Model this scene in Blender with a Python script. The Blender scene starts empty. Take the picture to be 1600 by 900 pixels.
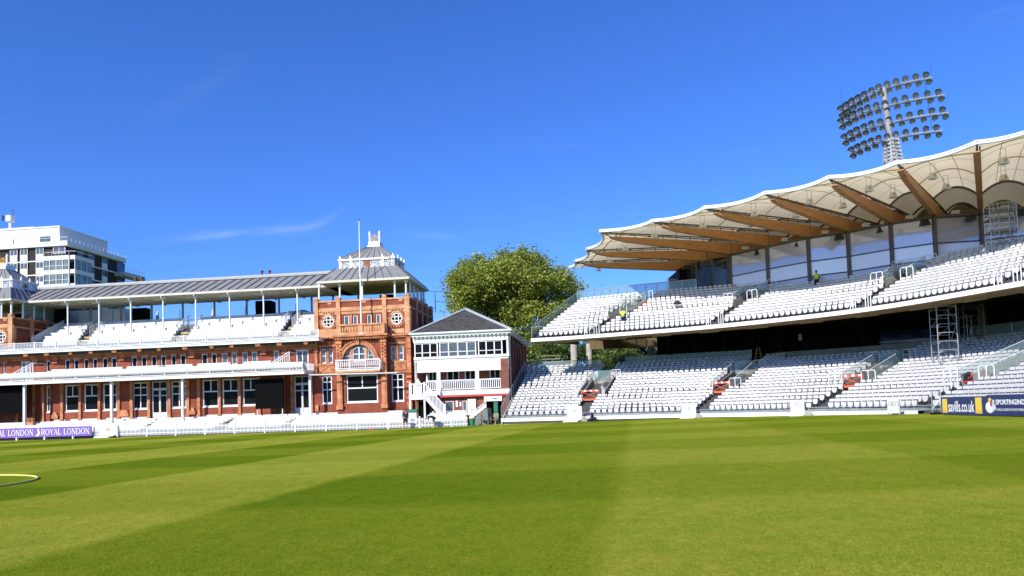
import bpy, bmesh, math, random
from math import sin, cos, tan, pi, radians, atan2, hypot, sqrt
from mathutils import Vector, Matrix
random.seed(7)
S = bpy.context.scene
col = S.collection
# ------------------------------------------------------------------ camera
F = 1150.0; PITCH = radians(2.65); ROLL = radians(1.8); CZ = 1.44
fw = Vector((0, cos(PITCH), sin(PITCH))); rt = Vector((1, 0, 0)); up = Vector((0, -sin(PITCH), cos(PITCH)))
CR = rt * cos(ROLL) - up * sin(ROLL); CU = rt * sin(ROLL) + up * cos(ROLL)
CP = Vector((0, 0, CZ)); PX, PY = 800.0, 584.0
cd = bpy.data.cameras.new('camera'); cam = bpy.data.objects.new('camera', cd); col.objects.link(cam)
m = Matrix.Identity(4)
for i in range(3):
    m[i][0] = CR[i]; m[i][1] = CU[i]; m[i][2] = -fw[i]; m[i][3] = CP[i]
cam.matrix_world = m
cd.sensor_width = 36; cd.lens = 36 * F / 1600; cd.shift_y = (PY - 450) / 1600
cd.clip_start = 0.3; cd.clip_end = 6000
S.camera = cam
# ------------------------------------------------------------------ sky and sun
SUN_AZ = radians(38)      # from -Y towards -X
SUN_EL = radians(33)
sv = Vector((-sin(SUN_AZ) * cos(SUN_EL), -cos(SUN_AZ) * cos(SUN_EL), sin(SUN_EL)))
w = bpy.data.worlds.new('World'); S.world = w; w.use_nodes = True
nt = w.node_tree; N = nt.nodes; L = nt.links
bg = N['Background']
tc = N.new('ShaderNodeTexCoord'); sky = N.new('ShaderNodeTexSky'); sky.sky_type = 'NISHITA'; sky.sun_disc = False
sky.sun_elevation = SUN_EL; sky.sun_rotation = atan2(sv.x, sv.y)
sky.air_density = 1.0; sky.dust_density = 0.45; sky.ozone_density = 3.5; sky.altitude = 0
hs = N.new('ShaderNodeHueSaturation'); hs.inputs['Saturation'].default_value = 1.12; hs.inputs['Value'].default_value = 1.0
tn = N.new('ShaderNodeMixRGB'); tn.blend_type = 'MULTIPLY'; tn.inputs[0].default_value = 1; tn.inputs[2].default_value = (.72, 1.10, 1.95, 1)
L.new(sky.outputs[0], hs.inputs['Color']); L.new(hs.outputs[0], tn.inputs[1])
def wm(op, a, b_=None, c_=None):
    q = N.new('ShaderNodeMath'); q.operation = op
    for i, v in enumerate((a, b_, c_)):
        if v is None: continue
        if isinstance(v, (int, float)): q.inputs[i].default_value = v
        else: L.new(v, q.inputs[i])
    return q.outputs[0]
sx_ = N.new('ShaderNodeSeparateXYZ'); L.new(tc.outputs['Generated'], sx_.inputs[0])
ya = wm('MAXIMUM', sx_.outputs[1], .05); wa = wm('DIVIDE', sx_.outputs[0], ya); wb = wm('DIVIDE', sx_.outputs[2], ya)
cb = N.new('ShaderNodeCombineXYZ'); L.new(wm('MULTIPLY', wa, 9.), cb.inputs[0]); L.new(wm('MULTIPLY', wm('SUBTRACT', wb, wm('MULTIPLY', wa, .12)), 60.), cb.inputs[1])
nw = N.new('ShaderNodeTexNoise'); nw.inputs['Scale'].default_value = 1.0; nw.inputs['Detail'].default_value = 6; nw.inputs['Distortion'].default_value = .4; L.new(cb.outputs[0], nw.inputs['Vector'])
def wisp(a0, a1, b0, k1, k2, kn, sg, amp):
    da = wm('SUBTRACT', wa, a0); cen = wm('ADD', wm('ADD', wm('MULTIPLY', da, k1), b0), wm('MULTIPLY', wm('POWER', wm('MAXIMUM', wm('SUBTRACT', wa, kn), 0.), 2.), k2))
    z = wm('DIVIDE', wm('SUBTRACT', wb, cen), sg); g_ = wm('POWER', 2.718, wm('MULTIPLY', wm('MULTIPLY', z, z), -1.))
    en = wm('MULTIPLY', wm('SMOOTH_MIN', wm('MAXIMUM', wm('DIVIDE', da, .08), 0.), 1., .2), wm('SMOOTH_MIN', wm('MAXIMUM', wm('DIVIDE', wm('SUBTRACT', a1, wa), .05), 0.), 1., .2))
    return wm('MULTIPLY', wm('MULTIPLY', g_, en), wm('MULTIPLY', wm('MAXIMUM', wm('SUBTRACT', nw.outputs['Fac'], .32), 0.), amp))
WS = wm('ADD', wisp(-.50, -.215, .2475, .03, 5.4, -.29, .0062, .50), wm('ADD', wisp(-.52, -.33, .40, .58, 0, 0, .022, .07), wisp(-.16, -.05, .245, -.10, 0, 0, .005, .35)))
# thin cirrus wisps high in the sky
mp = N.new('ShaderNodeMapping'); mp.inputs['Scale'].default_value = (2.2, 2.2, 16)
mp.inputs['Rotation'].default_value = (0, radians(9), 0); mp.inputs['Location'].default_value = (0.62, 0, 0.30)
nz = N.new('ShaderNodeTexNoise'); nz.inputs['Scale'].default_value = 1.6; nz.inputs['Detail'].default_value = 7; nz.inputs['Roughness'].default_value = .6
cr = N.new('ShaderNodeValToRGB'); cr.color_ramp.elements[0].position = .635; cr.color_ramp.elements[1].position = .9
cr.color_ramp.elements[1].color = (.20, .20, .20, 1)
L.new(tc.outputs['Generated'], mp.inputs[0]); L.new(mp.outputs[0], nz.inputs['Vector']); L.new(nz.outputs['Fac'], cr.inputs[0]); CLD = wm('MINIMUM', wm('ADD', wm('MULTIPLY', cr.outputs[0], .35), WS), 1.)
mx = N.new('ShaderNodeMixRGB'); mx.inputs[2].default_value = (8.5, 9.6, 11, 1)
L.new(CLD, mx.inputs[0]); L.new(tn.outputs[0], mx.inputs[1]); L.new(mx.outputs[0], bg.inputs['Color'])
bg.inputs['Strength'].default_value = 0.088
sd = bpy.data.lights.new('sun', 'SUN'); sun = bpy.data.objects.new('sun', sd); col.objects.link(sun)
sd.energy = 5.0; sd.angle = radians(.5); sd.color = (1, .95, .87)
sun.rotation_euler = sv.to_track_quat('Z', 'Y').to_euler()
S.view_settings.view_transform = 'Standard'; S.view_settings.look = 'None'
S.view_settings.exposure = 0.31; S.view_settings.gamma = 1
S.render.engine = 'CYCLES'
try: S.cycles.max_bounces = 7; S.cycles.transparent_max_bounces = 12
except Exception: pass

# ------------------------------------------------------------------ rays: a pixel of the survey photo to a point on a real plane
def ray(px, py): return fw + CR * ((px - PX) / F) + CU * ((PY - py) / F)
def atY(px, py, Y): d = ray(px, py); return CP + d * (Y / d.y)
def atZ(px, py, Z): d = ray(px, py); return CP + d * ((Z - CZ) / d.z)
class Frame:
    def __init__(s, ox, oy, ang):
        s.o = Vector((ox, oy, 0)); s.a = ang
        s.u = Vector((cos(ang), sin(ang), 0)); s.w = Vector((-sin(ang), cos(ang), 0))
    def W(s, px, py, w):          # -> (u, z) on the plane at depth w
        d = ray(px, py); k = (w - (CP - s.o).dot(s.w)) / d.dot(s.w); p = CP + d * k
        return (p - s.o).dot(s.u), p.z
    def Sd(s, px, py, u):         # -> (w, z) on the plane at u
        d = ray(px, py); k = (u - (CP - s.o).dot(s.u)) / d.dot(s.u); p = CP + d * k
        return (p - s.o).dot(s.w), p.z
    def G(s, u, w, z): return s.o + s.u * u + s.w * w + Vector((0, 0, z))
PF = Frame(-9.6, 66.9, radians(-7))
def U(px, w, py=600): return PF.W(px, py, w)[0]
def Z(px, py, w): return PF.W(px, py, w)[1]

# ------------------------------------------------------------------ materials
def mat(name, c, rough=.6, var=.0, scale=3., bump=0., bscale=20., metal=0., spec=.5, c2=None, stretch=None):
    M = bpy.data.materials.new(name); M.use_nodes = True
    n = M.node_tree.nodes; l = M.node_tree.links; b = n['Principled BSDF']
    b.inputs['Base Color'].default_value = (*c, 1); b.inputs['Roughness'].default_value = rough
    b.inputs['Metallic'].default_value = metal; b.inputs['Specular IOR Level'].default_value = spec
    t = n.new('ShaderNodeTexCoord'); src = t.outputs['Object']
    if stretch:
        mpn = n.new('ShaderNodeMapping'); mpn.inputs['Scale'].default_value = stretch; l.new(src, mpn.inputs[0]); src = mpn.outputs[0]
    if var or c2:
        z = n.new('ShaderNodeTexNoise'); z.inputs['Scale'].default_value = scale; z.inputs['Detail'].default_value = 6
        l.new(src, z.inputs['Vector'])
        r = n.new('ShaderNodeValToRGB'); r.color_ramp.elements[0].position = .3; r.color_ramp.elements[1].position = .7
        a = c2 if c2 else tuple(x * (1 - var) for x in c)
        r.color_ramp.elements[0].color = (*a, 1); r.color_ramp.elements[1].color = (*[min(x * (1 + var * .5), 1) for x in c], 1)
        l.new(z.outputs['Fac'], r.inputs[0]); l.new(r.outputs[0], b.inputs['Base Color'])
    if bump:
        z = n.new('ShaderNodeTexNoise'); z.inputs['Scale'].default_value = bscale; z.inputs['Detail'].default_value = 4
        l.new(src, z.inputs['Vector']); q = n.new('ShaderNodeBump'); q.inputs['Strength'].default_value = bump; q.inputs['Distance'].default_value = .05
        l.new(z.outputs['Fac'], q.inputs['Height']); l.new(q.outputs[0], b.inputs['Normal'])
    return M
def brick_mat(name, c, c2, mortar, sc=1.0, rough=.85):
    M = bpy.data.materials.new(name); M.use_nodes = True
    n = M.node_tree.nodes; l = M.node_tree.links; b = n['Principled BSDF']; b.inputs['Roughness'].default_value = rough
    t = n.new('ShaderNodeTexCoord'); s = n.new('ShaderNodeSeparateXYZ'); a = n.new('ShaderNodeMath'); a.operation = 'ADD'
    k = n.new('ShaderNodeCombineXYZ'); l.new(t.outputs['Object'], s.inputs[0]); l.new(s.outputs[0], a.inputs[0]); l.new(s.outputs[1], a.inputs[1])
    l.new(a.outputs[0], k.inputs[0]); l.new(s.outputs[2], k.inputs[1])
    br = n.new('ShaderNodeTexBrick'); br.inputs['Scale'].default_value = sc
    br.inputs['Brick Width'].default_value = .23; br.inputs['Row Height'].default_value = .078; br.inputs['Mortar Size'].default_value = .007
    br.inputs['Color1'].default_value = (*c, 1); br.inputs['Color2'].default_value = (*c2, 1); br.inputs['Mortar'].default_value = (*mortar, 1)
    l.new(k.outputs[0], br.inputs['Vector'])
    z = n.new('ShaderNodeTexNoise'); z.inputs['Scale'].default_value = 1.1; z.inputs['Detail'].default_value = 8; z.inputs['Roughness'].default_value = .65
    l.new(t.outputs['Object'], z.inputs['Vector'])
    r = n.new('ShaderNodeValToRGB'); r.color_ramp.elements[0].position = .32; r.color_ramp.elements[0].color = (.62, .58, .55, 1)
    r.color_ramp.elements[1].position = .68; r.color_ramp.elements[1].color = (1.1, 1.08, 1.05, 1); l.new(z.outputs['Fac'], r.inputs[0])
    x = n.new('ShaderNodeMixRGB'); x.blend_type = 'MULTIPLY'; x.inputs[0].default_value = 1
    l.new(br.outputs['Color'], x.inputs[1]); l.new(r.outputs[0], x.inputs[2]); l.new(x.outputs[0], b.inputs['Base Color'])
    q = n.new('ShaderNodeBump'); q.inputs['Strength'].default_value = .35; q.inputs['Distance'].default_value = .02
    l.new(br.outputs['Fac'], q.inputs['Height']); q.invert = True; l.new(q.outputs[0], b.inputs['Normal'])
    return M
M = {}
M['brick'] = brick_mat('red_brick', (.34, .062, .022), (.22, .040, .018), (.28, .13, .07))
M['annex_brick'] = brick_mat('annex_brick', (.30, .085, .045), (.20, .055, .03), (.26, .18, .13))
M['terra'] = mat('terracotta', (.62, .26, .115), .75, scale=1.6, c2=(.33, .105, .04), bump=.5, bscale=9)
M['terra2'] = mat('pale_terracotta', (.68, .36, .185), .75, scale=1.3, c2=(.42, .18, .075), bump=.4, bscale=12)
M['white'] = mat('white_paint', (.80, .80, .79), .5, var=.09, scale=1.7)
M['white_rail'] = mat('white_railing', (.78, .79, .79), .5, var=.06, scale=3)
M['bench'] = mat('bench_white', (.70, .70, .69), .6, var=.16, scale=2.2)
M['cream'] = mat('cream_paint', (.70, .66, .52), .6, var=.08)
M['soffit'] = mat('soffit_cream', (.60, .57, .48), .7, var=.1)
M['lead'] = mat('lead_roof', (.225, .222, .215), .8, var=.14, scale=.9, metal=0., spec=.2, stretch=(1, 1, .4))
M['seam'] = mat('lead_seam', (.09, .09, .09), .8)
M['slate'] = mat('slate_tiles', (.072, .068, .058), .9, scale=2.2, c2=(.03, .028, .024), bump=.8, bscale=7)
M['glass'] = mat('window_glass', (.007, .008, .009), .05, spec=.035, scale=.5, c2=(.012, .013, .014))
M['blind'] = mat('blind_glass', (.09, .105, .125), .12, var=.35, scale=.6)
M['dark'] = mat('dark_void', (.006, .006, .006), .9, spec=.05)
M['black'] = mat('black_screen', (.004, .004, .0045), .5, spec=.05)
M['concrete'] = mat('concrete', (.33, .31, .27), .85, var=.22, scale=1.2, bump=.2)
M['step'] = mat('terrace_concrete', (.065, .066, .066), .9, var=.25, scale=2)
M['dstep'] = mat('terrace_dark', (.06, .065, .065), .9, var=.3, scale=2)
M['wood'] = mat('roof_timber', (.60, .28, .085), .5, scale=1.2, c2=(.40, .17, .05), stretch=(1, 1, 9))
M['tan'] = mat('tan_soffit', (.62, .40, .19), .7, var=.25, scale=.8)
M['steel'] = mat('galvanised_steel', (.50, .51, .52), .38, metal=.55, var=.15)
M['dsteel'] = mat('dark_steel', (.05, .05, .055), .45, metal=.3)
M['mull'] = mat('mullion', (.13, .12, .115), .5, metal=.3)
M['seat'] = mat('seat_plastic', (.66, .65, .64), .5, var=.10, scale=1.3)
M['seat_b'] = mat('seat_bracket_shade', (.055, .057, .06), .7)  # brackets, and the painted shade between seat pan and backrest
M['purple'] = mat('purple_board', (.19, .10, .42), .45, var=.06)
M['navy'] = mat('navy_board', (.018, .030, .125), .45, var=.1)
M['yellow'] = mat('yellow_panel', (.80, .56, .07), .5)
M['letter'] = mat('white_letter', (.85, .85, .85), .5)
M['orange'] = mat('orange_mark', (.80, .30, .05), .5)
M['red'] = mat('red_paint', (.50, .045, .03), .55, var=.1)
M['barrier'] = mat('orange_barrier', (.75, .12, .035), .5, var=.1)
M['green'] = mat('green_paint', (.015, .17, .085), .5, var=.15)
M['gold'] = mat('gold_paint', (.65, .38, .05), .4)
M['flue'] = mat('flue_red', (.22, .06, .04), .7, var=.2)
M['gwood'] = mat('weathered_timber', (.30, .25, .19), .85, var=.3, scale=5)
M['ywood'] = mat('bare_step', (.58, .42, .16), .8, var=.15)
M['skin'] = mat('skin', (.50, .28, .19), .55)
M['hair'] = mat('hair', (.05, .035, .025), .8)
M['navycloth'] = mat('navy_cloth', (.012, .018, .055), .85, var=.2, scale=9)
M['bluecloth'] = mat('blue_cloth', (.02, .035, .22), .85, var=.2, scale=9)
M['blackcloth'] = mat('black_cloth', (.012, .012, .014), .85, var=.2)
M['hivis'] = mat('hi_vis_cloth', (.55, .85, .03), .7, var=.1)
M['shoe'] = mat('pale_shoe', (.6, .6, .62), .6)
M['bark'] = mat('bark', (.12, .085, .055), .9, var=.3, scale=3, bump=.6)
M['apt_white'] = mat('apartment_white', (.68, .68, .66), .7, var=.08, scale=.3)
M['apt_brick'] = mat('apartment_brick', (.022, .017, .015), .85, var=.35, scale=1.)
M['apt_grey'] = mat('apartment_grey', (.40, .41, .42), .7, var=.08)
M['umbrella'] = mat('canvas', (.62, .57, .47), .8, var=.12)
M['rope'] = mat('rope_cream', (.66, .60, .16), .8)
def glass_mat(name, c, alpha, rough=.08):
    X = bpy.data.materials.new(name); X.use_nodes = True; n = X.node_tree.nodes; l = X.node_tree.links
    b = n['Principled BSDF']; b.inputs['Base Color'].default_value = (*c, 1); b.inputs['Roughness'].default_value = rough
    b.inputs['Alpha'].default_value = alpha; b.inputs['Specular IOR Level'].default_value = .6
    return X
M['tint'] = glass_mat('tinted_balustrade', (.16, .30, .31), .62)
M['tint2'] = glass_mat('clear_balustrade', (.30, .46, .44), .38)
M['screen'] = glass_mat('clear_screen', (.45, .62, .62), .25)
_s = M['seat'].node_tree; _g = _s.nodes.new('ShaderNodeNewGeometry'); _r = _s.nodes.new('ShaderNodeValToRGB'); _r.color_ramp.elements[0].color = (.80, .80, .78, 1); _r.color_ramp.elements[1].color = (1, 1, 1, 1)
_x = _s.nodes.new('ShaderNodeMixRGB'); _x.blend_type = 'MULTIPLY'; _x.inputs[0].default_value = 1; _b = _s.nodes['Principled BSDF']; _c = _b.inputs['Base Color'].links[0].from_socket
_s.links.new(_g.outputs['Random Per Island'], _r.inputs[0]); _s.links.new(_c, _x.inputs[1]); _s.links.new(_r.outputs[0], _x.inputs[2]); _s.links.new(_x.outputs[0], _b.inputs['Base Color'])
# big facade glass, pale sky reflection put into the base colour
X = bpy.data.materials.new('facade_glass'); X.use_nodes = True; n = X.node_tree.nodes; l = X.node_tree.links; b = n['Principled BSDF']
b.inputs['Base Color'].default_value = (.60, .58, .66, 1); b.inputs['Metallic'].default_value = .12; b.inputs['Roughness'].default_value = .06
z = n.new('ShaderNodeTexNoise'); z.inputs['Scale'].default_value = .35; t = n.new('ShaderNodeTexCoord'); l.new(t.outputs['Object'], z.inputs['Vector'])
q = n.new('ShaderNodeBump'); q.inputs['Strength'].default_value = .05; q.inputs['Distance'].default_value = .08; l.new(z.outputs['Fac'], q.inputs['Height']); l.new(q.outputs[0], b.inputs['Normal'])
M['facade'] = X
for nm_, c_, mt_ in (('facade_top', (.50, .50, .60), .25), ('facade_mid', (.80, .80, .86), .12), ('facade_low', (.50, .50, .60), .12)):  # lighter and darker reflections painted per row of panes
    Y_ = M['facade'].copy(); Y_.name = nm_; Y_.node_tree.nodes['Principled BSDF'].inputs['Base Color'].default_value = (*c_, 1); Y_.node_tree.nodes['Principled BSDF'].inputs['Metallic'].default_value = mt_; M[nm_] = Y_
M['inner'] = mat('inner_fabric', (.80, .68, .42), .8, var=.2, scale=.4)
# fabric: lets light through
X = bpy.data.materials.new('roof_fabric'); X.use_nodes = True; n = X.node_tree.nodes; l = X.node_tree.links
out = n['Material Output']; b = n['Principled BSDF']; b.inputs['Base Color'].default_value = (.74, .66, .50, 1); b.inputs['Roughness'].default_value = .7
tr = n.new('ShaderNodeBsdfTranslucent'); tr.inputs[0].default_value = (.97, .82, .50, 1); ms = n.new('ShaderNodeMixShader'); ms.inputs[0].default_value = .5
z = n.new('ShaderNodeTexNoise'); z.inputs['Scale'].default_value = .5; z.inputs['Detail'].default_value = 6; t = n.new('ShaderNodeTexCoord'); l.new(t.outputs['Object'], z.inputs['Vector'])
r = n.new('ShaderNodeValToRGB'); r.color_ramp.elements[0].position = .3; r.color_ramp.elements[0].color = (.76, .64, .38, 1); r.color_ramp.elements[1].position = .7; r.color_ramp.elements[1].color = (.88, .76, .48, 1)
l.new(z.outputs['Fac'], r.inputs[0]); l.new(r.outputs[0], b.inputs['Base Color'])
l.new(b.outputs[0], ms.inputs[1]); l.new(tr.outputs[0], ms.inputs[2]); l.new(ms.outputs[0], out.inputs[0]); M['fabric'] = X
M['inner'] = M['fabric'].copy(); M['inner'].name = 'shaded_fabric'  # less translucent copy of the fabric, imitates the shaded interior
[setattr(n_.inputs[0], 'default_value', .13) for n_ in M['inner'].node_tree.nodes if n_.type == 'MIX_SHADER']
def leaf_mat(name, c1, c2, c3):
    X = bpy.data.materials.new(name); X.use_nodes = True; n = X.node_tree.nodes; l = X.node_tree.links
    out = n['Material Output']; b = n['Principled BSDF']; b.inputs['Roughness'].default_value = .55
    g = n.new('ShaderNodeNewGeometry'); r = n.new('ShaderNodeValToRGB'); r.color_ramp.elements[0].color = (*c1, 1); r.color_ramp.elements[1].color = (*c3, 1)
    e = r.color_ramp.elements.new(.5); e.color = (*c2, 1); l.new(g.outputs['Random Per Island'], r.inputs[0]); l.new(r.outputs[0], b.inputs['Base Color'])
    tr = n.new('ShaderNodeBsdfTranslucent'); l.new(r.outputs[0], tr.inputs[0]); ms = n.new('ShaderNodeMixShader'); ms.inputs[0].default_value = .38
    l.new(b.outputs[0], ms.inputs[1]); l.new(tr.outputs[0], ms.inputs[2]); l.new(ms.outputs[0], out.inputs[0]); return X
M['leaf'] = leaf_mat('plane_leaves', (.16, .215, .022), (.30, .355, .045), (.46, .48, .085))
M['leaf2'] = leaf_mat('shrub_leaves', (.05, .10, .015), (.12, .20, .03), (.20, .28, .05))
M['leafd'] = leaf_mat('dark_leaves', (.03, .055, .012), (.06, .10, .02), (.10, .14, .03))

# ------------------------------------------------------------------ mesh builder
class MB:
    def __init__(s): s.v = []; s.f = []; s.m = []; s.k = 0
    def face(s, pts):
        i = len(s.v); s.v += [tuple(p) for p in pts]; s.f.append(tuple(range(i, i + len(pts)))); s.m.append(s.k)
    def box(s, x0, x1, y0, y1, z0, z1, skip=''):
        if x0 > x1: x0, x1 = x1, x0
        if y0 > y1: y0, y1 = y1, y0
        if z0 > z1: z0, z1 = z1, z0
        i = len(s.v)
        s.v += [(x0, y0, z0), (x1, y0, z0), (x1, y1, z0), (x0, y1, z0), (x0, y0, z1), (x1, y0, z1), (x1, y1, z1), (x0, y1, z1)]
        for q in ((0, 3, 2, 1), (4, 5, 6, 7), (0, 1, 5, 4), (1, 2, 6, 5), (2, 3, 7, 6), (3, 0, 4, 7)):
            s.f.append(tuple(i + a for a in q)); s.m.append(s.k)
        return s
    def hexa(s, b, t):      # two quads (4 points each) joined
        i = len(s.v); s.v += [tuple(p) for p in b] + [tuple(p) for p in t]
        for q in ((0, 3, 2, 1), (4, 5, 6, 7), (0, 1, 5, 4), (1, 2, 6, 5), (2, 3, 7, 6), (3, 0, 4, 7)):
            s.f.append(tuple(i + a for a in q)); s.m.append(s.k)
    def prism(s, poly, y0, y1):   # polygon in x,z extruded along y
        n = len(poly); i = len(s.v)
        s.v += [(x, y0, z) for x, z in poly] + [(x, y1, z) for x, z in poly]
        s.f.append(tuple(range(i, i + n))); s.m.append(s.k); s.f.append(tuple(range(i + 2 * n - 1, i + n - 1, -1))); s.m.append(s.k)
        for a in range(n):
            c = (a + 1) % n; s.f.append((i + a, i + n + a, i + n + c, i + c)); s.m.append(s.k)
    def tube(s, pts, r, n=6, cap=True):
        pts = [Vector(p) for p in pts]; rs = r if isinstance(r, (list, tuple)) else [r] * len(pts)
        i = len(s.v); prev = None
        for a, p in enumerate(pts):
            d = (pts[min(a + 1, len(pts) - 1)] - pts[max(a - 1, 0)])
            d = d.normalized() if d.length > 1e-9 else Vector((0, 0, 1))
            ref = Vector((0, 0, 1)) if abs(d.z) < .9 else Vector((1, 0, 0))
            x = d.cross(ref).normalized(); y = d.cross(x)
            for b in range(n):
                an = 2 * pi * b / n; s.v.append(tuple(p + (x * cos(an) + y * sin(an)) * rs[a]))
        for a in range(len(pts) - 1):
            for b in range(n):
                c = (b + 1) % n; s.f.append((i + a * n + b, i + a * n + c, i + (a + 1) * n + c, i + (a + 1) * n + b)); s.m.append(s.k)
        if cap:
            s.f.append(tuple(i + b for b in range(n - 1, -1, -1))); s.m.append(s.k)
            e = i + (len(pts) - 1) * n; s.f.append(tuple(e + b for b in range(n))); s.m.append(s.k)
    def ball(s, c, r, n=8, h=6, sz=1.):
        rr = []; pp = []
        for a in range(h + 1):
            t = -pi / 2 + pi * a / h; pp.append((c[0], c[1], c[2] + r * sz * sin(t))); rr.append(max(r * cos(t), .001))
        s.tube(pp, rr, n)
    def mesh(s, name, mats):
        me = bpy.data.meshes.new(name); me.from_pydata(s.v, [], s.f)
        for q in (mats if isinstance(mats, (list, tuple)) else [mats]): me.materials.append(q)
        if any(s.m): me.polygons.foreach_set('material_index', s.m)
        me.update(); return me
    def build(s, name, mats, parent=None, smooth=False, fix=False):
        me = s.mesh(name, mats)
        if fix:
            b = bmesh.new(); b.from_mesh(me); bmesh.ops.recalc_face_normals(b, faces=b.faces); b.to_mesh(me); b.free()
        if smooth: me.polygons.foreach_set('use_smooth', [True] * len(me.polygons))
        o = bpy.data.objects.new(name, me); col.objects.link(o)
        if parent: o.parent = parent
        return o
def split_pieces(o, lim=100):
    import numpy as np
    me = o.data; nv = len(me.vertices)
    if nv < 12 or nv > 60000: return
    par = list(range(nv))
    def fd(a):
        while par[a] != a: par[a] = par[par[a]]; a = par[a]
        return a
    for e_ in me.edges:
        a, b_ = fd(e_.vertices[0]), fd(e_.vertices[1])
        if a != b_: par[a] = b_
    root = [fd(a) for a in range(nv)]; ids = {r_: i for i, r_ in enumerate(dict.fromkeys(root))}; k = len(ids)
    if k < 2 or k > 2600: return
    isl = np.array([ids[r_] for r_ in root]); co = np.empty(nv * 3); me.vertices.foreach_get('co', co); co = co.reshape(nv, 3)
    R3 = np.array(o.matrix_world.to_3x3()) if False else np.eye(3)
    if o.parent and o.parent.rotation_euler.z:
        c_, s_ = cos(o.parent.rotation_euler.z), sin(o.parent.rotation_euler.z); wc = co.copy(); wc[:, 0] = co[:, 0] * c_ - co[:, 1] * s_; wc[:, 1] = co[:, 0] * s_ + co[:, 1] * c_
    else: wc = co
    lo = np.full((k, 3), np.inf); hi = np.full((k, 3), -np.inf); np.minimum.at(lo, isl, wc); np.maximum.at(hi, isl, wc); sz = (hi - lo).max(axis=1)
    gap = np.maximum(0, np.maximum(lo[:, None] - hi[None], lo[None] - hi[:, None])); near = np.sqrt((gap ** 2).sum(axis=2)) <= np.maximum(.02, .5 * np.maximum(sz[:, None], sz[None]))
    p2 = list(range(k))
    def f2(a):
        while p2[a] != a: p2[a] = p2[p2[a]]; a = p2[a]
        return a
    for a, b_ in zip(*np.nonzero(np.triu(near, 1))):
        x, y = f2(int(a)), f2(int(b_))
        if x != y: p2[x] = y
    grp = {}; pc = [f2(a) for a in range(k)]; un = list(dict.fromkeys(pc))
    if len(un) < 2 or len(un) > lim: return
    pid = {u_: i for i, u_ in enumerate(un)}; vp = [pid[pc[i]] for i in isl]
    buckets = [([], [], [], {}) for _ in un]
    for p_ in me.polygons:
        g_ = vp[p_.vertices[0]]; V_, F_, M_, mp_ = buckets[g_]; f_ = []
        for v in p_.vertices:
            if v not in mp_: mp_[v] = len(V_); V_.append(tuple(me.vertices[v].co))
            f_.append(mp_[v])
        F_.append(f_); M_.append(p_.material_index)
    mats = list(me.materials); nm = o.name.split('.')[0]; sm_ = any(p_.use_smooth for p_ in me.polygons)
    for i, (V_, F_, M_, _) in enumerate(buckets):
        m2 = bpy.data.meshes.new(nm); m2.from_pydata(V_, [], F_); [m2.materials.append(x) for x in mats]; m2.polygons.foreach_set('material_index', M_)
        if sm_: m2.polygons.foreach_set('use_smooth', [True] * len(F_))
        m2.update()
        if i == 0: o.data = m2
        else: n2 = bpy.data.objects.new(nm, m2); col.objects.link(n2); n2.parent = o.parent
def empty(name, loc=(0, 0, 0), rz=0):
    o = bpy.data.objects.new(name, None); col.objects.link(o); o.location = loc; o.rotation_euler = (0, 0, rz); o.empty_display_size = .3; return o
def tag(o, label=None, cat=None, group=None, kind=None):
    if label: o['label'] = label
    if cat: o['category'] = cat
    if group: o['group'] = group
    if kind: o['kind'] = kind
    return o
def struct(o): o['kind'] = 'structure'; return o
def copy_tree(o, parent=None):
    c = o.copy(); col.objects.link(c); c.parent = parent
    for ch in list(o.children): copy_tree(ch, c)
    return c
def holed_wall(mb, u0, u1, z0, z1, w, holes, depth=.25, side=None):
    """front sheet at w with rectangular openings and their reveals; side=True: wall along w at u"""
    us = sorted({u0, u1, *[min(max(h[0], u0), u1) for h in holes], *[min(max(h[1], u0), u1) for h in holes]})
    zs = sorted({z0, z1, *[h[2] for h in holes], *[h[3] for h in holes]})
    P = (lambda a, d, z: (a, w + d, z)) if side is None else (lambda a, d, z: (side - d, a, z))
    for a, b in zip(us, us[1:]):
        for c, d in zip(zs, zs[1:]):
            um, zm = (a + b) / 2, (c + d) / 2
            if any(h[0] < um < h[1] and h[2] < zm < h[3] for h in holes): continue
            mb.face([P(a, 0, c), P(b, 0, c), P(b, 0, d), P(a, 0, d)])
    for h in holes:
        a, b, c, d = h[:4]
        mb.face([P(a, 0, c), P(a, 0, d), P(a, depth, d), P(a, depth, c)]); mb.face([P(b, 0, c), P(b, depth, c), P(b, depth, d), P(b, 0, d)])
        mb.face([P(a, 0, c), P(a, depth, c), P(b, depth, c), P(b, 0, c)]); mb.face([P(a, 0, d), P(b, 0, d), P(b, depth, d), P(a, depth, d)])
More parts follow.
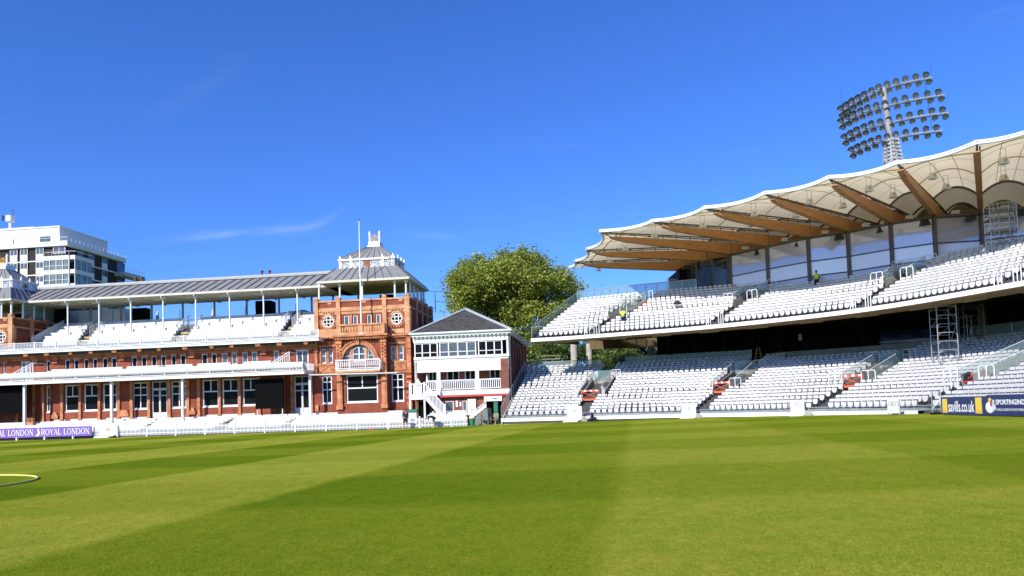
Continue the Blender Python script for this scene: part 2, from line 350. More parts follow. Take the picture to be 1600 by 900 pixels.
def window(parent, u0, u1, z0, z1, w, cols=1, rows=(), fr=.07, glass='glass', sill=True, name='window', colsplit=None):
    """white timber frame mesh with a pane child; w is the plane of the frame front"""
    f = MB(); t = fr
    f.box(u0, u0 + t, w, w + .1, z0, z1); f.box(u1 - t, u1, w, w + .1, z0, z1)
    f.box(u0 + t, u1 - t, w, w + .1, z1 - t, z1); f.box(u0 + t, u1 - t, w, w + .1, z0, z0 + t)
    for r in rows: zz = z0 + (z1 - z0) * r; f.box(u0 + t, u1 - t, w + .012, w + .09, zz - t * .45, zz + t * .45)
    for c in range(1, cols):
        uu = u0 + (u1 - u0) * c / cols; f.box(uu - t * .4, uu + t * .4, w + .024, w + .08, z0 + t, (z1 if colsplit is None else z0 + (z1 - z0) * colsplit) - t) if colsplit is None else f.box(uu - t * .4, uu + t * .4, w + .024, w + .08, z0 + (z1 - z0) * colsplit, z1 - t)
    if sill: f.box(u0 - .05, u1 + .05, w - .1, w + .11, z0 - .09, z0 - .002)
    o = f.build(name, M['white'], parent)
    g = MB(); g.box(u0 + .01, u1 - .01, w + .05, w + .065, z0 + .01, z1 - .01); g.build('pane', M[glass], o)
    return o
# ------------------------------------------------------------------ ground
def zg(x):
    P = [(-4000, -.22), (-45, -.22), (-10, -.15), (0, 0), (10, .13), (24, .33), (40, .48), (70, .6), (4000, .6)]
    for (a, b), (c, d) in zip(P, P[1:]):
        if a <= x <= c: return b + (d - b) * (x - a) / (c - a)
    return 0
g = MB(); xs = [-4000, -600, -120] + [-60 + 2.5 * i for i in range(57)] + [140, 600, 4000]; ys = [-300, -40, 0, 20, 40, 60, 80, 120, 300, 1000, 5000]
for a, b in zip(xs, xs[1:]):
    for c, d in zip(ys, ys[1:]): g.face([(a, c, zg(a)), (b, c, zg(b)), (b, d, zg(b)), (a, d, zg(a))])
X = bpy.data.materials.new('mown_grass'); X.use_nodes = True; n = X.node_tree.nodes; l = X.node_tree.links; b = n['Principled BSDF']
b.inputs['Roughness'].default_value = 1; b.inputs['Specular IOR Level'].default_value = .0
t = n.new('ShaderNodeTexCoord')
def math_(op, a, b_=None, c_=None):
    q = n.new('ShaderNodeMath'); q.operation = op
    for i, v in enumerate((a, b_, c_)):
        if v is None: continue
        if isinstance(v, (int, float)): q.inputs[i].default_value = v
        else: l.new(v, q.inputs[i])
    return q.outputs[0]
def noise_(sc, det=5, ro=.55, st=None):
    q = n.new('ShaderNodeTexNoise'); q.inputs['Scale'].default_value = sc; q.inputs['Detail'].default_value = det; q.inputs['Roughness'].default_value = ro
    if st:
        k = n.new('ShaderNodeMapping'); k.inputs['Scale'].default_value = st; l.new(t.outputs['Object'], k.inputs[0]); l.new(k.outputs[0], q.inputs['Vector'])
    else: l.new(t.outputs['Object'], q.inputs['Vector'])
    return q.outputs['Fac']
def band(ax, ay, off, per, soft, wob):
    s_ = n.new('ShaderNodeVectorMath'); s_.operation = 'DOT_PRODUCT'; l.new(t.outputs['Object'], s_.inputs[0]); s_.inputs[1].default_value = (ax, ay, 0)
    v = math_('ADD', s_.outputs['Value'], off); v = math_('ADD', v, math_('MULTIPLY', math_('SUBTRACT', noise_(.35, 6), .5), wob))
    sn = math_('SINE', math_('MULTIPLY', v, 2 * pi / per))
    k = n.new('ShaderNodeMapRange'); k.inputs['From Min'].default_value = -soft; k.inputs['From Max'].default_value = soft; l.new(sn, k.inputs['Value']); return k.outputs[0]
A = band(.986, -.165, 6.7, 12.6, .10, .5)       # 1 = dark stripe
B = band(.122, .9925, -11.3, 11.2, .22, .6)
sx2 = n.new('ShaderNodeSeparateXYZ'); l.new(t.outputs['Object'], sx2.inputs[0])
mk = n.new('ShaderNodeMapRange'); mk.inputs['From Min'].default_value = -4; mk.inputs['From Max'].default_value = 5; mk.inputs['To Min'].default_value = 1; mk.inputs['To Max'].default_value = .42; l.new(sx2.outputs[0], mk.inputs['Value'])
A = math_('ADD', math_('MULTIPLY', math_('SUBTRACT', A, .5), mk.outputs[0]), .5)
mixv = math_('ADD', math_('MULTIPLY', A, .60), math_('MULTIPLY', math_('MULTIPLY', B, math_('ADD', math_('MULTIPLY', A, .5), .5)), .40))
r = n.new('ShaderNodeValToRGB'); r.color_ramp.elements[0].color = (.252, .292, .040, 1); r.color_ramp.elements[1].color = (.108, .172, .011, 1); r.color_ramp.elements[1].position = 1
e = r.color_ramp.elements.new(.45); e.color = (.170, .228, .019, 1)
l.new(mixv, r.inputs[0])
def mult(c_in, fac, lo, hi, p0=.3, p1=.7, bt='MULTIPLY', f=1.):
    k = n.new('ShaderNodeValToRGB'); k.color_ramp.elements[0].position = p0; k.color_ramp.elements[1].position = p1
    k.color_ramp.elements[0].color = (*lo, 1); k.color_ramp.elements[1].color = (*hi, 1); l.new(fac, k.inputs[0])
    q = n.new('ShaderNodeMixRGB'); q.blend_type = bt; q.inputs[0].default_value = f; l.new(c_in, q.inputs[1]); l.new(k.outputs[0], q.inputs[2]); return q.outputs[0]
cc = mult(r.outputs[0], noise_(.22, 7, .6), (.90, .97, .85), (1.14, 1.05, 1.1))
cc = mult(cc, noise_(1.3, 6, .65), (.90, .95, .8), (1.16, 1.03, 1.1))
cc = mult(cc, noise_(4.5, 7, .72, (1, .6, 1)), (.87, .93, .8), (1.16, 1.07, 1.1), .34, .66)
cc = mult(cc, noise_(19, 5, .75), (.80, .84, .7), (1.22, 1.16, 1.2), .32, .68)
cc = mult(cc, noise_(62, 3, .85), (.48, .58, .4), (1.55, 1.42, 1.5), .3, .7)
l.new(cc, b.inputs['Base Color'])
q = n.new('ShaderNodeBump'); q.inputs['Strength'].default_value = .7; q.inputs['Distance'].default_value = .02
l.new(noise_(55, 4, .8), q.inputs['Height']); l.new(q.outputs[0], b.inputs['Normal'])
struct(g.build('ground', X))
import numpy as np
_r = np.random.default_rng(4); _n = 260000
_y = 5.2 + 15.0 * _r.random(_n) ** 1.5; _x = (_r.random(_n) - .5) * 2 * (_y * .74 + .3); _z = np.array([0.0] * _n)
_z = np.interp(_x, [-45, -10, 0, 10, 24, 40], [-.22, -.15, 0, .13, .33, .48])
_a = _r.random(_n) * 2 * pi; _h = .005 + .008 * _r.random(_n); _w = .0016 + .0012 * _r.random(_n) + .00016 * _y; _t = _r.normal(0, .008, (_n, 2))
_v = np.empty((_n, 3, 3)); _v[:, 0] = np.stack([_x - _w * np.cos(_a), _y - _w * np.sin(_a), _z], 1); _v[:, 1] = np.stack([_x + _w * np.cos(_a), _y + _w * np.sin(_a), _z], 1); _v[:, 2] = np.stack([_x + _t[:, 0], _y + _t[:, 1], _z + _h], 1)
_me = bpy.data.meshes.new('short_grass'); _me.vertices.add(_n * 3); _me.vertices.foreach_set('co', _v.ravel()); _me.loops.add(_n * 3); _me.loops.foreach_set('vertex_index', np.arange(_n * 3)); _me.polygons.add(_n); _me.polygons.foreach_set('loop_start', np.arange(0, _n * 3, 3)); _me.update(calc_edges=True); _me.materials.append(X)
_o = bpy.data.objects.new('short_grass', _me); col.objects.link(_o); tag(_o, 'short mown grass blades of the lawn nearest the camera', 'grass', None, 'stuff')
# fringe of unmown worn strip at the boundary wall foot
# ------------------------------------------------------------------ pavilion
pav = empty('pavilion', (PF.o.x, PF.o.y, 0), PF.a)
tag(pav, 'long red brick and terracotta pavilion with white balconies and grey roof', 'pavilion')
def bx(mb, p0, p1, y0, y1, w0, w1, wr=None):
    wr = w0 if wr is None else wr
    xm = (p0 + p1) / 2; ym = (y0 + y1) / 2
    mb.box(U(p0, wr, ym), U(p1, wr, ym), w0, w1, Z(xm, y1, wr), Z(xm, y0, wr))
WF = 6.55; UL = U(-120, WF); UR = U(650, WF, 600); zF = .95
zLB0, zLB1 = 5.42, 5.80        # lower balcony fascia
zLBr = 6.55                    # its rail top
zUB0, zUB1 = 8.75, 9.15; zUBr = 9.85
uT0 = U(491, 6.4, 480); uT1 = U(640, 6.4, 470)      # right tower
# -- facade sheets with openings
ground_wins = [(71.5, 78, 601, 641), (101, 123, 599.5, 640.5), (130.5, 153.5, 599.5, 640.5), (160, 182, 598.5, 640), (315.5, 341, 593, 637), (346.5, 372.5, 592, 636), (378.5, 403, 591.5, 635)]
trans_wins = [(206.5, 230, 597, 639.5), (267, 290.5, 595, 637.5)]
doors = [(236.5, 261, 597, 650), (459, 484, 589, 646)]
zwt, zwb = Z(328, 593, WF), Z(328, 637, WF)
holes = []
for a, b_, c, d in ground_wins + trans_wins: holes.append((U(a, WF), U(b_, WF), zwb, zwt))
for a, b_, c, d in doors: holes.append((U(a, WF), U(b_, WF), zF + .12, zwt + .05))
extra = [(-40, -15), (-8, 14), (18, 38)]   # behind the dark screen at the frame edge
fw_ = MB(); holed_wall(fw_, UL, uT0 + .3, zF, zLB0 + .3, WF, holes, .3); fw_.box(UL, uT0 + .3, WF + .31, WF + .4, zF - 1.2, zLB0 + .3)
fw_.box(UL, uT0 + .3, WF - .12, WF + .2, zF - 1.2, zF + .5)
# first floor
up_wins = [(-30, -22), (4, 9), (71.5, 78), (100.5, 109), (114.5, 123), (130, 138), (144, 152), (159, 168), (173, 182), (205, 214), (220, 229), (235.5, 244.5), (250.5, 259), (266.5, 275), (281, 290), (314.5, 324), (329.5, 338.5), (345.5, 355.5), (361, 370.5), (377.5, 387), (392.5, 402), (427, 436)]
up_doors = [(32, 47), (462, 482)]
z1t, z1b = Z(104, 562, WF), 6.2
h1 = [(U(a, WF, 565), U(b_, WF, 565), z1b, z1t) for a, b_ in up_wins] + [(U(a, WF, 565), U(b_, WF, 565), 5.9, z1t) for a, b_ in up_doors]
fw_.face([(UL, WF, zLB0 + .3), (uT0, WF, zLB0 + .3), (uT0, WF, 5.85), (UL, WF, 5.85)])
holed_wall(fw_, UL, uT0 + .3, 5.85, zUB0 + .35, WF, h1, .28)
fw_.box(UL, uT0 + .3, WF + .3, WF + .4, 5.85, zUB0 + .3)
fw_.box(UL, uT0, WF + .41, 20, -.3, 8.3)           # body of the building
fw_.build('wall', M['brick'], pav, fix=False)
for a, b_, c, d in ground_wins: window(pav, U(a, WF) + .01, U(b_, WF) - .01, zwb + .1, zwt - .01, WF + .12, cols=2 if b_ - a > 10 else 1, rows=(.56,), fr=.13, colsplit=.56 if b_ - a > 10 else None)
for a, b_, c, d in trans_wins: window(pav, U(a, WF) + .01, U(b_, WF) - .01, zwb + .1, zwt - .01, WF + .12, cols=2, rows=(.52, .8), fr=.12)
for i, (a, b_) in enumerate(up_wins): window(pav, U(a, WF, 565) + .01, U(b_, WF, 565) - .01, z1b + .02, z1t - .01, WF + .1, rows=(.36,), fr=.09, glass='blind' if i in (17, 18, 19, 20, 21) else 'glass')
for a, b_ in up_doors:
    window(pav, U(a, WF, 565) + .01, U(b_, WF, 565) - .01, 5.92, z1t - .01, WF + .1, cols=2, fr=.13, glass='blind', name='glazed_door')
for a, b_, c, d in doors:
    u0, u1 = U(a, WF) + .02, U(b_, WF) - .02; zt = zwt + .03; zb = zF + .13; f = MB(); um = (u0 + u1) / 2; t_ = .11
    f.box(u0, u0 + t_, WF + .1, WF + .2, zb, zt); f.box(u1 - t_, u1, WF + .1, WF + .2, zb, zt); f.box(u0 + t_, u1 - t_, WF + .1, WF + .2, zt - t_, zt)
    f.box(u0 + t_, u1 - t_, WF + .1, WF + .2, zt - .95, zt - .72); f.box(um - .09, um + .09, WF + .09, WF + .2, zb, zt - .96)
    f.box(um - .03, um + .03, WF + .11, WF + .2, zt - .72, zt - .12)
    for s0, s1 in ((u0 + t_, um - .1), (um + .1, u1 - t_)):
        f.box(s0, s1, WF + .12, WF + .19, zb, zb + 1.05); f.box(s0 + .1, s1 - .1, WF + .105, WF + .12, zb + .15, zb + .85)
        f.box(s0, s1, WF + .12, WF + .19, zt - 1.55, zt - 1.45)
    o = f.build('door', mat('door_grey_white', (.58, .60, .62), .5, var=.06), pav)
    q = MB(); q.box(u0 + .05, u1 - .05, WF + .205, WF + .215, zb + .02, zt - .02); q.build('pane', M['glass'], o)
    q = MB(); q.tube([(um + .14, WF + .07, zb + 1.15), (um + .14, WF + .07, zb + 1.45)], .02); q.build('handle', M['gold'], o)
# -- terracotta dressings of the facade
tc_ = MB()
for a in (26, 52, 66, 95.5, 124, 154, 184, 204, 231.5, 263.5, 292, 309, 341.8, 373, 404, 441, 455, 485.5):
    u0 = U(a, WF); w_ = .3 if a in (95.5, 184, 204, 292, 309, 66) else .26
    tc_.box(u0, u0 + w_, WF - .16, WF + .02, zF + .5, zwt + .12); tc_.box(u0 - .05, u0 + w_ + .05, WF - .22, WF - .158, zF + .5, zF + .85); tc_.box(u0 - .05, u0 + w_ + .05, WF - .22, WF - .158, zwt - .35, zwt - .2)
    for k in range(6): tc_.box(u0 - .012, u0 + w_ + .012, WF - .175, WF - .158, zF + 1.15 + k * .5, zF + 1.22 + k * .5)
tc_.box(UL, uT0, WF - .1, WF + .02, zwt + .14, zwt + .30)
for a, b_ in ((82, 92), (187, 202), (297, 306)):     # wide piers: moulded bases
    tc_.box(U(a, WF), U(b_, WF), WF - .2, WF - .121, zF + .85, zF + 1.25); tc_.box(U(a, WF) + .15, U(b_, WF) - .15, WF - .16, WF - .001, zF + 1.25, zF + 1.55)
zs = z1t + .10
tc_.box(UL, uT0, WF - .12, WF + .02, zs, zs + .13); tc_.box(UL, uT0, WF - .3, WF + .02, zUB0 - .42, zUB0 - .2)
for a in up_wins + up_doors:
    tc_.box(U(a[0], WF, 565) - .06, U(a[1], WF, 565) + .06, WF - .06, WF + .01, z1t, z1t + .1)
tc_.build('terracotta_dressing', M['terra'], pav)
bk = MB()
for a, big in ((-25, 1), (10, 0), (55, 1), (87, 1), (124, 0), (155, 0), (191, 1), (230, 0), (260, 0), (300, 1), (341, 0), (372, 0), (412, 1), (445, 1), (486, 0)):
    u0 = U(a, WF, 558); hw = .26 if big else .2; zt = zUB0 - .02; zb = z1t - .15 if big else zs + .05
    pr = [(WF + .02, zb), (WF - .15, zb), (WF - .2, zb + .45), (WF - .75, zb + .8), (WF - 1.3, zt - .28), (WF - 1.4, zt), (WF + .02, zt)]
    i0 = len(bk.v); bk.v += [(u0 - hw, a_, b_) for a_, b_ in pr] + [(u0 + hw, a_, b_) for a_, b_ in pr]; nn = len(pr)
    bk.f += [tuple(range(i0, i0 + nn)), tuple(range(i0 + 2 * nn - 1, i0 + nn - 1, -1))] + [(i0 + k, i0 + nn + k, i0 + nn + (k + 1) % nn, i0 + (k + 1) % nn) for k in range(nn)]; bk.m += [0] * (nn + 2)
    bk.box(u0 - hw - .06, u0 + hw + .06, WF - .24, WF + .01, zb - .2, zb + .001)
    bk.box(u0 + hw + .25, u0 + hw + .35, WF - .5, WF - .3, zt - .75, zt - .5)
bk.build('bracket', M['terra'], pav)
# -- lower balcony (mesh covered white rail), slab, columns
uLB1 = U(475, 3.90); lb = MB()
lb.box(UL, uLB1, 3.90, WF - .2, zLB0 + .12, zLB1); lb.box(UL, uLB1 + .02, 3.86, 3.96, zLB0, zLB1 + .03); lb.box(UL, uLB1 + .02, 3.78, 3.88, zLB1 - .02, zLB1 + .06)
lb.box(uLB1 - .1, uLB1 + .05, 3.86, WF - .2, zLB0, zLB1 + .03)
k = 0; u_ = uLB1 - .1
while u_ > UL:
    lb.box(u_ - .05, u_ + .05, 3.80, 4.00, zLB1, zLBr + .03); u_ -= 2.42
blc = lb.build('lower_balcony', M['white'], pav)
fr_ = MB()   # bulging fabric-like front panel of fine vertical bars and sheet
prof = [(3.92, zLB1 + .17), (3.70, zLB1 + .26), (3.62, zLB1 + .45), (3.68, zLB1 + .66), (3.84, zLBr)]
for (a, b_), (c, d) in zip(prof, prof[1:]): fr_.hexa([(UL, a, b_), (uLB1, a, b_), (uLB1, a + .02, b_), (UL, a + .02, b_)], [(UL, c, d), (uLB1, c, d), (uLB1, c + .02, d), (UL, c + .02, d)])
fr_.tube([(UL, 3.84, zLBr + .02), (uLB1, 3.84, zLBr + .02)], .035); fr_.tube([(uLB1, 3.84, zLBr + .02), (uLB1 + .02, WF - .3, zLBr + .02)], .035)
for i in range(22): fr_.box(uLB1 - .02, uLB1 + .01, 4.00 + i * .17, 4.04 + i * .17, zLB1, zLBr)
fr_.build('balcony_front', mat('balcony_mesh_white', (.76, .77, .77), .6, var=.10, scale=14, stretch=(8, 1, .5)), blc)
pst = MB(); u_ = UL
while u_ < uLB1: pst.box(u_, u_ + .035, 3.67, 3.69, zLB1, zLBr); u_ += .32
pst.build('baluster', mat('grey_rail', (.45, .46, .47), .6), blc)  # balusters in an even mid grey
for a in (-60, 38.5, 174.5, 285.5, 485):
    c_ = MB(); uu = U(a, 4.40 if a < 480 else 4.80, 620); ww = 4.40 if a < 480 else 4.80; r_ = .115
    c_.box(uu - r_, uu + r_, ww - r_, ww + r_, -.1, zLB0 + .12); c_.box(uu - .16, uu + .16, ww - .16, ww + .16, zLB0 - .05, zLB0 + .119); c_.box(uu - .03, uu + .03, ww - r_ - .02, ww - r_ + .001, .4, zLB0 - .1)
    c_.build('balcony_column', M['white'], pav)
# -- upper balcony: cornice fascia and pierced iron rail, seating deck behind
uUB1 = U(499, 4.98); ub = MB()
ub.box(UL, uUB1, 5.13, WF, zUB0 + .1, zUB0 + .3); ub.box(UL, uUB1, 5.04, 5.16, zUB0, zUB0 + .16); ub.box(UL, uUB1 + .02, 4.98, 5.13, zUB0 + .17, zUB0 + .31); ub.box(UL, uUB1 + .06, 4.90, 5.10, zUB0 + .32, zUB1)
ub.box(uUB1 - .1, uUB1 + .03, 5.08, 7, zUB0, zUB1)
ubo = ub.build('upper_balcony', M['white'], pav)
rl = MB(); rl.box(UL, uUB1, 4.94, 5.02, zUBr - .05, zUBr); rl.box(UL, uUB1, 4.95, 5.01, zUB1 + .05, zUB1 + .09)
u_ = uUB1; i = 0; rng = random.Random(3)
while u_ > UL + 1:      # cast iron scroll panels
    if i % 14 == 0: rl.box(u_ - .05, u_ + .05, 4.92, 5.04, zUB1, zUBr + .06)
    rl.box(u_ - .016, u_ + .016, 4.96, 5.00, zUB1 + .09, zUBr - .05)
    zc = zUB1 + .45; pts = [(u_ - .085 + .055 * cos(t_), 4.98, zc + .10 * sin(t_)) for t_ in [k * pi / 3 for k in range(7)]]
    rl.tube(pts, .016, 4, cap=False)
    rl.tube([(u_ - .15, 4.98, zUB1 + .09), (u_ - .085, 4.98, zUB1 + .3), (u_ - .02, 4.98, zUB1 + .09)], .016, 4, cap=False)
    u_ -= .17; i += 1
rl.build('iron_rail', M['white_rail'], ubo)
# upper terrace: seven raked steps
ut = MB(); nR = 7
rowsU = []
for k in range(nR):
    w0 = 5.4 + k * 1.05; zz = zUB0 + .30 + k * .47; rowsU.append((w0, zz)); ut.box(UL, uT0 - .02, w0, w0 + 1.05 if k < nR - 1 else 18.5, zz - .5, zz)
ut.box(UL, uT0 - .02, 5.16, 5.4, zUB0 + .05, zUB0 + .3)
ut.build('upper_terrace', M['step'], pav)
zD = rowsU[-1][1]
# -- long roof
r0, r1 = U(60, 8.5, 465) - 3, uT0 + 1.6; zE, zR = 14.82, 16.75; rf = MB()
rf.hexa([(r0, 8.5, zE), (r1, 8.5, zE), (r1, 12, zR - .12), (r0, 12, zR - .12)], [(r0, 8.5, zE + .13), (r1, 8.5, zE + .13), (r1, 12, zR), (r0, 12, zR)])
rf.hexa([(r0, 12, zR - .12), (r1, 12, zR - .12), (r1, 14.2, zE), (r0, 14.2, zE)], [(r0, 12, zR), (r1, 12, zR), (r1, 14.2, zE + .13), (r0, 14.2, zE + .13)])
roof = rf.build('roof', M['lead'], pav)
q = MB(); q.box(r0, r1, 11.75, 12.25, zR - .02, zR + .17); q.tube([(r0, 12, zR + .2), (r1, 12, zR + .2)], .16, 8); q.build('roof_ridge', mat('ridge_lead', (.33, .33, .32), .5, var=.1), roof)
q = MB(); u_ = r0 + .3
while u_ < r1: q.hexa([(u_, 8.47, zE + .13), (u_ + .06, 8.47, zE + .13), (u_ + .36, 11.8, zR - .05), (u_ + .3, 11.8, zR - .05)], [(u_, 8.47, zE + .2), (u_ + .06, 8.47, zE + .2), (u_ + .36, 11.8, zR + .03), (u_ + .3, 11.8, zR + .03)]); u_ += 1.03
q.build('roof_seam', M['seam'], roof)
q = MB(); q.box(r0, r1, 8.62, 14.1, zE - .18, zE - .06); q.box(r0, r1, 8.42, 8.6, zE - .14, zE + .08)
u_ = r0 + 1
while u_ < r1: q.box(u_, u_ + .14, 8.65, 14, zE - .32, zE - .181); u_ += 3.37
q.build('roof_soffit', M['soffit'], roof)
postx = [106, 155, 204.5, 255, 306, 359, 412, 465]
for a in postx:
    c_ = MB(); uu = U(a, 8.9, 485); c_.tube([(uu, 8.9, 9.9), (uu, 8.9, zE - .1)], .085, 8); c_.box(uu - .15, uu + .15, 8.78, 9.02, zE - .3, zE - .12)
    c_.hexa([(uu - .04, 8.45, zE - .3), (uu + .04, 8.45, zE - .3), (uu + .04, 8.9, zE - .75), (uu - .04, 8.9, zE - .75)], [(uu - .04, 8.45, zE - .15), (uu + .04, 8.45, zE - .15), (uu + .04, 8.9, zE - .55), (uu - .04, 8.9, zE - .55)])
    c_.build('roof_post', M['white'], pav)
    l_ = MB(); l_.box(uu - 1.25, uu - .55, 9.3, 9.75, zE - .38, zE - .19); l_.build('soffit_light', M['cream'], pav)
for a in (96, 142, 189, 237, 285.5, 335, 385.5, 436, 487):
    c_ = MB(); uu = U(a, 13.6, 475); c_.tube([(uu, 13.6, zD), (uu, 13.6, zE - .17)], .12, 8); c_.build('rear_post', mat('post_grey', (.32, .34, .35), .5), pav) if a < 97 else c_.build('rear_post', bpy.data.materials['post_grey'], pav)
sc_ = MB(); uA, uB = U(206, 18.3, 480), U(492, 18.3, 480)
sc_.box(uA, uB, 18.3, 18.32, zD + .0, zD + 1.45); sc_.build('glass_screen', M['screen'], pav)
sc_ = MB(); u_ = uA
while u_ < uB: sc_.box(u_ - .03, u_ + .03, 18.24, 18.30, zD, zE - .2); u_ += 2.1
sc_.box(uA, uB, 18.2, 18.26, zD + 1.42, zD + 1.48); sc_.build('screen_mullion', M['dsteel'], pav)
# rear white panelled block and dark rooms under the roof at the left
q = MB(); ua, ub_ = U(103, 15, 490), U(195, 15, 490); q.box(ua, ub_, 15, 17.5, zD, zE - .2); o = q.build('rear_room', M['white'], pav)
q = MB()
for i in range(1, 5): uu = ua + (ub_ - ua) * i / 5; q.box(uu - .02, uu + .02, 14.98, 15.0, zD, zE - .25)
q.box(ua, ub_, 14.98, 14.995, zD + 1.25, zD + 1.29); q.box(U(134, 15, 495), U(152, 15, 495), 14.97, 14.99, zD, zD + 1.0); q.build('panel_joint', M['dsteel'], o)
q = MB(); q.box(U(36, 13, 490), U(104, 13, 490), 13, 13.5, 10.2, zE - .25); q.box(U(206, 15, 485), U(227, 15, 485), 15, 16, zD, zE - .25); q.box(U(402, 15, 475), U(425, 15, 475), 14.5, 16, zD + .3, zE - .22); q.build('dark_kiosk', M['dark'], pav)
q = MB(); q.hexa([(U(434, 17, 480), 16.5, zD), (U(486, 17, 480), 16.5, zD), (U(486, 17, 480), 18, zD), (U(434, 17, 480), 18, zD)], [(U(434, 17, 480), 16.5, zD + 1.5), (U(478, 17, 480), 16.5, zD + 1.75), (U(478, 17, 480), 18, zD + 1.75), (U(434, 17, 480), 18, zD + 1.5)])
o = q.build('roof_kiosk', mat('kiosk_grey', (.33, .34, .31), .7), pav)
q = MB(); q.box(U(462, 17, 478), U(486.5, 17, 478), 16.4, 16.49, zD, zD + 1.3); q.build('kiosk_shutter', mat('kiosk_teal', (.02, .10, .09), .5), o)
# aisle screens on the upper terrace
for (a, yy) in ((123, 505), (140, 503), (277, 503), (297, 500), (438, 497), (456, 494)):
    q = MB(); w0 = 9.2; uu = U(a, w0, yy); 
    for i in range(12): q.tube([(uu, w0 + i * .22, zUB0 + 1.9 + i * .1), (uu, w0 + i * .22, zUB0 + 3.0 + i * .1)], .022, 4)
    q.tube([(uu, w0, zUB0 + 3.0), (uu, w0 + 2.6, zUB0 + 4.2)], .035, 5); q.tube([(uu, w0, zUB0 + 1.9), (uu, w0 + 2.6, zUB0 + 3.1)], .035, 5); q.build('aisle_rail', M['white_rail'], pav)
q = MB()      # sloping guard rail at far left by the tower
p0 = (U(50, 6.5, 520), 6.5); p1 = (U(100, 12, 490), 12)
for i in range(15):
    f_ = i / 14; q.tube([(p0[0] + (p1[0] - p0[0]) * f_, p0[1] + (p1[1] - p0[1]) * f_, 9.3 + 2.5 * f_), (p0[0] + (p1[0] - p0[0]) * f_, p0[1] + (p1[1] - p0[1]) * f_, 10.7 + 2.5 * f_)], .03, 4)
q.hexa([(p0[0], p0[1], 9.3), (p1[0], p1[1], 11.8), (p1[0], p1[1] + .03, 11.8), (p0[0], p0[1] + .03, 9.3)], [(p0[0], p0[1], 10.6), (p1[0], p1[1], 13.1), (p1[0], p1[1] + .03, 13.1), (p0[0], p0[1] + .03, 10.6)])
q.build('stair_guard', mat('guard_pale', (.5, .52, .53), .6), pav)
for (a, b_, y0, y1, ww) in ((407.5, 411, 423, 440, 11), (419.5, 423, 422.5, 440, 11), (209.5, 213.5, 433.5, 450, 11), (219.5, 223.5, 433, 450, 11)):
    q = MB(); uu = U((a + b_) / 2, 13.5, 430); q.tube([(uu, 13.5, zE), (uu, 13.5, Z(a, y0, 13.5) - .15), (uu, 13.5, Z(a, y0, 13.5) - .15), (uu, 13.5, Z(a, y0, 13.5))], [.14, .14, .19, .19], 8); q.build('chimney_flue', M['flue'], pav)
# lights, pole awning
q = MB(); q.tube([(U(482, 4.4, 586), 4.4, Z(482, 586, 4.4)), (U(621, 4.4, 582.5), 4.4, Z(621, 582.5, 4.4))], .07, 8); q.build('awning_pole', mat('pole_grey', (.55, .54, .5), .5), pav)
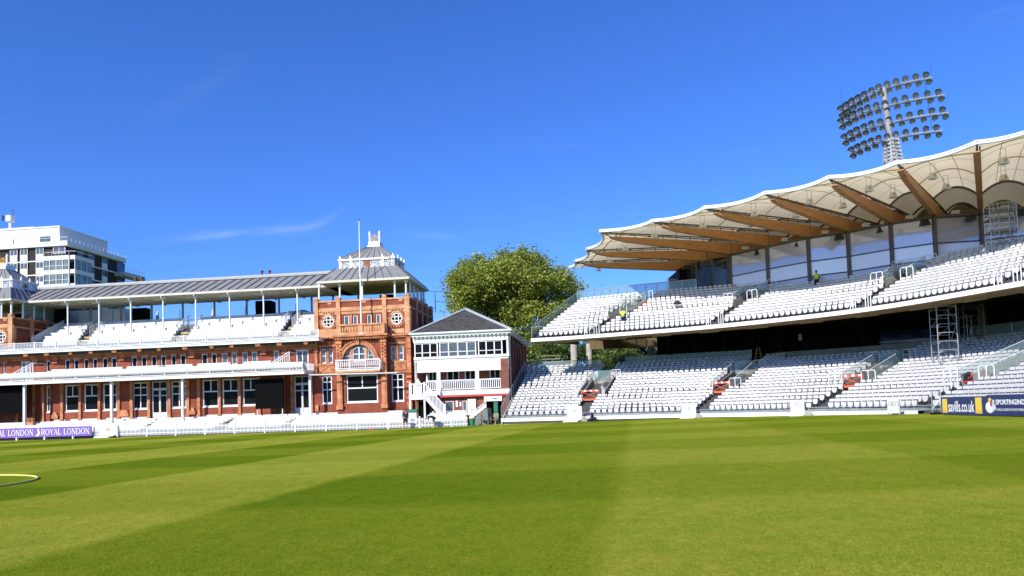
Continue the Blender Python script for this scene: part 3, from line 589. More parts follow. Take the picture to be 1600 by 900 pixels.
# -- corner towers
def tower(du, full):
    wT, wC = 6.4, 5.6; tu = lambda a, ww, y=500: U(a, ww, y) + du
    u0, u1 = uT0 + du, uT1 + du; depth = 16.1; zc = 9.2
    c0, c1 = tu(526, wC, 540), tu(604, wC, 540)
    T = MB(); hl = []
    zb = zF - 1.2 if full else 8.2
    b0, b1, bz0, bz1 = tu(538.5, wC), tu(588, wC), 2.35, 5.22
    s0, s1 = tu(502.5, wT, 600), tu(518.5, wT, 600); s2, s3 = tu(611.5, wT, 600), tu(631, wT, 600)
    a0 = [(tu(502, wT, 555), tu(509.5, wT, 555)), (tu(513.5, wT, 555), tu(520, wT, 555)), (tu(611, wT, 555), tu(618, wT, 555)), (tu(622.5, wT, 555), tu(630.5, wT, 555))]
    za, zb_ = 6.55, 8.02
    if full:
        hs_ = [(s0, s1, 2.35, 5.25), (s2, s3, 2.35, 5.25)] + [(x, y, za, zb_) for x, y in a0]
        holed_wall(T, u0, c0, zb, zc, wT, [h for h in hs_ if h[1] <= c0], .28); holed_wall(T, c1, u1, zb, zc, wT, [h for h in hs_ if h[0] >= c1], .28)
        cx = (tu(528.5, wC, 555) + tu(592.5, wC, 555)) / 2; R = 1.68
        holed_wall(T, c0, c1, zb, 6.55, wC, [(b0, b1, bz0, bz1)], .3)
        # arch opening: strips around a semicircle
        zs_ = 6.55; n_ = 20
        pts = [(cx + R * cos(pi - pi * i / n_), zs_ + R * sin(pi * i / n_)) for i in range(n_ + 1)]
        T.face([(c0, wC, zs_), (cx - R, wC, zs_), (cx - R, wC, zc), (c0, wC, zc)]); T.face([(cx + R, wC, zs_), (c1, wC, zs_), (c1, wC, zc), (cx + R, wC, zc)])
        for (x0, z0), (x1, z1) in zip(pts, pts[1:]): T.face([(x0, wC, z0), (x1, wC, z1), (x1, wC, zc), (x0, wC, zc)]); T.face([(x0, wC, z0), (x0, wC + .5, z0), (x1, wC + .5, z1), (x1, wC, z1)])
        T.face([(c0, wC, zb), (c0, wT, zb), (c0, wT, zc), (c0, wC, zc)]); T.face([(c1, wC, zb), (c1, wT, zb), (c1, wT, zc), (c1, wC, zc)])
        T.box(u0 - .02, c0, wT - .1, wT - .001, zb, zF + .75); T.box(c1, u1, wT - .1, wT - .001, zb, zF + .75); T.box(c0, c1, wC - .1, wC - .001, zb, zF + .85)
        T.box(u0 + .02, u1 - .02, wT + .5, depth - .3, zb, 9.1)
    # second stage
    w2 = 6.6; hw = []
    for a, b_ in ((537, 545.5), (551, 558.5), (573, 580.5), (587, 594.5)): hw.append((tu(a, w2, 500), tu(b_, w2, 500), 10.25, 11.35))
    zp = 12.92
    holed_wall(T, u0, u1, zc - .3, zp - .15, w2, hw, .22); T.box(u0 + .05, u1 - .3, w2 + .4, w2 + .5, zc, zp - .2)
    sh = [(9.2, 10.6, 10.2, 11.6), (11.4, 12.8, 10.2, 11.6)]
    holed_wall(T, w2, depth, zb if full else 8.2, zp - .15, 0, sh, .3, side=u1)
    T.face([(u0, w2, 8.2), (u0, depth, 8.2), (u0, depth, zp - .15), (u0, w2, zp - .15)]); T.box(u0 + .3, u1 - .35, w2 + .51, depth, zc, 12.5); T.box(u0, u1, depth, depth + .3, 8, zp - .15)
    tw = T.build('tower', M['brick'], pav)
    # terracotta
    D = MB()
    D.box(u0 - .08, u1 + .08, w2 - .12, w2 + .1, 11.78, 11.95); D.box(u1 - .02, u1 + .1, w2, depth, 11.78, 11.95)
    D.box(u0, u1 + .02, w2 - .05, w2 + .01, 11.96, 12.18); D.box(u0, u1, w2 - .04, w2 + .01, 11.48, 11.77)
    D.box(u0 - .05, u1 + .06, w2 - .1, w2 + .35, zp - .16, zp); D.box(u1 - .3, u1 + .06, w2, depth, zp - .16, zp)
    for a, b_ in ((491, 497.5), (525.5, 532), (597.5, 604), (632.5, 640.2)):
        x0, x1 = tu(a, w2, 475), tu(b_, w2, 475); D.box(x0, x1, w2 - .16, w2 + .3, 9.2, zp + .12)
        xm = (x0 + x1) / 2; D.prism([(xm + .25 * cos(t_), zp + .12 + .25 * sin(t_)) for t_ in [k * pi / 8 for k in range(9)]], w2 - .2, w2 + .25)
    for k in range(4):
        ww = w2 + 2.3 + k * 2.3; D.box(u1 - .2, u1 + .1, ww, ww + .45, 9.2, zp + .12)
        D.tube([(u1 - .1, ww + .05, zp + .12), (u1 - .1, ww + .4, zp + .12)], .2, 8)
    for a in (515, 569, 626): D.box(tu(a - 3, w2, 475), tu(a + 3, w2, 475), w2 - .05, w2 + .01, 12.55, 12.76)
    for c_ in (513.5, 620):       # round windows with wreath surrounds
        xc = tu(c_, w2, 500); zc_ = 10.78
        for rr, th, ww in ((.66, .13, w2 - .08),):
            D.tube([(xc + rr * cos(t_), w2 - .02, zc_ + rr * sin(t_)) for t_ in [k * pi / 12 for k in range(25)]], th, 6, cap=False)
        for k in range(11):
            t_ = pi + pi * k / 10; D.ball((xc + .86 * cos(t_), w2 - .06, zc_ + .86 * sin(t_)), .10, 6, 4)
        for k in range(5): D.ball((xc - .5 + k * .25, w2 - .06, zc_ + .9 + .1 * (k == 2)), .12, 6, 4)
        D.box(xc - .75, xc + .75, w2 - .045, w2 - .001, 9.3, 9.75)
    D.box(tu(533, w2), tu(597, w2), w2 - .05, w2 + .005, 9.25, 10.2); D.box(tu(547, w2), tu(550, w2), w2 - .06, w2 + .005, 10.2, 11.4)
    for k in range(12): D.box(u1 - .25, u1 + .03, w2 - .07, w2 + .35, 9.3 + k * .21, 9.3 + k * .21 + .19)
    D.build('terracotta_band', M['terra2'], pav)
    for h in hw: window(tw, h[0] + .01, h[1] - .01, h[2] + .01, h[3] - .01, w2 + .08, fr=.09, glass='blind', sill=False)
    for c_ in (513.5, 620):
        xc = tu(c_, w2, 500); zc_ = 10.78; q = MB()
        for dx in (-.18, .18): q.box(xc + dx - .035, xc + dx + .035, w2 - .06, w2 - .03, zc_ - .5, zc_ + .5)
        for dz in (-.18, .18): q.box(xc - .5, xc + .5, w2 - .058, w2 - .032, zc_ + dz - .035, zc_ + dz + .035)
        q.tube([(xc + .54 * cos(t_), w2 - .05, zc_ + .54 * sin(t_)) for t_ in [k * pi / 10 for k in range(21)]], .06, 5, cap=False)
        o = q.build('round_window', M['white'], tw); q = MB(); q.tube([(xc, w2 - .025, zc_), (xc, w2 - .005, zc_)], .55, 20); q.build('pane', M['glass'], o)
    for h in sh:
        q = MB(); q.box(u1 - .25, u1 - .2, h[0], h[1], h[2], h[3]); q.build('side_window', M['glass'], tw)
    if full:
        E = MB(); E.k = 0
        E.box(c0 - .25, c1 + .25, wC - .55, wT, 9.02, 9.2); E.box(c0 - .15, c1 + .15, wC - .38, wT, 8.84, 9.018); E.box(u0, c0 - .26, wT - .35, w2 + .02, 9.02, 9.2); E.box(c1 + .26, u1 + .55, wT - .35, w2 + .02, 9.02, 9.2); E.box(c1 + .26, u1 + .3, wT - .2, w2, 8.85, 9.015)
        u_ = c0
        while u_ < c1: E.box(u_, u_ + .12, wC - .5, wC - .1, 8.72, 8.838); u_ += .26
        for x0, x1 in ((c0 + .02, c0 + .55), (c1 - .55, c1 - .02)):
            E.box(x0, x1, wC - .2, wC - .002, zF + .85, 8.83); E.box(x0 - .08, x1 + .08, wC - .3, wC - .201, zF + .85, zF + 1.3); E.box(x0 - .06, x1 + .06, wC - .3, wC - .201, 8.35, 8.6); E.box(x0 - .05, x1 + .05, wC - .28, wC - .201, 5.3, 5.55)
            for k in range(9): E.ball(((x0 + x1) / 2 + (.12 if k % 2 else -.12), wC - .24, 6.8 + k * .17), .10, 6, 4)
            E.box(x0 + .14, x1 - .14, wC - .23, wC - .2, 1.0 + 1.2, 5.1)
        nA = 24
        for R0, R1, dw in ((1.66, 1.98, .12), (2.0, 2.12, .2)):
            for i in range(nA):
                t0, t1 = pi * i / nA, pi * (i + 1) / nA
                q0 = [(cx + r_ * cos(t_), 6.55 + r_ * sin(t_)) for r_, t_ in ((R0, t0), (R1, t0), (R1, t1), (R0, t1))]
                E.hexa([(q0[0][0], wC - dw, q0[0][1]), (q0[1][0], wC - dw, q0[1][1]), (q0[2][0], wC - dw, q0[2][1]), (q0[3][0], wC - dw, q0[3][1])], [(a, wC - .001, b_) for a, b_ in q0])
        E.box(cx - .16, cx + .16, wC - .3, wC - .121, 8.2, 8.72)
        for x0, x1 in ((cx - .86, cx - .64), (cx + .64, cx + .86)): E.box(x0, x1, wC + .12, wC + .4, 6.55, 8.1)
        for x0, x1 in ((u0, u0 + .28), (u1 - .42, u1 + .02)):
            E.box(x0, x1, wT - .14, wT - .002, 5.5, 8.84); E.box(x0 - .04, x1 + .04, wT - .24, wT - .141, 7.7, 8.1); E.box(x0 - .02, x1 + .02, wT - .16, wT - .101, zF + .75, zF + 1.4)
        for k in range(14):
            if k % 2: E.box(u1 - .5, u1 + .02, wT - .1, wT - .002, 1.9 + k * .26, 2.12 + k * .26)
        for x, y in ((u0 + .3, c0), (c1, u1 - .44)):
            E.box(x, y, wT - .1, wT - .002, 8.2, 8.4); E.box(x, y, wT - .1, wT - .002, 6.3, 6.5); E.box(x, y, wT - .08, wT - .002, 5.3, 5.5)
            E.box(x + .1, y - .1, wT - .06, wT - .002, 5.55, 6.25)
            for k in range(4): E.tube([(x + .3, wT - .07, 5.6), (x + (y - x) * .5, wT - .07, 6.2), (y - .3, wT - .07, 5.6)], .03, 4)
        for x, y in (a0[:2] + a0[2:]): E.box(x - .12, x, wT - .05, wT - .001, 6.5, 8.2)
        E.build('terracotta_dressing', M['terra'], pav)
        # balustraded terrace above the bay
        q = MB(); bt0, bt1, bw = tu(527.5, 5.3, 515), tu(600.5, 5.3, 515), 5.25
        q.box(bt0, bt1, bw, bw + .3, 9.2, 9.45); q.box(bt0 - .06, bt1 + .06, bw - .05, bw + .35, 10.12, 10.28)
        for x in (bt0 + .15, (bt0 + bt1) / 2, bt1 - .15): q.box(x - .2, x + .2, bw - .02, bw + .32, 9.45, 10.119)
        u_ = bt0 + .5
        while u_ < bt1 - .4:
            if abs(u_ - (bt0 + bt1) / 2) > .3: q.tube([(u_, bw + .15, 9.45), (u_, bw + .15, 9.65), (u_, bw + .15, 9.8), (u_, bw + .15, 10.12)], [.05, .1, .1, .05], 6)
            u_ += .27
        q.box(bt1 - .25, bt1, bw + .35, w2, 9.2, 10.2); q.box(bt0, bt0 + .25, bw + .35, w2, 9.2, 10.2); q.box(u0 + .3, bt0 - .05, wT - .3, wT - .05, 9.2, 9.95)
        q.build('balustrade', M['terra2'], pav)
        # white iron balcony
        q = MB(); x0, x1 = tu(523.5, 4.6, 570), tu(592.5, 4.6, 570); w0 = 4.75
        q.box(x0, x1, w0, wC, 5.62, 5.72); q.box(x0, x1, w0, w0 + .06, 6.62, 6.70); q.box(x0, x1, w0, w0 + .05, 5.8, 5.86)
        for x in (x0, x0 + 1.4, x1 - 1.45, x1 - .06): q.box(x, x + .07, w0 - .02, w0 + .08, 5.72, 6.75)
        u_ = x0 + .1
        while u_ < x1 - .1: q.tube([(u_ + .1 + .075 * cos(t_), w0 + .03, 6.25 + .22 * sin(t_)) for t_ in [k * pi / 4 for k in range(9)]], .022, 4, cap=False); q.box(u_ - .015, u_ + .015, w0 + .01, w0 + .04, 5.86, 6.62); u_ += .2
        for x in (x0, x1 - .05):
            q.box(x, x + .05, w0, wC, 6.62, 6.69)
            for k in range(5): q.box(x, x + .03, w0 + .1 + k * .15, w0 + .13 + k * .15, 5.72, 6.62)
        q.build('iron_balcony', M['white_rail'], pav)
        q = MB(); q.box(x0 - .02, x1 + .02, w0 - .06, wC - .002, 5.42, 5.61); q.box(x0 + .1, x1 - .1, w0 + .15, wC - .002, 5.3, 5.419); q.build('balcony_slab', M['terra2'], pav)
        window(tw, b0 + .01, b1 - .01, bz0 + .12, bz1 - .01, wC + .12, cols=2, rows=(.52,), fr=.13, colsplit=.52)
        for x, y in ((s0, s1), (s2, s3)): window(tw, x + .01, y - .01, 2.47, 5.24, wT + .1, cols=2, rows=(.5, .78), fr=.11)
        for x, y in a0: window(tw, x + .01, y - .01, za + .01, zb_ - .01, wT + .1, rows=(.5,), fr=.08, glass='blind')
        # arched centre window
        q = MB(); R3 = .62; fz = 7.6
        q.tube([(cx - R3, wC + .2, 6.55), (cx - R3, wC + .2, fz)] + [(cx - R3 * cos(t_), wC + .2, fz + .38 * sin(t_)) for t_ in [k * pi / 8 for k in range(1, 8)]] + [(cx + R3, wC + .2, fz), (cx + R3, wC + .2, 6.55)], .06, 5)
        q.box(cx - .05, cx + .05, wC + .15, wC + .22, 6.55, 7.95); q.box(cx - R3, cx + R3, wC + .16, wC + .21, 7.25, 7.33); q.box(cx - R3, cx + R3, wC + .15, wC + .22, 6.55, 6.65)
        for sx in (-1, 1): q.tube([(cx + sx * .95, wC + .2, 6.6), (cx + sx * .95, wC + .2, 7.85), (cx + sx * 1.3, wC + .2, 7.45), (cx + sx * 1.52, wC + .2, 6.95), (cx + sx * 1.52, wC + .2, 6.6)], .04, 4); q.box(cx + sx * .95, cx + sx * 1.5, wC + .17, wC + .2, 7.1, 7.15)
        o = q.build('arched_window', M['white'], tw)
        q = MB(); q.prism([(cx + 1.62 * cos(t_), 6.56 + 1.62 * sin(t_)) for t_ in [k * pi / 16 for k in range(17)]], wC + .27, wC + .3); q.build('pane', M['blind'], o)
    # open deck roof on posts
    e0, e1 = tu(495.5, 6.2, 438), tu(639, 6.2, 434); ew0, ew1 = 6.2, 14.7; ze = 14.78
    t0, t1, tz = tu(525, 8.2, 420), tu(620, 8.2, 415), Z(620, 414.5, 8.2); tw0, tw1 = 8.2, 12.9
    q = MB()
    E_ = [(e0, ew0), (e1, ew0), (e1, ew1), (e0, ew1)]; T_ = [(t0, tw0), (t1, tw0), (t1, tw1), (t0, tw1)]
    q.hexa([(a, b_, ze) for a, b_ in E_], [(a, b_, ze + .12) for a, b_ in E_])
    for i in range(4):
        j = (i + 1) % 4; q.face([(*E_[i], ze + .12), (*E_[j], ze + .12), (*T_[j], tz), (*T_[i], tz)])
    q.face([(*p_, tz) for p_ in T_])
    ro = q.build('tower_roof', M['lead'], pav)
    q = MB(); nn = 11
    for i in range(1, nn):
        f_ = i / nn; a = e0 + (e1 - e0) * f_; c = t0 + (t1 - t0) * max(0, min(1, (f_ - .08) / .84)) if .1 < f_ < .9 else None
        if c is None: c = a + (t0 - e0) * .35 if f_ < .5 else a - (e1 - t1) * .35; zt_ = ze + (tz - ze) * .4; wt_ = ew0 + (tw0 - ew0) * .4
        else: zt_, wt_ = tz, tw0
        if f_ >= .1 and f_ <= .9: c = a + 1.0 * (0 if False else 1) * ((t0 + (t1 - t0) * f_) - a)
        q.tube([(a, ew0, ze + .15), (c, wt_, zt_ + .04)], .045, 4)
    q.tube([(e0, ew0, ze + .14), (t0, tw0, tz + .03)], .06, 5); q.tube([(e1, ew0, ze + .14), (t1, tw0, tz + .03)], .06, 5)
    for i in range(1, 9): f_ = i / 9; q.tube([(e1, ew0 + (ew1 - ew0) * f_, ze + .15), (t1, tw0 + (tw1 - tw0) * f_, tz + .04)], .045, 4)
    q.build('roof_seam', M['seam'], ro)
    q = MB(); q.box(e0 + .2, e1 - .2, ew0 + .2, ew1 - .2, ze - .14, ze - .005); q.box(e0 - .02, e1 + .02, ew0 - .03, ew0 + .15, ze - .1, ze + .12); q.box(e1 - .15, e1 + .03, ew0 + .16, ew1, ze - .1, ze + .12); q.build('roof_soffit', M['soffit'], ro)
    # lantern with pierced panels
    lz0, lz1 = tz + .02, Z(620, 401.5, 8.9); l0, l1, lw0, lw1 = tu(529.5, 8.9, 410), tu(616.5, 8.9, 408), 8.9, 12.6
    q = MB(); q.box(l0 + .2, l1 - .2, lw0 + .12, lw1 - .12, lz0, lz1 - .1); q.box(l0 - .1, l1 + .1, lw0 - .1, lw1 + .1, lz1 - .12, lz1 + .06); q.box(l0 - .06, l1 + .06, lw0 - .06, lw1 + .06, lz0 - .04, lz0 + .12)
    la = [0, .17, .25, .0]
    W_ = l1 - l0; piers = [(0, .05), (.185, .245), (.745, .81), (.94, 1.0)]
    for a, b_ in piers: q.box(l0 + W_ * a, l0 + W_ * b_, lw0, lw0 + .3, lz0 + .1, lz1 - .12)
    for f_ in (0, .3, .64, .93): q.box(l1 - .3, l1, lw0 + (lw1 - lw0) * f_, lw0 + (lw1 - lw0) * f_ + .28, lz0 + .1, lz1 - .12)
    for a in (.02, .21, .78, .97):
        x = l0 + W_ * a; q.prism([(x - .24, lz1 + .06), (x + .24, lz1 + .06), (x + .12, lz1 + .2), (x, lz1 + .48), (x - .12, lz1 + .2)], lw0 - .02, lw0 + .1)
    for f_ in (.34, .68, 1.0):
        y_ = lw0 + (lw1 - lw0) * f_; q.box(l1 - .05, l1 + .1, y_ - .12, y_ + .12, lz1 + .06, lz1 + .25); q.box(l1 - .03, l1 + .07, y_ - .05, y_ + .05, lz1 + .25, lz1 + .5)
    ln = q.build('lantern', M['white'], pav)
    q = MB()
    for a, b_ in ((.06, .18), (.25, .44), (.56, .74), (.815, .935)):
        x0, x1 = l0 + W_ * a, l0 + W_ * b_; nc = max(1, round((x1 - x0) / .75))
        for i in range(nc):
            xc = x0 + (x1 - x0) * (i + .5) / nc; zc2 = (lz0 + lz1) / 2; rx = (x1 - x0) / nc / 2
            for r_ in (.9, .5): q.tube([(xc + rx * r_ * cos(t_), lw0 + .06, zc2 + .42 * r_ * sin(t_)) for t_ in [k * pi / 6 for k in range(13)]], .045, 4, cap=False)
            for k in range(8): t_ = k * pi / 4; q.tube([(xc + rx * .25 * cos(t_), lw0 + .06, zc2 + .1 * sin(t_)), (xc + rx * 1.05 * cos(t_), lw0 + .06, zc2 + .47 * sin(t_))], .022, 3)
    q.build('pierced_panel', M['white_rail'], ln)
    q = MB(); q.box(l0 + .05, l1 - .31, lw0 + .1, lw0 + .119, lz0 + .12, lz1 - .13); q.build('panel_back', mat('panel_grey', (.38, .39, .40), .7), ln)
    q = MB(); xm = l0 + W_ * .5; q.tube([(xm, lw0 + .09, (lz0 + lz1) / 2), (xm, lw0 + .02, (lz0 + lz1) / 2)], .33, 18); q.build('roundel', mat('roundel_red', (.28, .04, .015), .5), ln)
    q = MB(); zc2 = (lz0 + lz1) / 2
    for p_ in ([(-.2, -.2), (-.2, .2), (0, -.05), (.2, .2), (.2, -.2)],): q.tube([(xm + a, lw0 + 0.0, zc2 + b_) for a, b_ in p_], .035, 4)
    q.tube([(xm + .12 + .15 * cos(t_), lw0 - .0, zc2 + .2 * sin(t_)) for t_ in [pi * .4 + k * pi / 6 for k in range(8)]], .025, 4)
    q.build('monogram', M['gold'], ln)
    q = MB(); q.box(l1 + .002, l1 + .03, lw0 + 1.7, lw0 + 2.1, lz0 + .3, lz1 - .3); q.build('side_roundel', bpy.data.materials['roundel_red'], ln)
    # top roof and crest
    p0, p1, pw0, pw1, pz = tu(573, 10, 384), tu(594, 10, 383), 10, 11.6, Z(584, 385.5, 10)
    q = MB(); B_ = [(l0 - .05, lw0 - .05), (l1 + .05, lw0 - .05), (l1 + .05, lw1 + .05), (l0 - .05, lw1 + .05)]; P_ = [(p0, pw0), (p1, pw0), (p1, pw1), (p0, pw1)]
    for i in range(4): j = (i + 1) % 4; q.face([(*B_[i], lz1 + .06), (*B_[j], lz1 + .06), (*P_[j], pz), (*P_[i], pz)])
    q.face([(*a, pz) for a in P_]); tr_ = q.build('lantern_roof', M['lead'], pav)
    q = MB()
    for i in range(0, 9):
        f_ = i / 8; a = (B_[0][0] + (B_[1][0] - B_[0][0]) * f_, B_[0][1], lz1 + .09); c = (p0 + (p1 - p0) * f_, pw0, pz + .03); q.tube([a, c], .035, 4)
    q.build('roof_seam', M['seam'], tr_)
    q = MB(); q.hexa([(p0, pw0, pz), (p1, pw0, pz), (p1, pw1, pz), (p0, pw1, pz)], [(p0 + .15, pw0 + .2, pz + .38), (p1 - .15, pw0 + .2, pz + .38), (p1 - .15, pw1 - .2, pz + .38), (p0 + .15, pw1 - .2, pz + .38)])
    q.box(p0 + .1, p1 - .1, pw0 + .25, pw1 - .2, pz + .39, pz + .62)
    for x in (p0 + .2, p1 - .2):
        q.box(x - .08, x + .08, pw0 + .4, pw0 + .56, pz + .62, pz + 1.45); q.ball((x, pw0 + .48, pz + 1.6), .14); q.box(x - .12, x + .12, pw0 + .36, pw0 + .6, pz + 1.42, pz + 1.5); q.tube([(x, pw0 + .48, pz + 1.7), (x, pw0 + .48, pz + 1.85)], [.05, .02], 5)
    cr_ = q.build('crest_base', M['white'], pav)
    q = MB(); xm = (p0 + p1) / 2; q.tube([(xm + .34 * cos(t_), pw0 + .48, pz + 1.03 + .34 * sin(t_)) for t_ in [k * pi / 8 for k in range(17)]], .05, 5, cap=False); q.tube([(xm + .16 * cos(t_), pw0 + .48, pz + 1.03 + .16 * sin(t_)) for t_ in [k * pi / 6 for k in range(13)]], .06, 5, cap=False); q.build('crest', M['gold'], cr_)
    for a, ww in ((498.5, 6.8), (531, 6.8), (566, 6.8), (617, 6.8), (634.5, 6.8)):
        q = MB(); x = tu(a, ww, 452); q.tube([(x, ww, 12.5), (x, ww, ze - .05)], .1, 8); q.box(x - .16, x + .16, ww - .1, ww + .1, ze - .32, ze - .13); q.build('deck_post', M['white'], pav)
    for ww in (8.4, 10.0, 11.5, 13.2, 14.3):
        q = MB(); q.tube([(e1 - .5, ww, 12.5), (e1 - .5, ww, ze - .05)], .1, 8); q.build('deck_post', M['white'], pav)
    for a in (515, 555, 598):
        q = MB(); x = tu(a, 12.5, 455); q.tube([(x, 13.5, 12.5), (x, 13.5, ze - .05)], .1, 8); q.build('deck_post', bpy.data.materials['post_grey'], pav)
    q = MB(); q.box(e1 - .45, e1 - .43, 8.4, 14.2, 12.6, ze - .1); q.build('glass_screen', M['screen'], pav)
    q = MB()
    for zz in (13.25, 13.6): q.tube([(u0 + .2, 13.4, zz), (u1 - .2, 13.4, zz)], .03, 4)
    u_ = u0 + .3
    while u_ < u1: q.tube([(u_, 13.4, 12.5), (u_, 13.4, 13.6)], .03, 4); u_ += 1.2
    q.build('deck_rail', M['dsteel'], pav)
    q = MB(); q.box(tu(593, 11, 458), tu(613, 11, 458), 11, 12, 12.95, 14.0); q.box(tu(590, 11, 458), tu(616, 11, 458), 10.9, 12.1, 12.75, 12.94); q.build('deck_bar', M['dark'], pav)
    q = MB(); q.box(u0 + .3, u1 - .3, w2 + .4, depth - .2, 12.4, 12.5); q.build('deck_floor', M['step'], pav)
tower(0, True)
tower(U(19, 6.4, 500) - U(640, 6.4, 470), False)
# ------------------------------------------------------------------ annex house beside the pavilion
ann = empty('annex_house', (PF.o.x, PF.o.y, 0), PF.a)
tag(ann, 'two storey brick annex with white verandas and a hipped slate roof right of the pavilion', 'house')
wA = 5.0; a0, a1 = U(646.5, wA, 540), U(793, wA, 540); dA = 22.5; zEv = 8.95
hl = lambda a, b_, z0, z1, w_, y=560: (U(a, w_, y), U(b_, w_, y), z0, z1)
q = MB(); wB = 7.4       # recessed brick wall of the veranda floor and ground floor
fl = [hl(669, 683, 4.35, 5.6, wB, 595), hl(698, 718, 4.2, 5.6, wB, 595), hl(726, 744, 4.2, 5.6, wB, 595), hl(765, 782.5, 4.4, 5.6, wB, 595)]
holed_wall(q, a0, a1, 2.9, 6.3, wB, fl, .2)
gf = [hl(696, 709, 1.0, 2.3, wA + .3, 640), hl(722.5, 730, 1.0, 2.3, wA + .3, 640), hl(758.5, 784.5, -.15, 2.35, wA + .3, 640)]
holed_wall(q, a0, a1, -.2, 2.75, wA + .3, gf, .3)
q.box(a0, a1, wB + .3, wB + .5, -.2, 8.6); q.box(a0, gf[2][0] - .4, wA + .7, wA + .8, -.2, 2.8)
sdh = [(10, 11.2, 5.5, 8.0), (14.5, 15.7, 5.5, 8.0)]
holed_wall(q, wA + .3, dA, -.2, zEv - .5, 0, sdh, .2, side=a1)
for ww in (8, 12.5, 17.5, 21): q.box(a1 - .3, a1 + .12, ww, ww + .7, -.2, 8.6)
q.box(a0, a0 + .3, wA, 7.4, -.2, 6.2); q.box(a0, a1, dA, dA + .2, -.2, 8.6)
aw = q.build('wall', M['annex_brick'], ann)
for h in fl: window(aw, h[0] + .01, h[1] - .01, h[2], h[3] - .01, wB + .04, cols=2, fr=.12)
for h in gf[:2]: window(aw, h[0] + .01, h[1] - .01, h[2], h[3] - .01, wA + .35, fr=.07, glass='blind')
for h in sdh: q = MB(); q.box(a1 - .16, a1 - .1, h[0], h[1], h[2], h[3]); q.build('side_window', M['blind'], aw)
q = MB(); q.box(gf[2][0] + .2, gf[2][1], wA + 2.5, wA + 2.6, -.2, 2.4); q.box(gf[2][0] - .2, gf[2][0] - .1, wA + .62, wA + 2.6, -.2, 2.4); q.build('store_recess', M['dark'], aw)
q = MB(); # white timber work
q.box(a0 - .05, a1 + .1, wA - .1, wA + .25, zEv - .75, zEv - .3); q.box(a0 - .1, a1 + .35, wA - .45, wA + .3, zEv - .32, zEv - .05)
q.box(a1 + .02, a1 + .35, wA + .3, dA, zEv - .32, zEv - .05)
u_ = a0
while u_ < a1: q.box(u_, u_ + .1, wA - .4, wA - .1, zEv - .45, zEv - .33); u_ += .4
zw0, zw1 = Z(720, 557.5, wA), Z(720, 534, wA)
q.box(a0, a1 + .05, wA, wA + .2, Z(720, 580, wA), zw0 - .02); q.box(a0 - .02, a1 + .15, wA - .12, wA + .05, zw0 - .12, zw0 + .0)
q.box(a0 - .02, a1 + .12, wA - .06, wA + .0, 6.55, 6.66); q.box(a0, a1, wA + .2, wB, 6.3, 6.4)
q.box(a0, a1 + .1, wA - .1, wA + .29, zw1 + .02, zEv - .76)
q.box(a0, a1 + .06, wA - .1, wB, 2.86, 3.3)          # veranda floor
for a in (685.5, 746): uu = U(a, wA, 600); q.box(uu - .17, uu + .17, wA - .02, wA + .3, 3.3, 6.3); q.box(uu - .3, uu + .3, wA - .04, wA + .32, 6.0, 6.2); q.box(uu - .25, uu + .25, wA - .05, wA + .33, 3.3, 4.35)
q.box(a0, a0 + .2, wA, wA + .3, 3.3, 6.3)
q.box(a1 - .1, a1 + .08, wA, wA + 1.2, zw0, zEv - .5)
wt = q.build('veranda_timber', M['white'], ann)
q = MB(); q.box(U(783, wA, 600), a1 + .03, wA - .02, wA + .5, 3.3, 6.25); q.box(U(783, wA, 600), a1 + .02, wA + .02, wA + .3, -.2, 2.7); q.build('brick_pier', M['annex_brick'], ann)
q = MB(); q.box(U(688, wA, 625), a1 + .1, wA - .14, wA - .03, 2.66, 2.857); q.build('red_beam', M['red'], ann)
# first floor glazed band in three groups
for g0, g1, nc in ((647.5, 684, 3), (686.5, 744, 4), (747, 785, 3)):
    u0, u1 = U(g0, wA, 545), U(g1, wA, 545); f = MB(); f.box(u0, u0 + .1, wA - .02, wA + .15, zw0, zw1); f.box(u1 - .1, u1, wA - .02, wA + .15, zw0, zw1); f.box(u0 + .1, u1 - .1, wA - .01, wA + .14, zw1 - .08, zw1); f.box(u0 + .1, u1 - .1, wA - .01, wA + .14, zw0, zw0 + .08)
    for i in range(1, nc): x = u0 + (u1 - u0) * i / nc; f.box(x - .05, x + .05, wA + .0, wA + .13, zw0 + .08, zw1 - .08)
    f.box(u0 + .1, u1 - .1, wA + .01, wA + .12, zw0 + .5, zw0 + .56)
    o = f.build('window', M['white'], ann); g = MB(); g.box(u0 + .02, u1 - .02, wA + .07, wA + .09, zw0 + .01, zw1 - .01); g.build('pane', bpy.data.materials['window_glass'] if g0 != 686.5 else M['blind'], o)
q = MB()
for g0, g1 in ((666, 683), (687.5, 744.5), (748, 783)):
    u0, u1 = U(g0, wA, 610), U(g1, wA, 610); q.box(u0, u1, wA, wA + .08, 4.25, 4.34); q.box(u0, u1, wA, wA + .08, 3.4, 3.47); x = u0
    while x < u1: q.box(x, x + .07, wA + .01, wA + .07, 3.47, 4.25); x += .19
q.build('veranda_rail', M['white'], ann)
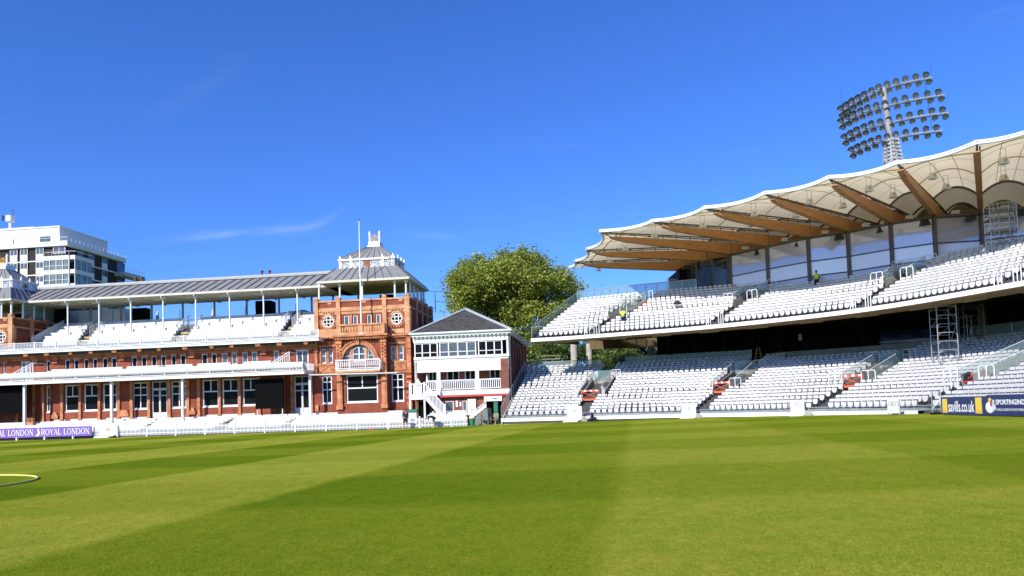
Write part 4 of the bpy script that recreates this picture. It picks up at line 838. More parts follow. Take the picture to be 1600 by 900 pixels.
# roof
q = MB(); ez = zEv - .04; x0, x1, y0, y1 = a0 - .3, a1 + .45, wA - .55, dA + .3
ax_, az_ = PF.W(727.6, 483.5, 9.5); ax_ = U(727.6, 9.6, 483); az_ = Z(727.6, 483.5, 9.6)
q.face([(x0, y0, ez), (x1, y0, ez), (ax_, 9.6, az_)]); q.face([(x1, y0, ez), (x1, y1, ez), (ax_, y1 - 5, az_), (ax_, 9.6, az_)]); q.face([(x0, y0, ez), (ax_, 9.6, az_), (ax_, y1 - 5, az_), (x0, y1, ez)]); q.face([(x0, y1, ez), (ax_, y1 - 5, az_), (x1, y1, ez)]); q.face([(x0, y0, ez), (x0, y1, ez), (x1, y1, ez), (x1, y0, ez)])
rf = q.build('roof', M['slate'], ann)
q = MB(); q.tube([(x0, y0, ez + .06), (ax_, 9.6, az_ + .05)], .13, 5); q.tube([(x1, y0, ez + .06), (ax_, 9.6, az_ + .05)], .13, 5); q.tube([(ax_, 9.6, az_ + .05), (ax_, y1 - 5, az_ + .05)], .13, 5); q.build('hip_lead', mat('hip_lead', (.38, .40, .43), .5), rf)
q = MB(); q.tube([(x0, y0 - .02, ez), (x1, y0 - .02, ez)], .1, 6); q.tube([(x1, y0 - .02, ez), (x1, y1, ez)], .1, 6); q.tube([(a1 + .3, wA + .6, ez), (a1 + .12, wA + .8, ez - .9), (a1 + .12, wA + .8, -.1)], .05, 6); q.build('gutter', M['white'], rf)
q = MB(); q.box(U(757, wA, 640), U(785, wA, 640), wA - .1, wA + .28, 2.15, 2.62); o = q.build('store_sign', M['white'], ann)
q = MB(); q.box(U(771, wA, 632), U(777, wA, 632), wA - .12, wA - .101, 2.33, 2.45); q.build('sign_text', M['green'], o)
q = MB(); q.box(U(771.5, wA, 645), U(778, wA, 645), wA + .05, wA + .12, -.1, 2.1); q.box(U(771.5, wA, 645) + .08, U(778, wA, 645) - .08, wA + .03, wA + .05, .2, .9); q.build('store_door', M['green'], ann)
q = MB(); u0, u1 = U(730.5, wA, 640), U(743.5, wA, 640); q.box(u0, u1, wA + .12, wA + .28, .8, 2.42); q.box((u0 + u1) / 2 - .02, (u0 + u1) / 2 + .02, wA + .1, wA + .12, .8, 2.35); q.box(u0 + .3, u0 + .38, wA + .06, wA + .12, 1.3, 1.6); q.box(u1 - .38, u1 - .3, wA + .06, wA + .12, 1.3, 1.6); q.build('cream_door', M['cream'], ann)
q = MB(); q.box(U(711.5, wA, 632), U(714.5, wA, 632), wA + .25, wA + .29, 1.7, 2.3); q.box(U(717.5, wA, 632), U(720, wA, 632), wA + .25, wA + .29, 1.75, 2.15); q.build('notice', M['letter'], ann)
# white stair to the veranda
q = MB(); s0, s1 = U(639, 3.2, 610), U(664, 3.2, 610); s2 = U(694.5, 3.2, 640)
q.box(s0, s1, 3.2, wA - .15, 2.75, 2.95); q.box(s0, s1, 3.14, 3.199, 2.5, 3.0)
for x in (s0 + .08, s1 - .08): q.box(x - .08, x + .08, 3.2, 3.36, -.15, 4.15); 
q.box(s0, s1, 3.2, 3.28, 3.95, 4.05); x = s0 + .2
while x < s1 - .1: q.box(x, x + .06, 3.22, 3.27, 3.0, 3.95); x += .2
for i in range(11):
    f_ = i / 11; xx = s1 + (s2 - s1) * f_; q.box(xx, xx + (s2 - s1) / 11 + .05, 3.25, 4.6, 2.75 - 2.1 * f_ - .06, 2.75 - 2.1 * f_)
q.hexa([(s1, 3.2, 2.5), (s2, 3.2, .35), (s2, 3.26, .35), (s1, 3.26, 2.5)], [(s1, 3.2, 2.95), (s2, 3.2, .8), (s2, 3.26, .8), (s1, 3.26, 2.95)])
q.hexa([(s1, 3.2, 3.95), (s2, 3.2, 1.8), (s2, 3.27, 1.8), (s1, 3.27, 3.95)], [(s1, 3.2, 4.06), (s2, 3.2, 1.92), (s2, 3.27, 1.92), (s1, 3.27, 4.06)])
for i in range(1, 14): f_ = i / 14; xx = s1 + (s2 - s1) * f_; q.box(xx, xx + .06, 3.21, 3.26, 2.9 - 2.15 * f_, 4.0 - 2.15 * f_)
q.box(s2 - .08, s2 + .1, 3.18, 3.34, .3, 2.0)
for i in range(6): q.box(s0 + .1 + i * .02, s0 + .9, 4.7 + .001 * i, 4.72 + .001 * i, 3, 4.1)
q.prism([(s0 + .2, 4.0), (s0 + .9, 4.0), (s0 + .55, 4.6)], 4.5, 4.55); q.prism([(s1 + .1, 4.1), (s1 + .35, 4.1), (s1 + .2, 4.9)], 3.2, 3.3)
tag(q.build('veranda_stair', M['white'], ann))
q = MB(); q.box(s0 + .25, s1 - .1, 5.22, 5.29, .4, 2.3); q.build('dark_panel', M['dark'], ann)  # flat near-black sheet set on the wall below the landing

# ------------------------------------------------------------------ terrace in front of the pavilion, benches
tr_ = MB(); T0 = U(-120, 0)
tU1 = U(650, 3, 660); tU2 = U(731, 3, 660)
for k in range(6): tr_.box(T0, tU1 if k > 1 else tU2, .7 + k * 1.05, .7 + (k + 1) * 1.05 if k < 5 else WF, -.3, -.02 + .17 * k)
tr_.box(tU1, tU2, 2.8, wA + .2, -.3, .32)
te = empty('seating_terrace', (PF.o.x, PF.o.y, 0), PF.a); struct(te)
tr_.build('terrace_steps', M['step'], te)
def bench_mesh(L_):
    m_ = MB()
    for i in range(3): m_.box(0, L_, .02 + i * .13, .13 + i * .13, .40, .44)
    for i in range(3): m_.box(0, L_, .43 + i * .02, .46 + i * .02, .50 + i * .13, .61 + i * .13)
    n_ = max(2, int(L_ / 1.9) + 1)
    for i in range(n_):
        x = .04 + (L_ - .12) * i / (n_ - 1); m_.box(x, x + .05, .03, .44, .0, .399); m_.box(x, x + .05, .465, .50, .40, .88)
    return m_
def bench(u0, u1, w, z, label, group, split=True):
    o = empty('bench', PF.G(u0, w, z), PF.a); L_ = u1 - u0
    m_ = MB()
    for i in range(3): m_.box(0, L_, .02 + i * .13, .13 + i * .13, .40, .44)
    m_.build('seat', M['bench'], o); m_ = MB()
    for i in range(3): m_.box(0, L_, .43 + i * .02, .46 + i * .02, .50 + i * .13, .61 + i * .13)
    m_.build('backrest', M['bench'], o); n_ = max(2, int(L_ / 1.9) + 1); m_ = MB()
    for i in range(n_):
        x = .04 + (L_ - .12) * i / (n_ - 1); m_.box(x, x + .05, .03, .44, .0, .399); m_.box(x, x + .05, .465, .50, .40, .88)
    m_.build('frame', M['steel'], o)
    return tag(o, label, 'bench', group)
ORD = ['front', 'second', 'third', 'fourth', 'fifth', 'sixth', 'seventh']
secs = [(-60, 6, 'by the dark screen'), (16, 213, 'behind the purple board'), (228, 332, 'below the two glazed doors'), (352, 437, 'below the black scoreboard'), (452, 628, 'below the red brick tower'), (662, 727, 'in front of the veranda stair')]
for j, (a, b_, ds) in enumerate(secs):
    for k in range(5 if j < 5 else 4):
        zz = -.02 + .17 * k; ww = .85 + 1.05 * k; sh = 2.2 * k if j not in (5,) else 0
        u0, u1 = U(a, ww, 660) + (.25 * k if j else 0), U(b_, ww, 660) + (.45 * k if j < 4 else 0)
        bench(u0, u1, ww, zz, 'white slatted bench, %s row of the ground terrace %s' % (ORD[k], ds), 'white benches on the ground terrace')
for a, b_, ds in ((78, 96, 'under the small window'), (104, 152, 'under the paired windows'), (160, 228, 'left of the left door'), (314, 395, 'under the three windows'), (520, 560, 'under the big tower window')):
    bench(U(a, 5.9, 652), U(b_, 5.9, 652), 5.98, .83, 'white bench in shade against the brick wall %s' % ds, 'benches against the pavilion wall')
usec = [(60, 112, 'beside the left tower'), (130, 262, 'above the slim windows'), (286, 430, 'in the middle'), (447, 489, 'beside the right tower')]
for j, (a, b_, ds) in enumerate(usec):
    for k in range(7):
        w0, zz = rowsU[k]; u0 = U(a, w0, 510) + (.28 * k if j else .1 * k); u1 = min(U(b_, w0, 505) + .28 * k, uT0 - .25)
        bench(u0, u1, w0 + .15, zz + .001, 'white slatted bench, %s row of the roofed upper terrace %s' % (ORD[k], ds), 'white benches on the upper terrace')
q = MB()
for a, yy in ((121, 510), (272, 510), (440, 508)):
    for k in range(4): w0, zz = rowsU[k]; uu = U(a, w0, yy) + .28 * k; q.box(uu - .1, uu + .75, w0 + .05, w0 + .6, zz + .002, zz + .2)
q.build('aisle_step', M['ywood'], pav)
for a, b_, k_ in ((74, 97, 0), (98, 140, 1), (141, 186, 2), (193, 255, 3), (243, 296, 4), (304, 356, 5), (377, 420, 6)):
    bench(U(a, 5.0, 575), U(b_, 5.0, 575), 5.05, zLB1 + .30, 'white bench back over the lower balcony rail, %s from left' % ['first', 'second', 'third', 'fourth', 'fifth', 'sixth', 'seventh'][k_], 'benches on the lower balcony')
for p0, p1, y0, y1, rise in ((21, 51, 581, 568, 0), (425, 452, 569, 555, 0)):
    q = MB(); w_ = 4.8; c0_, c1_ = U(p0, w_, 575), U(p1, w_, 575)
    for i in range(9): f_ = i / 8; x = c0_ + (c1_ - c0_) * f_; q.box(x - .025, x + .025, w_, w_ + .05, zLB1 - .05, zLBr + .15 + 1.0 * f_)
    q.tube([(c0_, w_, zLBr + .15), (c1_, w_, zLBr + 1.15)], .05, 5); q.tube([(c1_, w_, zLBr + 1.15), (c1_, w_ + 2.2, zLBr + 1.15)], .05, 5); q.box(c1_ - .05, c1_ + .05, w_, w_ + .1, zLB1, zLBr + 1.2); q.tube([(c0_, w_, zLBr - .1), (c1_, w_, zLBr + .9)], .03, 5)
    q.build('hatch_rail', M['white'], pav)
# dark score screens
for a, b_, y0, y1, lab in ((-60, 37, 602, 647.5, 'large black screen cut by the left edge of the photo'), (398.5, 441.5, 592, 638.5, 'black electronic scoreboard on legs under the lower balcony')):
    o = empty('score_screen', PF.G(U(a, 4.9), 4.9, 0), PF.a); L_ = U(b_, 4.9) - U(a, 4.9); z0, z1 = Z((a + b_) / 2, y1, 4.9), Z((a + b_) / 2, y0, 4.9)
    tag(o, lab, 'scoreboard'); q = MB(); q.box(0, L_, 0, .3, z0, z1); q.build('housing', M['black'], o)
    q = MB(); q.box(.06, L_ - .06, -.012, -.002, z0 + .06, z1 - .06); q.build('display', mat('display_black', (.004, .004, .004), .5, spec=.03), o)
    for x in (.1, L_ - .15): q = MB(); q.box(x, x + .07, .1, .17, .6, z0); q.build('leg', M['white'], o)
q = MB(); q.tube([(0, 0, 0), (0, 0, 0)], .1)
# statue and planters near the left column
o = empty('urn_stand', PF.G(U(47, 4.2, 650), 4.2, .5), PF.a); tag(o, 'terracotta pots on a pale stand beside the left balcony column', 'planter')
q = MB(); q.box(-.35, .3, 0, .6, 0, 1.0); q.box(-.4, .35, -.05, .65, 1.0, 1.08); q.build('stand', M['terra2'], o)
q = MB()
for x in (-.25, .15, .7): q.tube([(x, .2, 1.08 if x < .5 else 0), (x, .2, 1.35 if x < .5 else .35), (x, .2, 1.45 if x < .5 else .45)], [.12, .2, .22], 8)
q.build('pot', M['terra'], o)
# ------------------------------------------------------------------ picket fence, gate, boards
def picket(u0, u1, label, post_step=2.95):
    o = empty('picket_fence', PF.G(u0, 0, -.15), PF.a); L_ = u1 - u0; tag(o, label, 'fence')
    q = MB(); x = .05
    while x < L_: q.box(x, x + .055, 0, .025, .08, .92); q.box(x + .012, x + .043, 0, .025, .92, .96); x += .135
    q.build('picket', M['white_rail'], o)
    q = MB(); q.box(0, L_, .026, .07, .25, .33); q.box(0, L_, .026, .07, .74, .82); q.build('rail', M['white_rail'], o)
    x = 0; 
    while x < L_ + .05:
        q = MB(); q.box(x - .055, x + .055, -.02, .10, -.05, 1.04); q.box(x - .07, x + .07, -.035, .115, 1.04, 1.08); q.build('post', M['white_rail'], o); x += post_step
    return o
picket(U(184, 0, 675), U(731, 0, 665), 'white picket fence between the pavilion benches and the lawn')
picket(U(147, 0, 675), U(157, 0, 675), 'short run of white picket fence between the purple board and the gate')
q = MB(); q.box(T0, U(731, 0, 665), .1, .65, -.4, -.06); o = q.build('kerb_strip', mat('worn_earth', (.16, .13, .09), .95, var=.4, scale=5), None); o.location = (PF.o.x, PF.o.y, 0); o.rotation_euler = (0, 0, PF.a); struct(o)
SER = {  # stroke letters on a 1-high grid: (x0,z0,x1,z1,thickness)
 'R': (.78, [(.12, 0, .12, 1, .13), (.12, .96, .5, .96, .07), (.12, .5, .5, .5, .06), (.5, .96, .66, .85, .1), (.66, .85, .66, .62, .13), (.66, .62, .5, .5, .1), (.38, .5, .76, .02, .13), (0, .02, .26, .02, .05), (.62, .02, .84, .02, .05), (0, .98, .2, .98, .05)]),
 'O': (.9, [(.08, .35, .08, .65, .13), (.08, .65, .25, .92, .1), (.25, .92, .45, 1, .07), (.45, 1, .65, .92, .07), (.65, .92, .82, .65, .1), (.82, .65, .82, .35, .13), (.82, .35, .65, .08, .1), (.65, .08, .45, 0, .07), (.45, 0, .25, .08, .07), (.25, .08, .08, .35, .1)]),
 'Y': (.76, [(.06, .98, .38, .48, .12), (.7, .98, .38, .48, .06), (.38, .5, .38, 0, .13), (-.04, .98, .2, .98, .05), (.56, .98, .8, .98, .05), (.24, .02, .52, .02, .05)]),
 'A': (.84, [(.1, .02, .42, 1, .06), (.42, 1, .74, .02, .13), (.24, .36, .6, .36, .05), (-.02, .02, .2, .02, .05), (.6, .02, .88, .02, .05)]),
 'L': (.62, [(.12, 0, .12, 1, .13), (.12, .04, .56, .04, .07), (.56, .04, .58, .24, .05), (0, .98, .26, .98, .05), (0, .02, .2, .02, .05)]),
 'N': (.88, [(.12, 0, .12, 1, .06), (.12, 1, .74, 0, .13), (.74, 0, .74, 1, .06), (0, .98, .2, .98, .05), (0, .02, .24, .02, .05), (.62, .98, .86, .98, .05)]),
 'D': (.88, [(.12, 0, .12, 1, .13), (.12, .96, .45, .96, .06), (.12, .04, .45, .04, .06), (.45, .96, .68, .85, .08), (.68, .85, .8, .6, .12), (.8, .6, .8, .4, .13), (.8, .4, .68, .15, .12), (.68, .15, .45, .04, .08), (0, .98, .2, .98, .05), (0, .02, .2, .02, .05)]),
 'S': (.58, [(.48, .88, .3, .98, .07), (.3, .98, .12, .88, .09), (.12, .88, .12, .68, .11), (.12, .68, .44, .38, .13), (.44, .38, .46, .16, .11), (.46, .16, .3, .02, .08), (.3, .02, .06, .12, .06), (.5, .75, .5, .95, .04), (.06, .06, .06, .26, .04)]),
 "'": (.2, [(.1, 1, .06, .76, .1)]), ' ': (.42, [])}
def serif(q, s, x, z, h, y, sx=1.0, gap=.10):
    for ch in s:
        wd, st = SER[ch]
        for (x0, z0, x1, z1, t_) in st:
            d = Vector((x1 - x0, z1 - z0)); dl = d.length or 1; nx_, nz_ = -d.y / dl * t_ / 2, d.x / dl * t_ / 2; ex, ez_ = d.x / dl * .015, d.y / dl * .015
            q.face([(x + (x0 + nx_ - ex) * h * sx, y, z + (z0 + nz_ - ez_) * h), (x + (x1 + nx_ + ex) * h * sx, y, z + (z1 + nz_ + ez_) * h), (x + (x1 - nx_ + ex) * h * sx, y, z + (z1 - nz_ + ez_) * h), (x + (x0 - nx_ - ex) * h * sx, y, z + (z0 - nz_ - ez_) * h)])
            y -= .00015
        x += (wd + gap) * h * sx
    return x
def serif_w(s, h, sx, gap=.10): return sum((SER[c][0] + gap) * h * sx for c in s)
# purple boundary board
uP1 = U(145.5, -.05, 673); uP0 = U(-70, -.05, 675); o = empty('advert_board', PF.G(uP0, -.25, -.15), PF.a); tag(o, 'purple ROYAL LONDON board on white feet at the lawn edge', 'advertising board')
Lp = uP1 - uP0; hb0, hb1 = .20, 1.12
q = MB(); q.box(0, Lp, 0, .06, hb0, hb1); q.build('panel', M['purple'], o)
q = MB(); h_ = .56; zt = hb0 + .19
wd = serif_w('ROYAL LONDON', h_, .86); xr = Lp - .22 - wd + .05; serif(q, 'ROYAL LONDON', xr, zt, h_, -.006, .86)
bird = U(57, -.25, 675) - uP0
x2 = bird - .35 - wd; serif(q, 'ROYAL LONDON', bird - .28 - wd, zt, h_, -.006, .86); q.build('lettering', M['letter'], o)
q = MB(); q.k = 0
pel = [(-.14, .0), (.05, .04), (.16, .0), (.13, .10), (.24, .22), (.28, .38), (.20, .52), (.10, .60), (.13, .68), (.24, .64), (.16, .74), (.06, .78), (.00, .70), (-.02, .56), (.06, .42), (.0, .26), (-.18, .10), (-.24, .02)]
i0 = len(q.v); q.v += [(bird + .12 + a * .9, -.008, hb0 + .09 + b_ * .95) for a, b_ in pel]; q.f.append(tuple(range(i0, i0 + len(pel)))); q.m.append(0); q.build('bird_emblem', M['letter'], o)
for a in (26, 69.5, 114): x = U(a, -.25, 685) - uP0; q = MB(); q.box(x - .06, x + .06, -.05, .15, -.08, hb0 + .02); q.build('foot', M['white'], o)
# small gate with gold crest and ramp
o = empty('sight_gate', PF.G(U(158, -.1, 675), -.15, -.15), PF.a); tag(o, 'white gate panel with a round gold crest and a white step', 'gate'); L_ = U(183, -.1, 675) - U(158, -.1, 675)
q = MB(); q.box(0, L_, 0, .06, .18, 1.15); q.box(L_ - .02, L_ + .1, -.05, .1, 0, 1.2); q.box(-.08, .02, -.05, .1, 0, 1.2); q.build('panel', M['white'], o)
q = MB(); cxg, czg = L_ * .48, .72
q.tube([(cxg + .2 * cos(t_), -.02, czg + .22 * sin(t_)) for t_ in [k * pi / 8 for k in range(17)]], .022, 5, cap=False); q.tube([(cxg + .1 * cos(t_), -.02, czg + .12 * sin(t_)) for t_ in [.6 + k * pi / 5 for k in range(8)]], .02, 4)
q.tube([(cxg - .12, -.02, czg - .1), (cxg - .06, -.02, czg + .1), (cxg, -.02, czg - .02), (cxg + .06, -.02, czg + .1), (cxg + .12, -.02, czg - .1)], .018, 4); q.build('crest', M['gold'], o)
q = MB(); q.box(-.1, L_ - .4, -.7, -.06, -.02, .12); q.box(.1, L_ - .1, -.35, -.058, .12, .24); q.build('step', M['white'], o)
# bollards of the terrace, flagpole
o = empty('flagpole', PF.G(U(561.5, 4.9, 475), 4.9, 9.2), PF.a); tag(o, 'tall white flagpole without a flag in front of the brick tower', 'flagpole')
zt = Z(561.5, 342.5, 4.9) - 9.2; q = MB(); q.tube([(0, .45, 0), (0, .45, zt * .6), (0, .45, zt)], [.085, .07, .04], 8); q.box(-.2, .2, .25, .65, -.02, .12); q.build('pole', M['white'], o)
q = MB(); q.ball((0, .45, zt + .06), .09, 8, 6); q.build('finial', M['seat_b'], o)
# closed canvas parasols and small tables on the roof terrace
for a, lab in ((246, 'closed cream parasol left on the pavilion roof terrace'), (333, 'closed cream parasol in the middle of the pavilion roof terrace'), (401, 'closed cream parasol beside the black kiosk on the pavilion roof')):
    o = empty('parasol', PF.G(U(a, 17, 480), 17, zD), PF.a); tag(o, lab, 'parasol', 'closed parasols on the pavilion roof')
    q = MB(); q.tube([(0, 0, .3), (0, 0, .5), (0, 0, 1.1), (0, 0, 2.3), (0, 0, 2.6)], [.42, .38, .26, .12, .03], 9); q.build('canopy', M['umbrella'], o); q = MB(); q.tube([(0, 0, 0), (0, 0, .3)], .03); q.box(-.25, .25, -.25, .25, 0, .06); q.build('pole', M['dsteel'], o)
# aerial masts behind the annex
for a, y0, y1, lab, bars in ((680.5, 455, 497, 'thin television aerial on the tower parapet right of the roofed deck', ((674, 682, 456), (677, 686, 461))),):
    o = empty('aerial', PF.G(U(a, 16, 480), 15.9, 12.5), PF.a); tag(o, lab, 'aerial'); zt = Z(a, y0, 16) - 12.5
    q = MB(); q.tube([(0, 0, 0), (0, 0, zt)], .045, 5); q.tube([(-.5, 0, zt - .05), (1.0, 0, zt - .05)], .025, 4); q.tube([(-.05, 0, zt * .5), (.7, 0, zt * .5)], .025, 4); q.build('mast', M['dsteel'], o)
# ------------------------------------------------------------------ bin, chairs, stair wall by the store
def local(px, w, y=660): return PF.G(U(px, w, y), w, zg(PF.G(U(px, w, y), w, 0).x))
o = empty('litter_bin', local(737, 0), PF.a); tag(o, 'green litter bin with an orange lid at the fence end', 'bin')
q = MB(); q.tube([(0, .3, 0), (0, .3, .65)], [.22, .27], 12); q.build('body', M['green'], o); q = MB(); q.tube([(0, .3, .65), (0, .3, .70)], [.28, .28], 12); q.build('lid', M['orange'], o)
o = empty('utility_bin', local(644, 2.6, 650), PF.a); o.location.z = .3; tag(o, 'pale green lidded utility box under the veranda stair', 'bin'); q = MB(); q.box(-.35, .4, 0, .5, 0, 1.0); q.build('body', M['white'], o); q = MB(); q.box(-.4, .5, -.05, .55, 1.0, 1.3); q.build('lid', M['green'], o)
o = empty('ramp_stair', local(742, 1.4), PF.a); tag(o, 'grey concrete stair wall with a white sloping handrail behind the bin', 'steps')
q = MB(); q.prism([(-.3, 0), (1.2, 0), (1.2, 1.55), (-.3, .5)], 0, 2.4); q.build('stair_wall', mat('grey_green_wall', (.17, .20, .18), .85, var=.2), o)
q = MB(); q.tube([(-.5, -.05, .95), (1.1, -.05, 2.15)], .04, 6)
for i in range(6): q.tube([(-.4 + i * .3, -.05, .5 + i * .2), (-.4 + i * .3, -.05, 1.0 + i * .225)], .025, 4)
q.hexa([(-.5, -.06, .45), (1.1, -.06, 1.65), (1.1, -.03, 1.65), (-.5, -.03, .45)], [(-.5, -.06, .8), (1.1, -.06, 2.0), (1.1, -.03, 2.0), (-.5, -.03, .8)]); q.build('handrail', M['white'], o)
def gchair(px, w, rz, lab, L_=.6):
    o = empty('garden_chair', local(px, w), PF.a + rz); tag(o, lab, 'chair', 'weathered chairs by the green door')
    q = MB(); [q.box(-L_ / 2, L_ / 2, -.25 + i * .12, -.16 + i * .12, .42, .45) for i in range(4)]; q.build('seat', M['gwood'], o)
    q = MB(); [q.box(-L_ / 2, L_ / 2, .24, .27, .55 + i * .12, .63 + i * .12) for i in range(4)]; q.build('backrest', M['gwood'], o)
    for x in (-L_ / 2, L_ / 2 - .06):
        for y_, zt in ((-.25, .65), (.22, 1.0)): q = MB(); q.box(x, x + .06, y_, y_ + .06, 0, zt); q.build('leg', M['gwood'], o)
        q = MB(); q.box(x - .01, x + .07, -.27, .26, .65, .69); q.build('armrest', M['gwood'], o)
gchair(757, 1.2, .5, 'weathered wooden armchair, leftmost beside the green door'); gchair(764.5, 2.0, .1, 'weathered wooden bench seat in front of the dark doorway', 1.1); gchair(773, 1.6, -.5, 'weathered wooden armchair, rightmost beside the green door')
# kit lying on the grass
o = empty('tool_bag', PF.G(U(574, -1.0, 673), -1.0, -.15), PF.a); tag(o, 'dark tools and a red cloth lying on the lawn edge below the tower', 'tools')
q = MB(); q.box(-1.0, -.1, 0, .2, 0, .09); q.box(.7, 1.6, .05, .25, 0, .11); q.build('dark_tool', M['seat_b'], o); q = MB(); q.box(.0, .5, 0, .2, 0, .12); q.build('red_cloth', M['red'], o)
# hose ring on the outfield
o = None; q = MB(); cxr, cyr, rr = -16.8, 19.2, 3.7
q.tube([(cxr + rr * cos(t_), cyr + rr * sin(t_), zg(cxr + rr * cos(t_)) + .025) for t_ in [k * pi / 48 for k in range(97)]], .028, 6, cap=False)
tag(q.build('rope_ring', M['rope'], None, smooth=True), 'pale yellow rope laid in a ring on the grass at the left edge', 'rope')
# ------------------------------------------------------------------ curved grandstand
st = empty('grandstand', (0, 0, 0)); tag(st, 'curved two tier grandstand with a scalloped cream fabric roof on timber beams', 'grandstand')
def xy(px, Y): return ((px - 800) / F * Y * 1.0, Y)
def atYz(px, Y, z=2.0):      # plan position seen at px for depth Y, height z
    y0 = 600.0
    for _ in range(6):
        p = atY(px, y0, Y); y0 -= (z - p.z) * F / Y
    return (atY(px, y0, Y).x, Y)
LF = [atYz(785, 65, .6), atYz(908, 63, .6), atYz(1093, 58.5, .6), atYz(1275, 51, .6), atYz(1436, 44, .6), (24.6, 32), (24.4, 22)]
def off(p, deg, L_): return (p[0] + L_ * sin(radians(deg)), p[1] + L_ * cos(radians(deg)))
LB = [atYz(822, 79, 5.6), atYz(955, 77, 5.6), atYz(1187, 71.5, 5.6), atYz(1430, 62.5, 5.6), off(LF[4], 72, 15.5), (40, 32.5), (40, 22)]
UFr = [atYz(833, 71.94, 8.0), atYz(925, 69.83, 8.0), atYz(1117, 64.40, 8.0), atYz(1345, 55.75, 8.0), atYz(1575, 45.45, 8.0), (33.6, 35.5), (33.8, 25)]
UBk = [atYz(903, 79.6, 12.6), atYz(1018, 75.9, 12.6), off(UFr[2], 47, 10.3), off(UFr[3], 57, 10.3), off(UFr[4], 70, 10.3), (43.8, 36.5), (44, 25)]
def cr_(P, t):
    n_ = len(P) - 1; i = min(int(t), n_ - 1); f_ = t - i
    g_ = lambda k: P[max(0, min(n_, k))] if 0 <= k <= n_ else ((2 * P[0][0] - P[1][0], 2 * P[0][1] - P[1][1]) if k < 0 else (2 * P[n_][0] - P[n_ - 1][0], 2 * P[n_][1] - P[n_ - 1][1]))
    a, b_, c, d = g_(i - 1), g_(i), g_(i + 1), g_(i + 2)
    return tuple(.5 * (2 * b_[k] + (c[k] - a[k]) * f_ + (2 * a[k] - 5 * b_[k] + 4 * c[k] - d[k]) * f_ ** 2 + (3 * b_[k] - a[k] - 3 * c[k] + d[k]) * f_ ** 3) for k in (0, 1))
def surf(Fr, Bk, t, s): a = cr_(Fr, t); b_ = cr_(Bk, t); return (a[0] + (b_[0] - a[0]) * s, a[1] + (b_[1] - a[1]) * s)
NT = 60; TM = 6.0
def ribbon(q, fn0, fn1, t0=0., t1=TM, n_=NT):
    P = [(fn0(t0 + (t1 - t0) * i / n_), fn1(t0 + (t1 - t0) * i / n_)) for i in range(n_ + 1)]
    for (a, b_), (c, d) in zip(P, P[1:]): q.face([a, c, d, b_])
NL, ZL, RL = 18, .52, .264; NU, ZU, RU = 13, 8.17, .34
def tier(name, Fr, Bk, n_, z0, rise, m_):
    q = MB()
    for k in range(n_):
        s0, s1 = k / n_, (k + 1) / n_; z = z0 + rise * k
        ribbon(q, lambda t_: (*surf(Fr, Bk, t_, s0), z), lambda t_: (*surf(Fr, Bk, t_, s1), z))
        ribbon(q, lambda t_: (*surf(Fr, Bk, t_, s0), z - rise), lambda t_: (*surf(Fr, Bk, t_, s0), z))
    return q.build(name, m_, st)
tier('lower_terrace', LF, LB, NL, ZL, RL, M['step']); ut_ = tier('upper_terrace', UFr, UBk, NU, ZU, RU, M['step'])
P3 = lambda C_, t_, s_, z_: (*surf(*C_, t_, s_), z_)
CL, CU_ = (LF, LB), (UFr, UBk)
# front wall, plinth and kick board of the lower tier
q = MB(); ribbon(q, lambda t_: P3(CL, t_, -.035, .24), lambda t_: P3(CL, t_, -.035, .53), 0, 4.05); ribbon(q, lambda t_: P3(CL, t_, -.035, .53), lambda t_: P3(CL, t_, .0, .53), 0, 4.05); ribbon(q, lambda t_: P3(CL, t_, -.035, .24), lambda t_: P3(CL, t_, .0, .24), 0, 4.05)
q.face([P3(CL, 0, -.035, .24), P3(CL, 0, .0, .24), P3(CL, 0, .0, .53), P3(CL, 0, -.035, .53)]); q.build('front_wall', M['white'], st)
q = MB(); ribbon(q, lambda t_: P3(CL, t_, -.012, -.3), lambda t_: P3(CL, t_, -.012, .24), .02, 4.05); q.build('plinth', mat('plinth_stone', (.50, .43, .34), .85, var=.2, scale=1.5), st)
q = MB(); ribbon(q, lambda t_: P3(CL, t_, .003, .53), lambda t_: P3(CL, t_, .003, .72), .04, 4.9); q.build('kick_board', mat('kick_grey', (.20, .23, .22), .6, var=.3, scale=4), st)
q = MB()
q.tube([P3(CL, t_ / 20 * 5, -.004, .82) for t_ in range(0, 20)], .025, 5); q.build('front_rail', M['steel'], st)
# left end wall of lower tier, stepped, and side balustrade
q = MB()
for k in range(NL):
    a = surf(*CL, 0, k / NL); b_ = surf(*CL, 0, (k + 1) / NL); zt = ZL + RL * k + .05; q.hexa([(a[0] - .15, a[1], -.3), (a[0], a[1], -.3), (b_[0], b_[1], -.3), (b_[0] - .15, b_[1], -.3)], [(a[0] - .15, a[1], zt), (a[0], a[1], zt), (b_[0], b_[1], zt), (b_[0] - .15, b_[1], zt)])
q.build('end_wall', M['concrete'], st)
def slope_glass(q, C_, n_, z0, rise, t_, s0, s1, h0, h1, off_=0.):
    a = surf(*C_, t_, s0); b_ = surf(*C_, t_, s1); za, zb = z0 + rise * n_ * s0, z0 + rise * n_ * s1
    q.face([(a[0] + off_, a[1], za + h0), (b_[0] + off_, b_[1], zb + h0), (b_[0] + off_, b_[1], zb + h1), (a[0] + off_, a[1], za + h1)])
    return (a[0] + off_, a[1], za + h1), (b_[0] + off_, b_[1], zb + h1)
q = MB(); e0_, e1_ = slope_glass(q, CL, NL, ZL, RL, 0, 0, 1, .1, 1.05, -.08); q.build('side_balustrade', M['tint2'], st)
q = MB(); q.tube([e0_, e1_], .03, 5); f0_, f1_ = (Vector(e0_) - Vector((0, 0, .95))), (Vector(e1_) - Vector((0, 0, .95)))
for i in range(12): p_ = f0_.lerp(f1_, i / 11); q.tube([p_, p_ + Vector((0, 0, .95))], .025, 4)
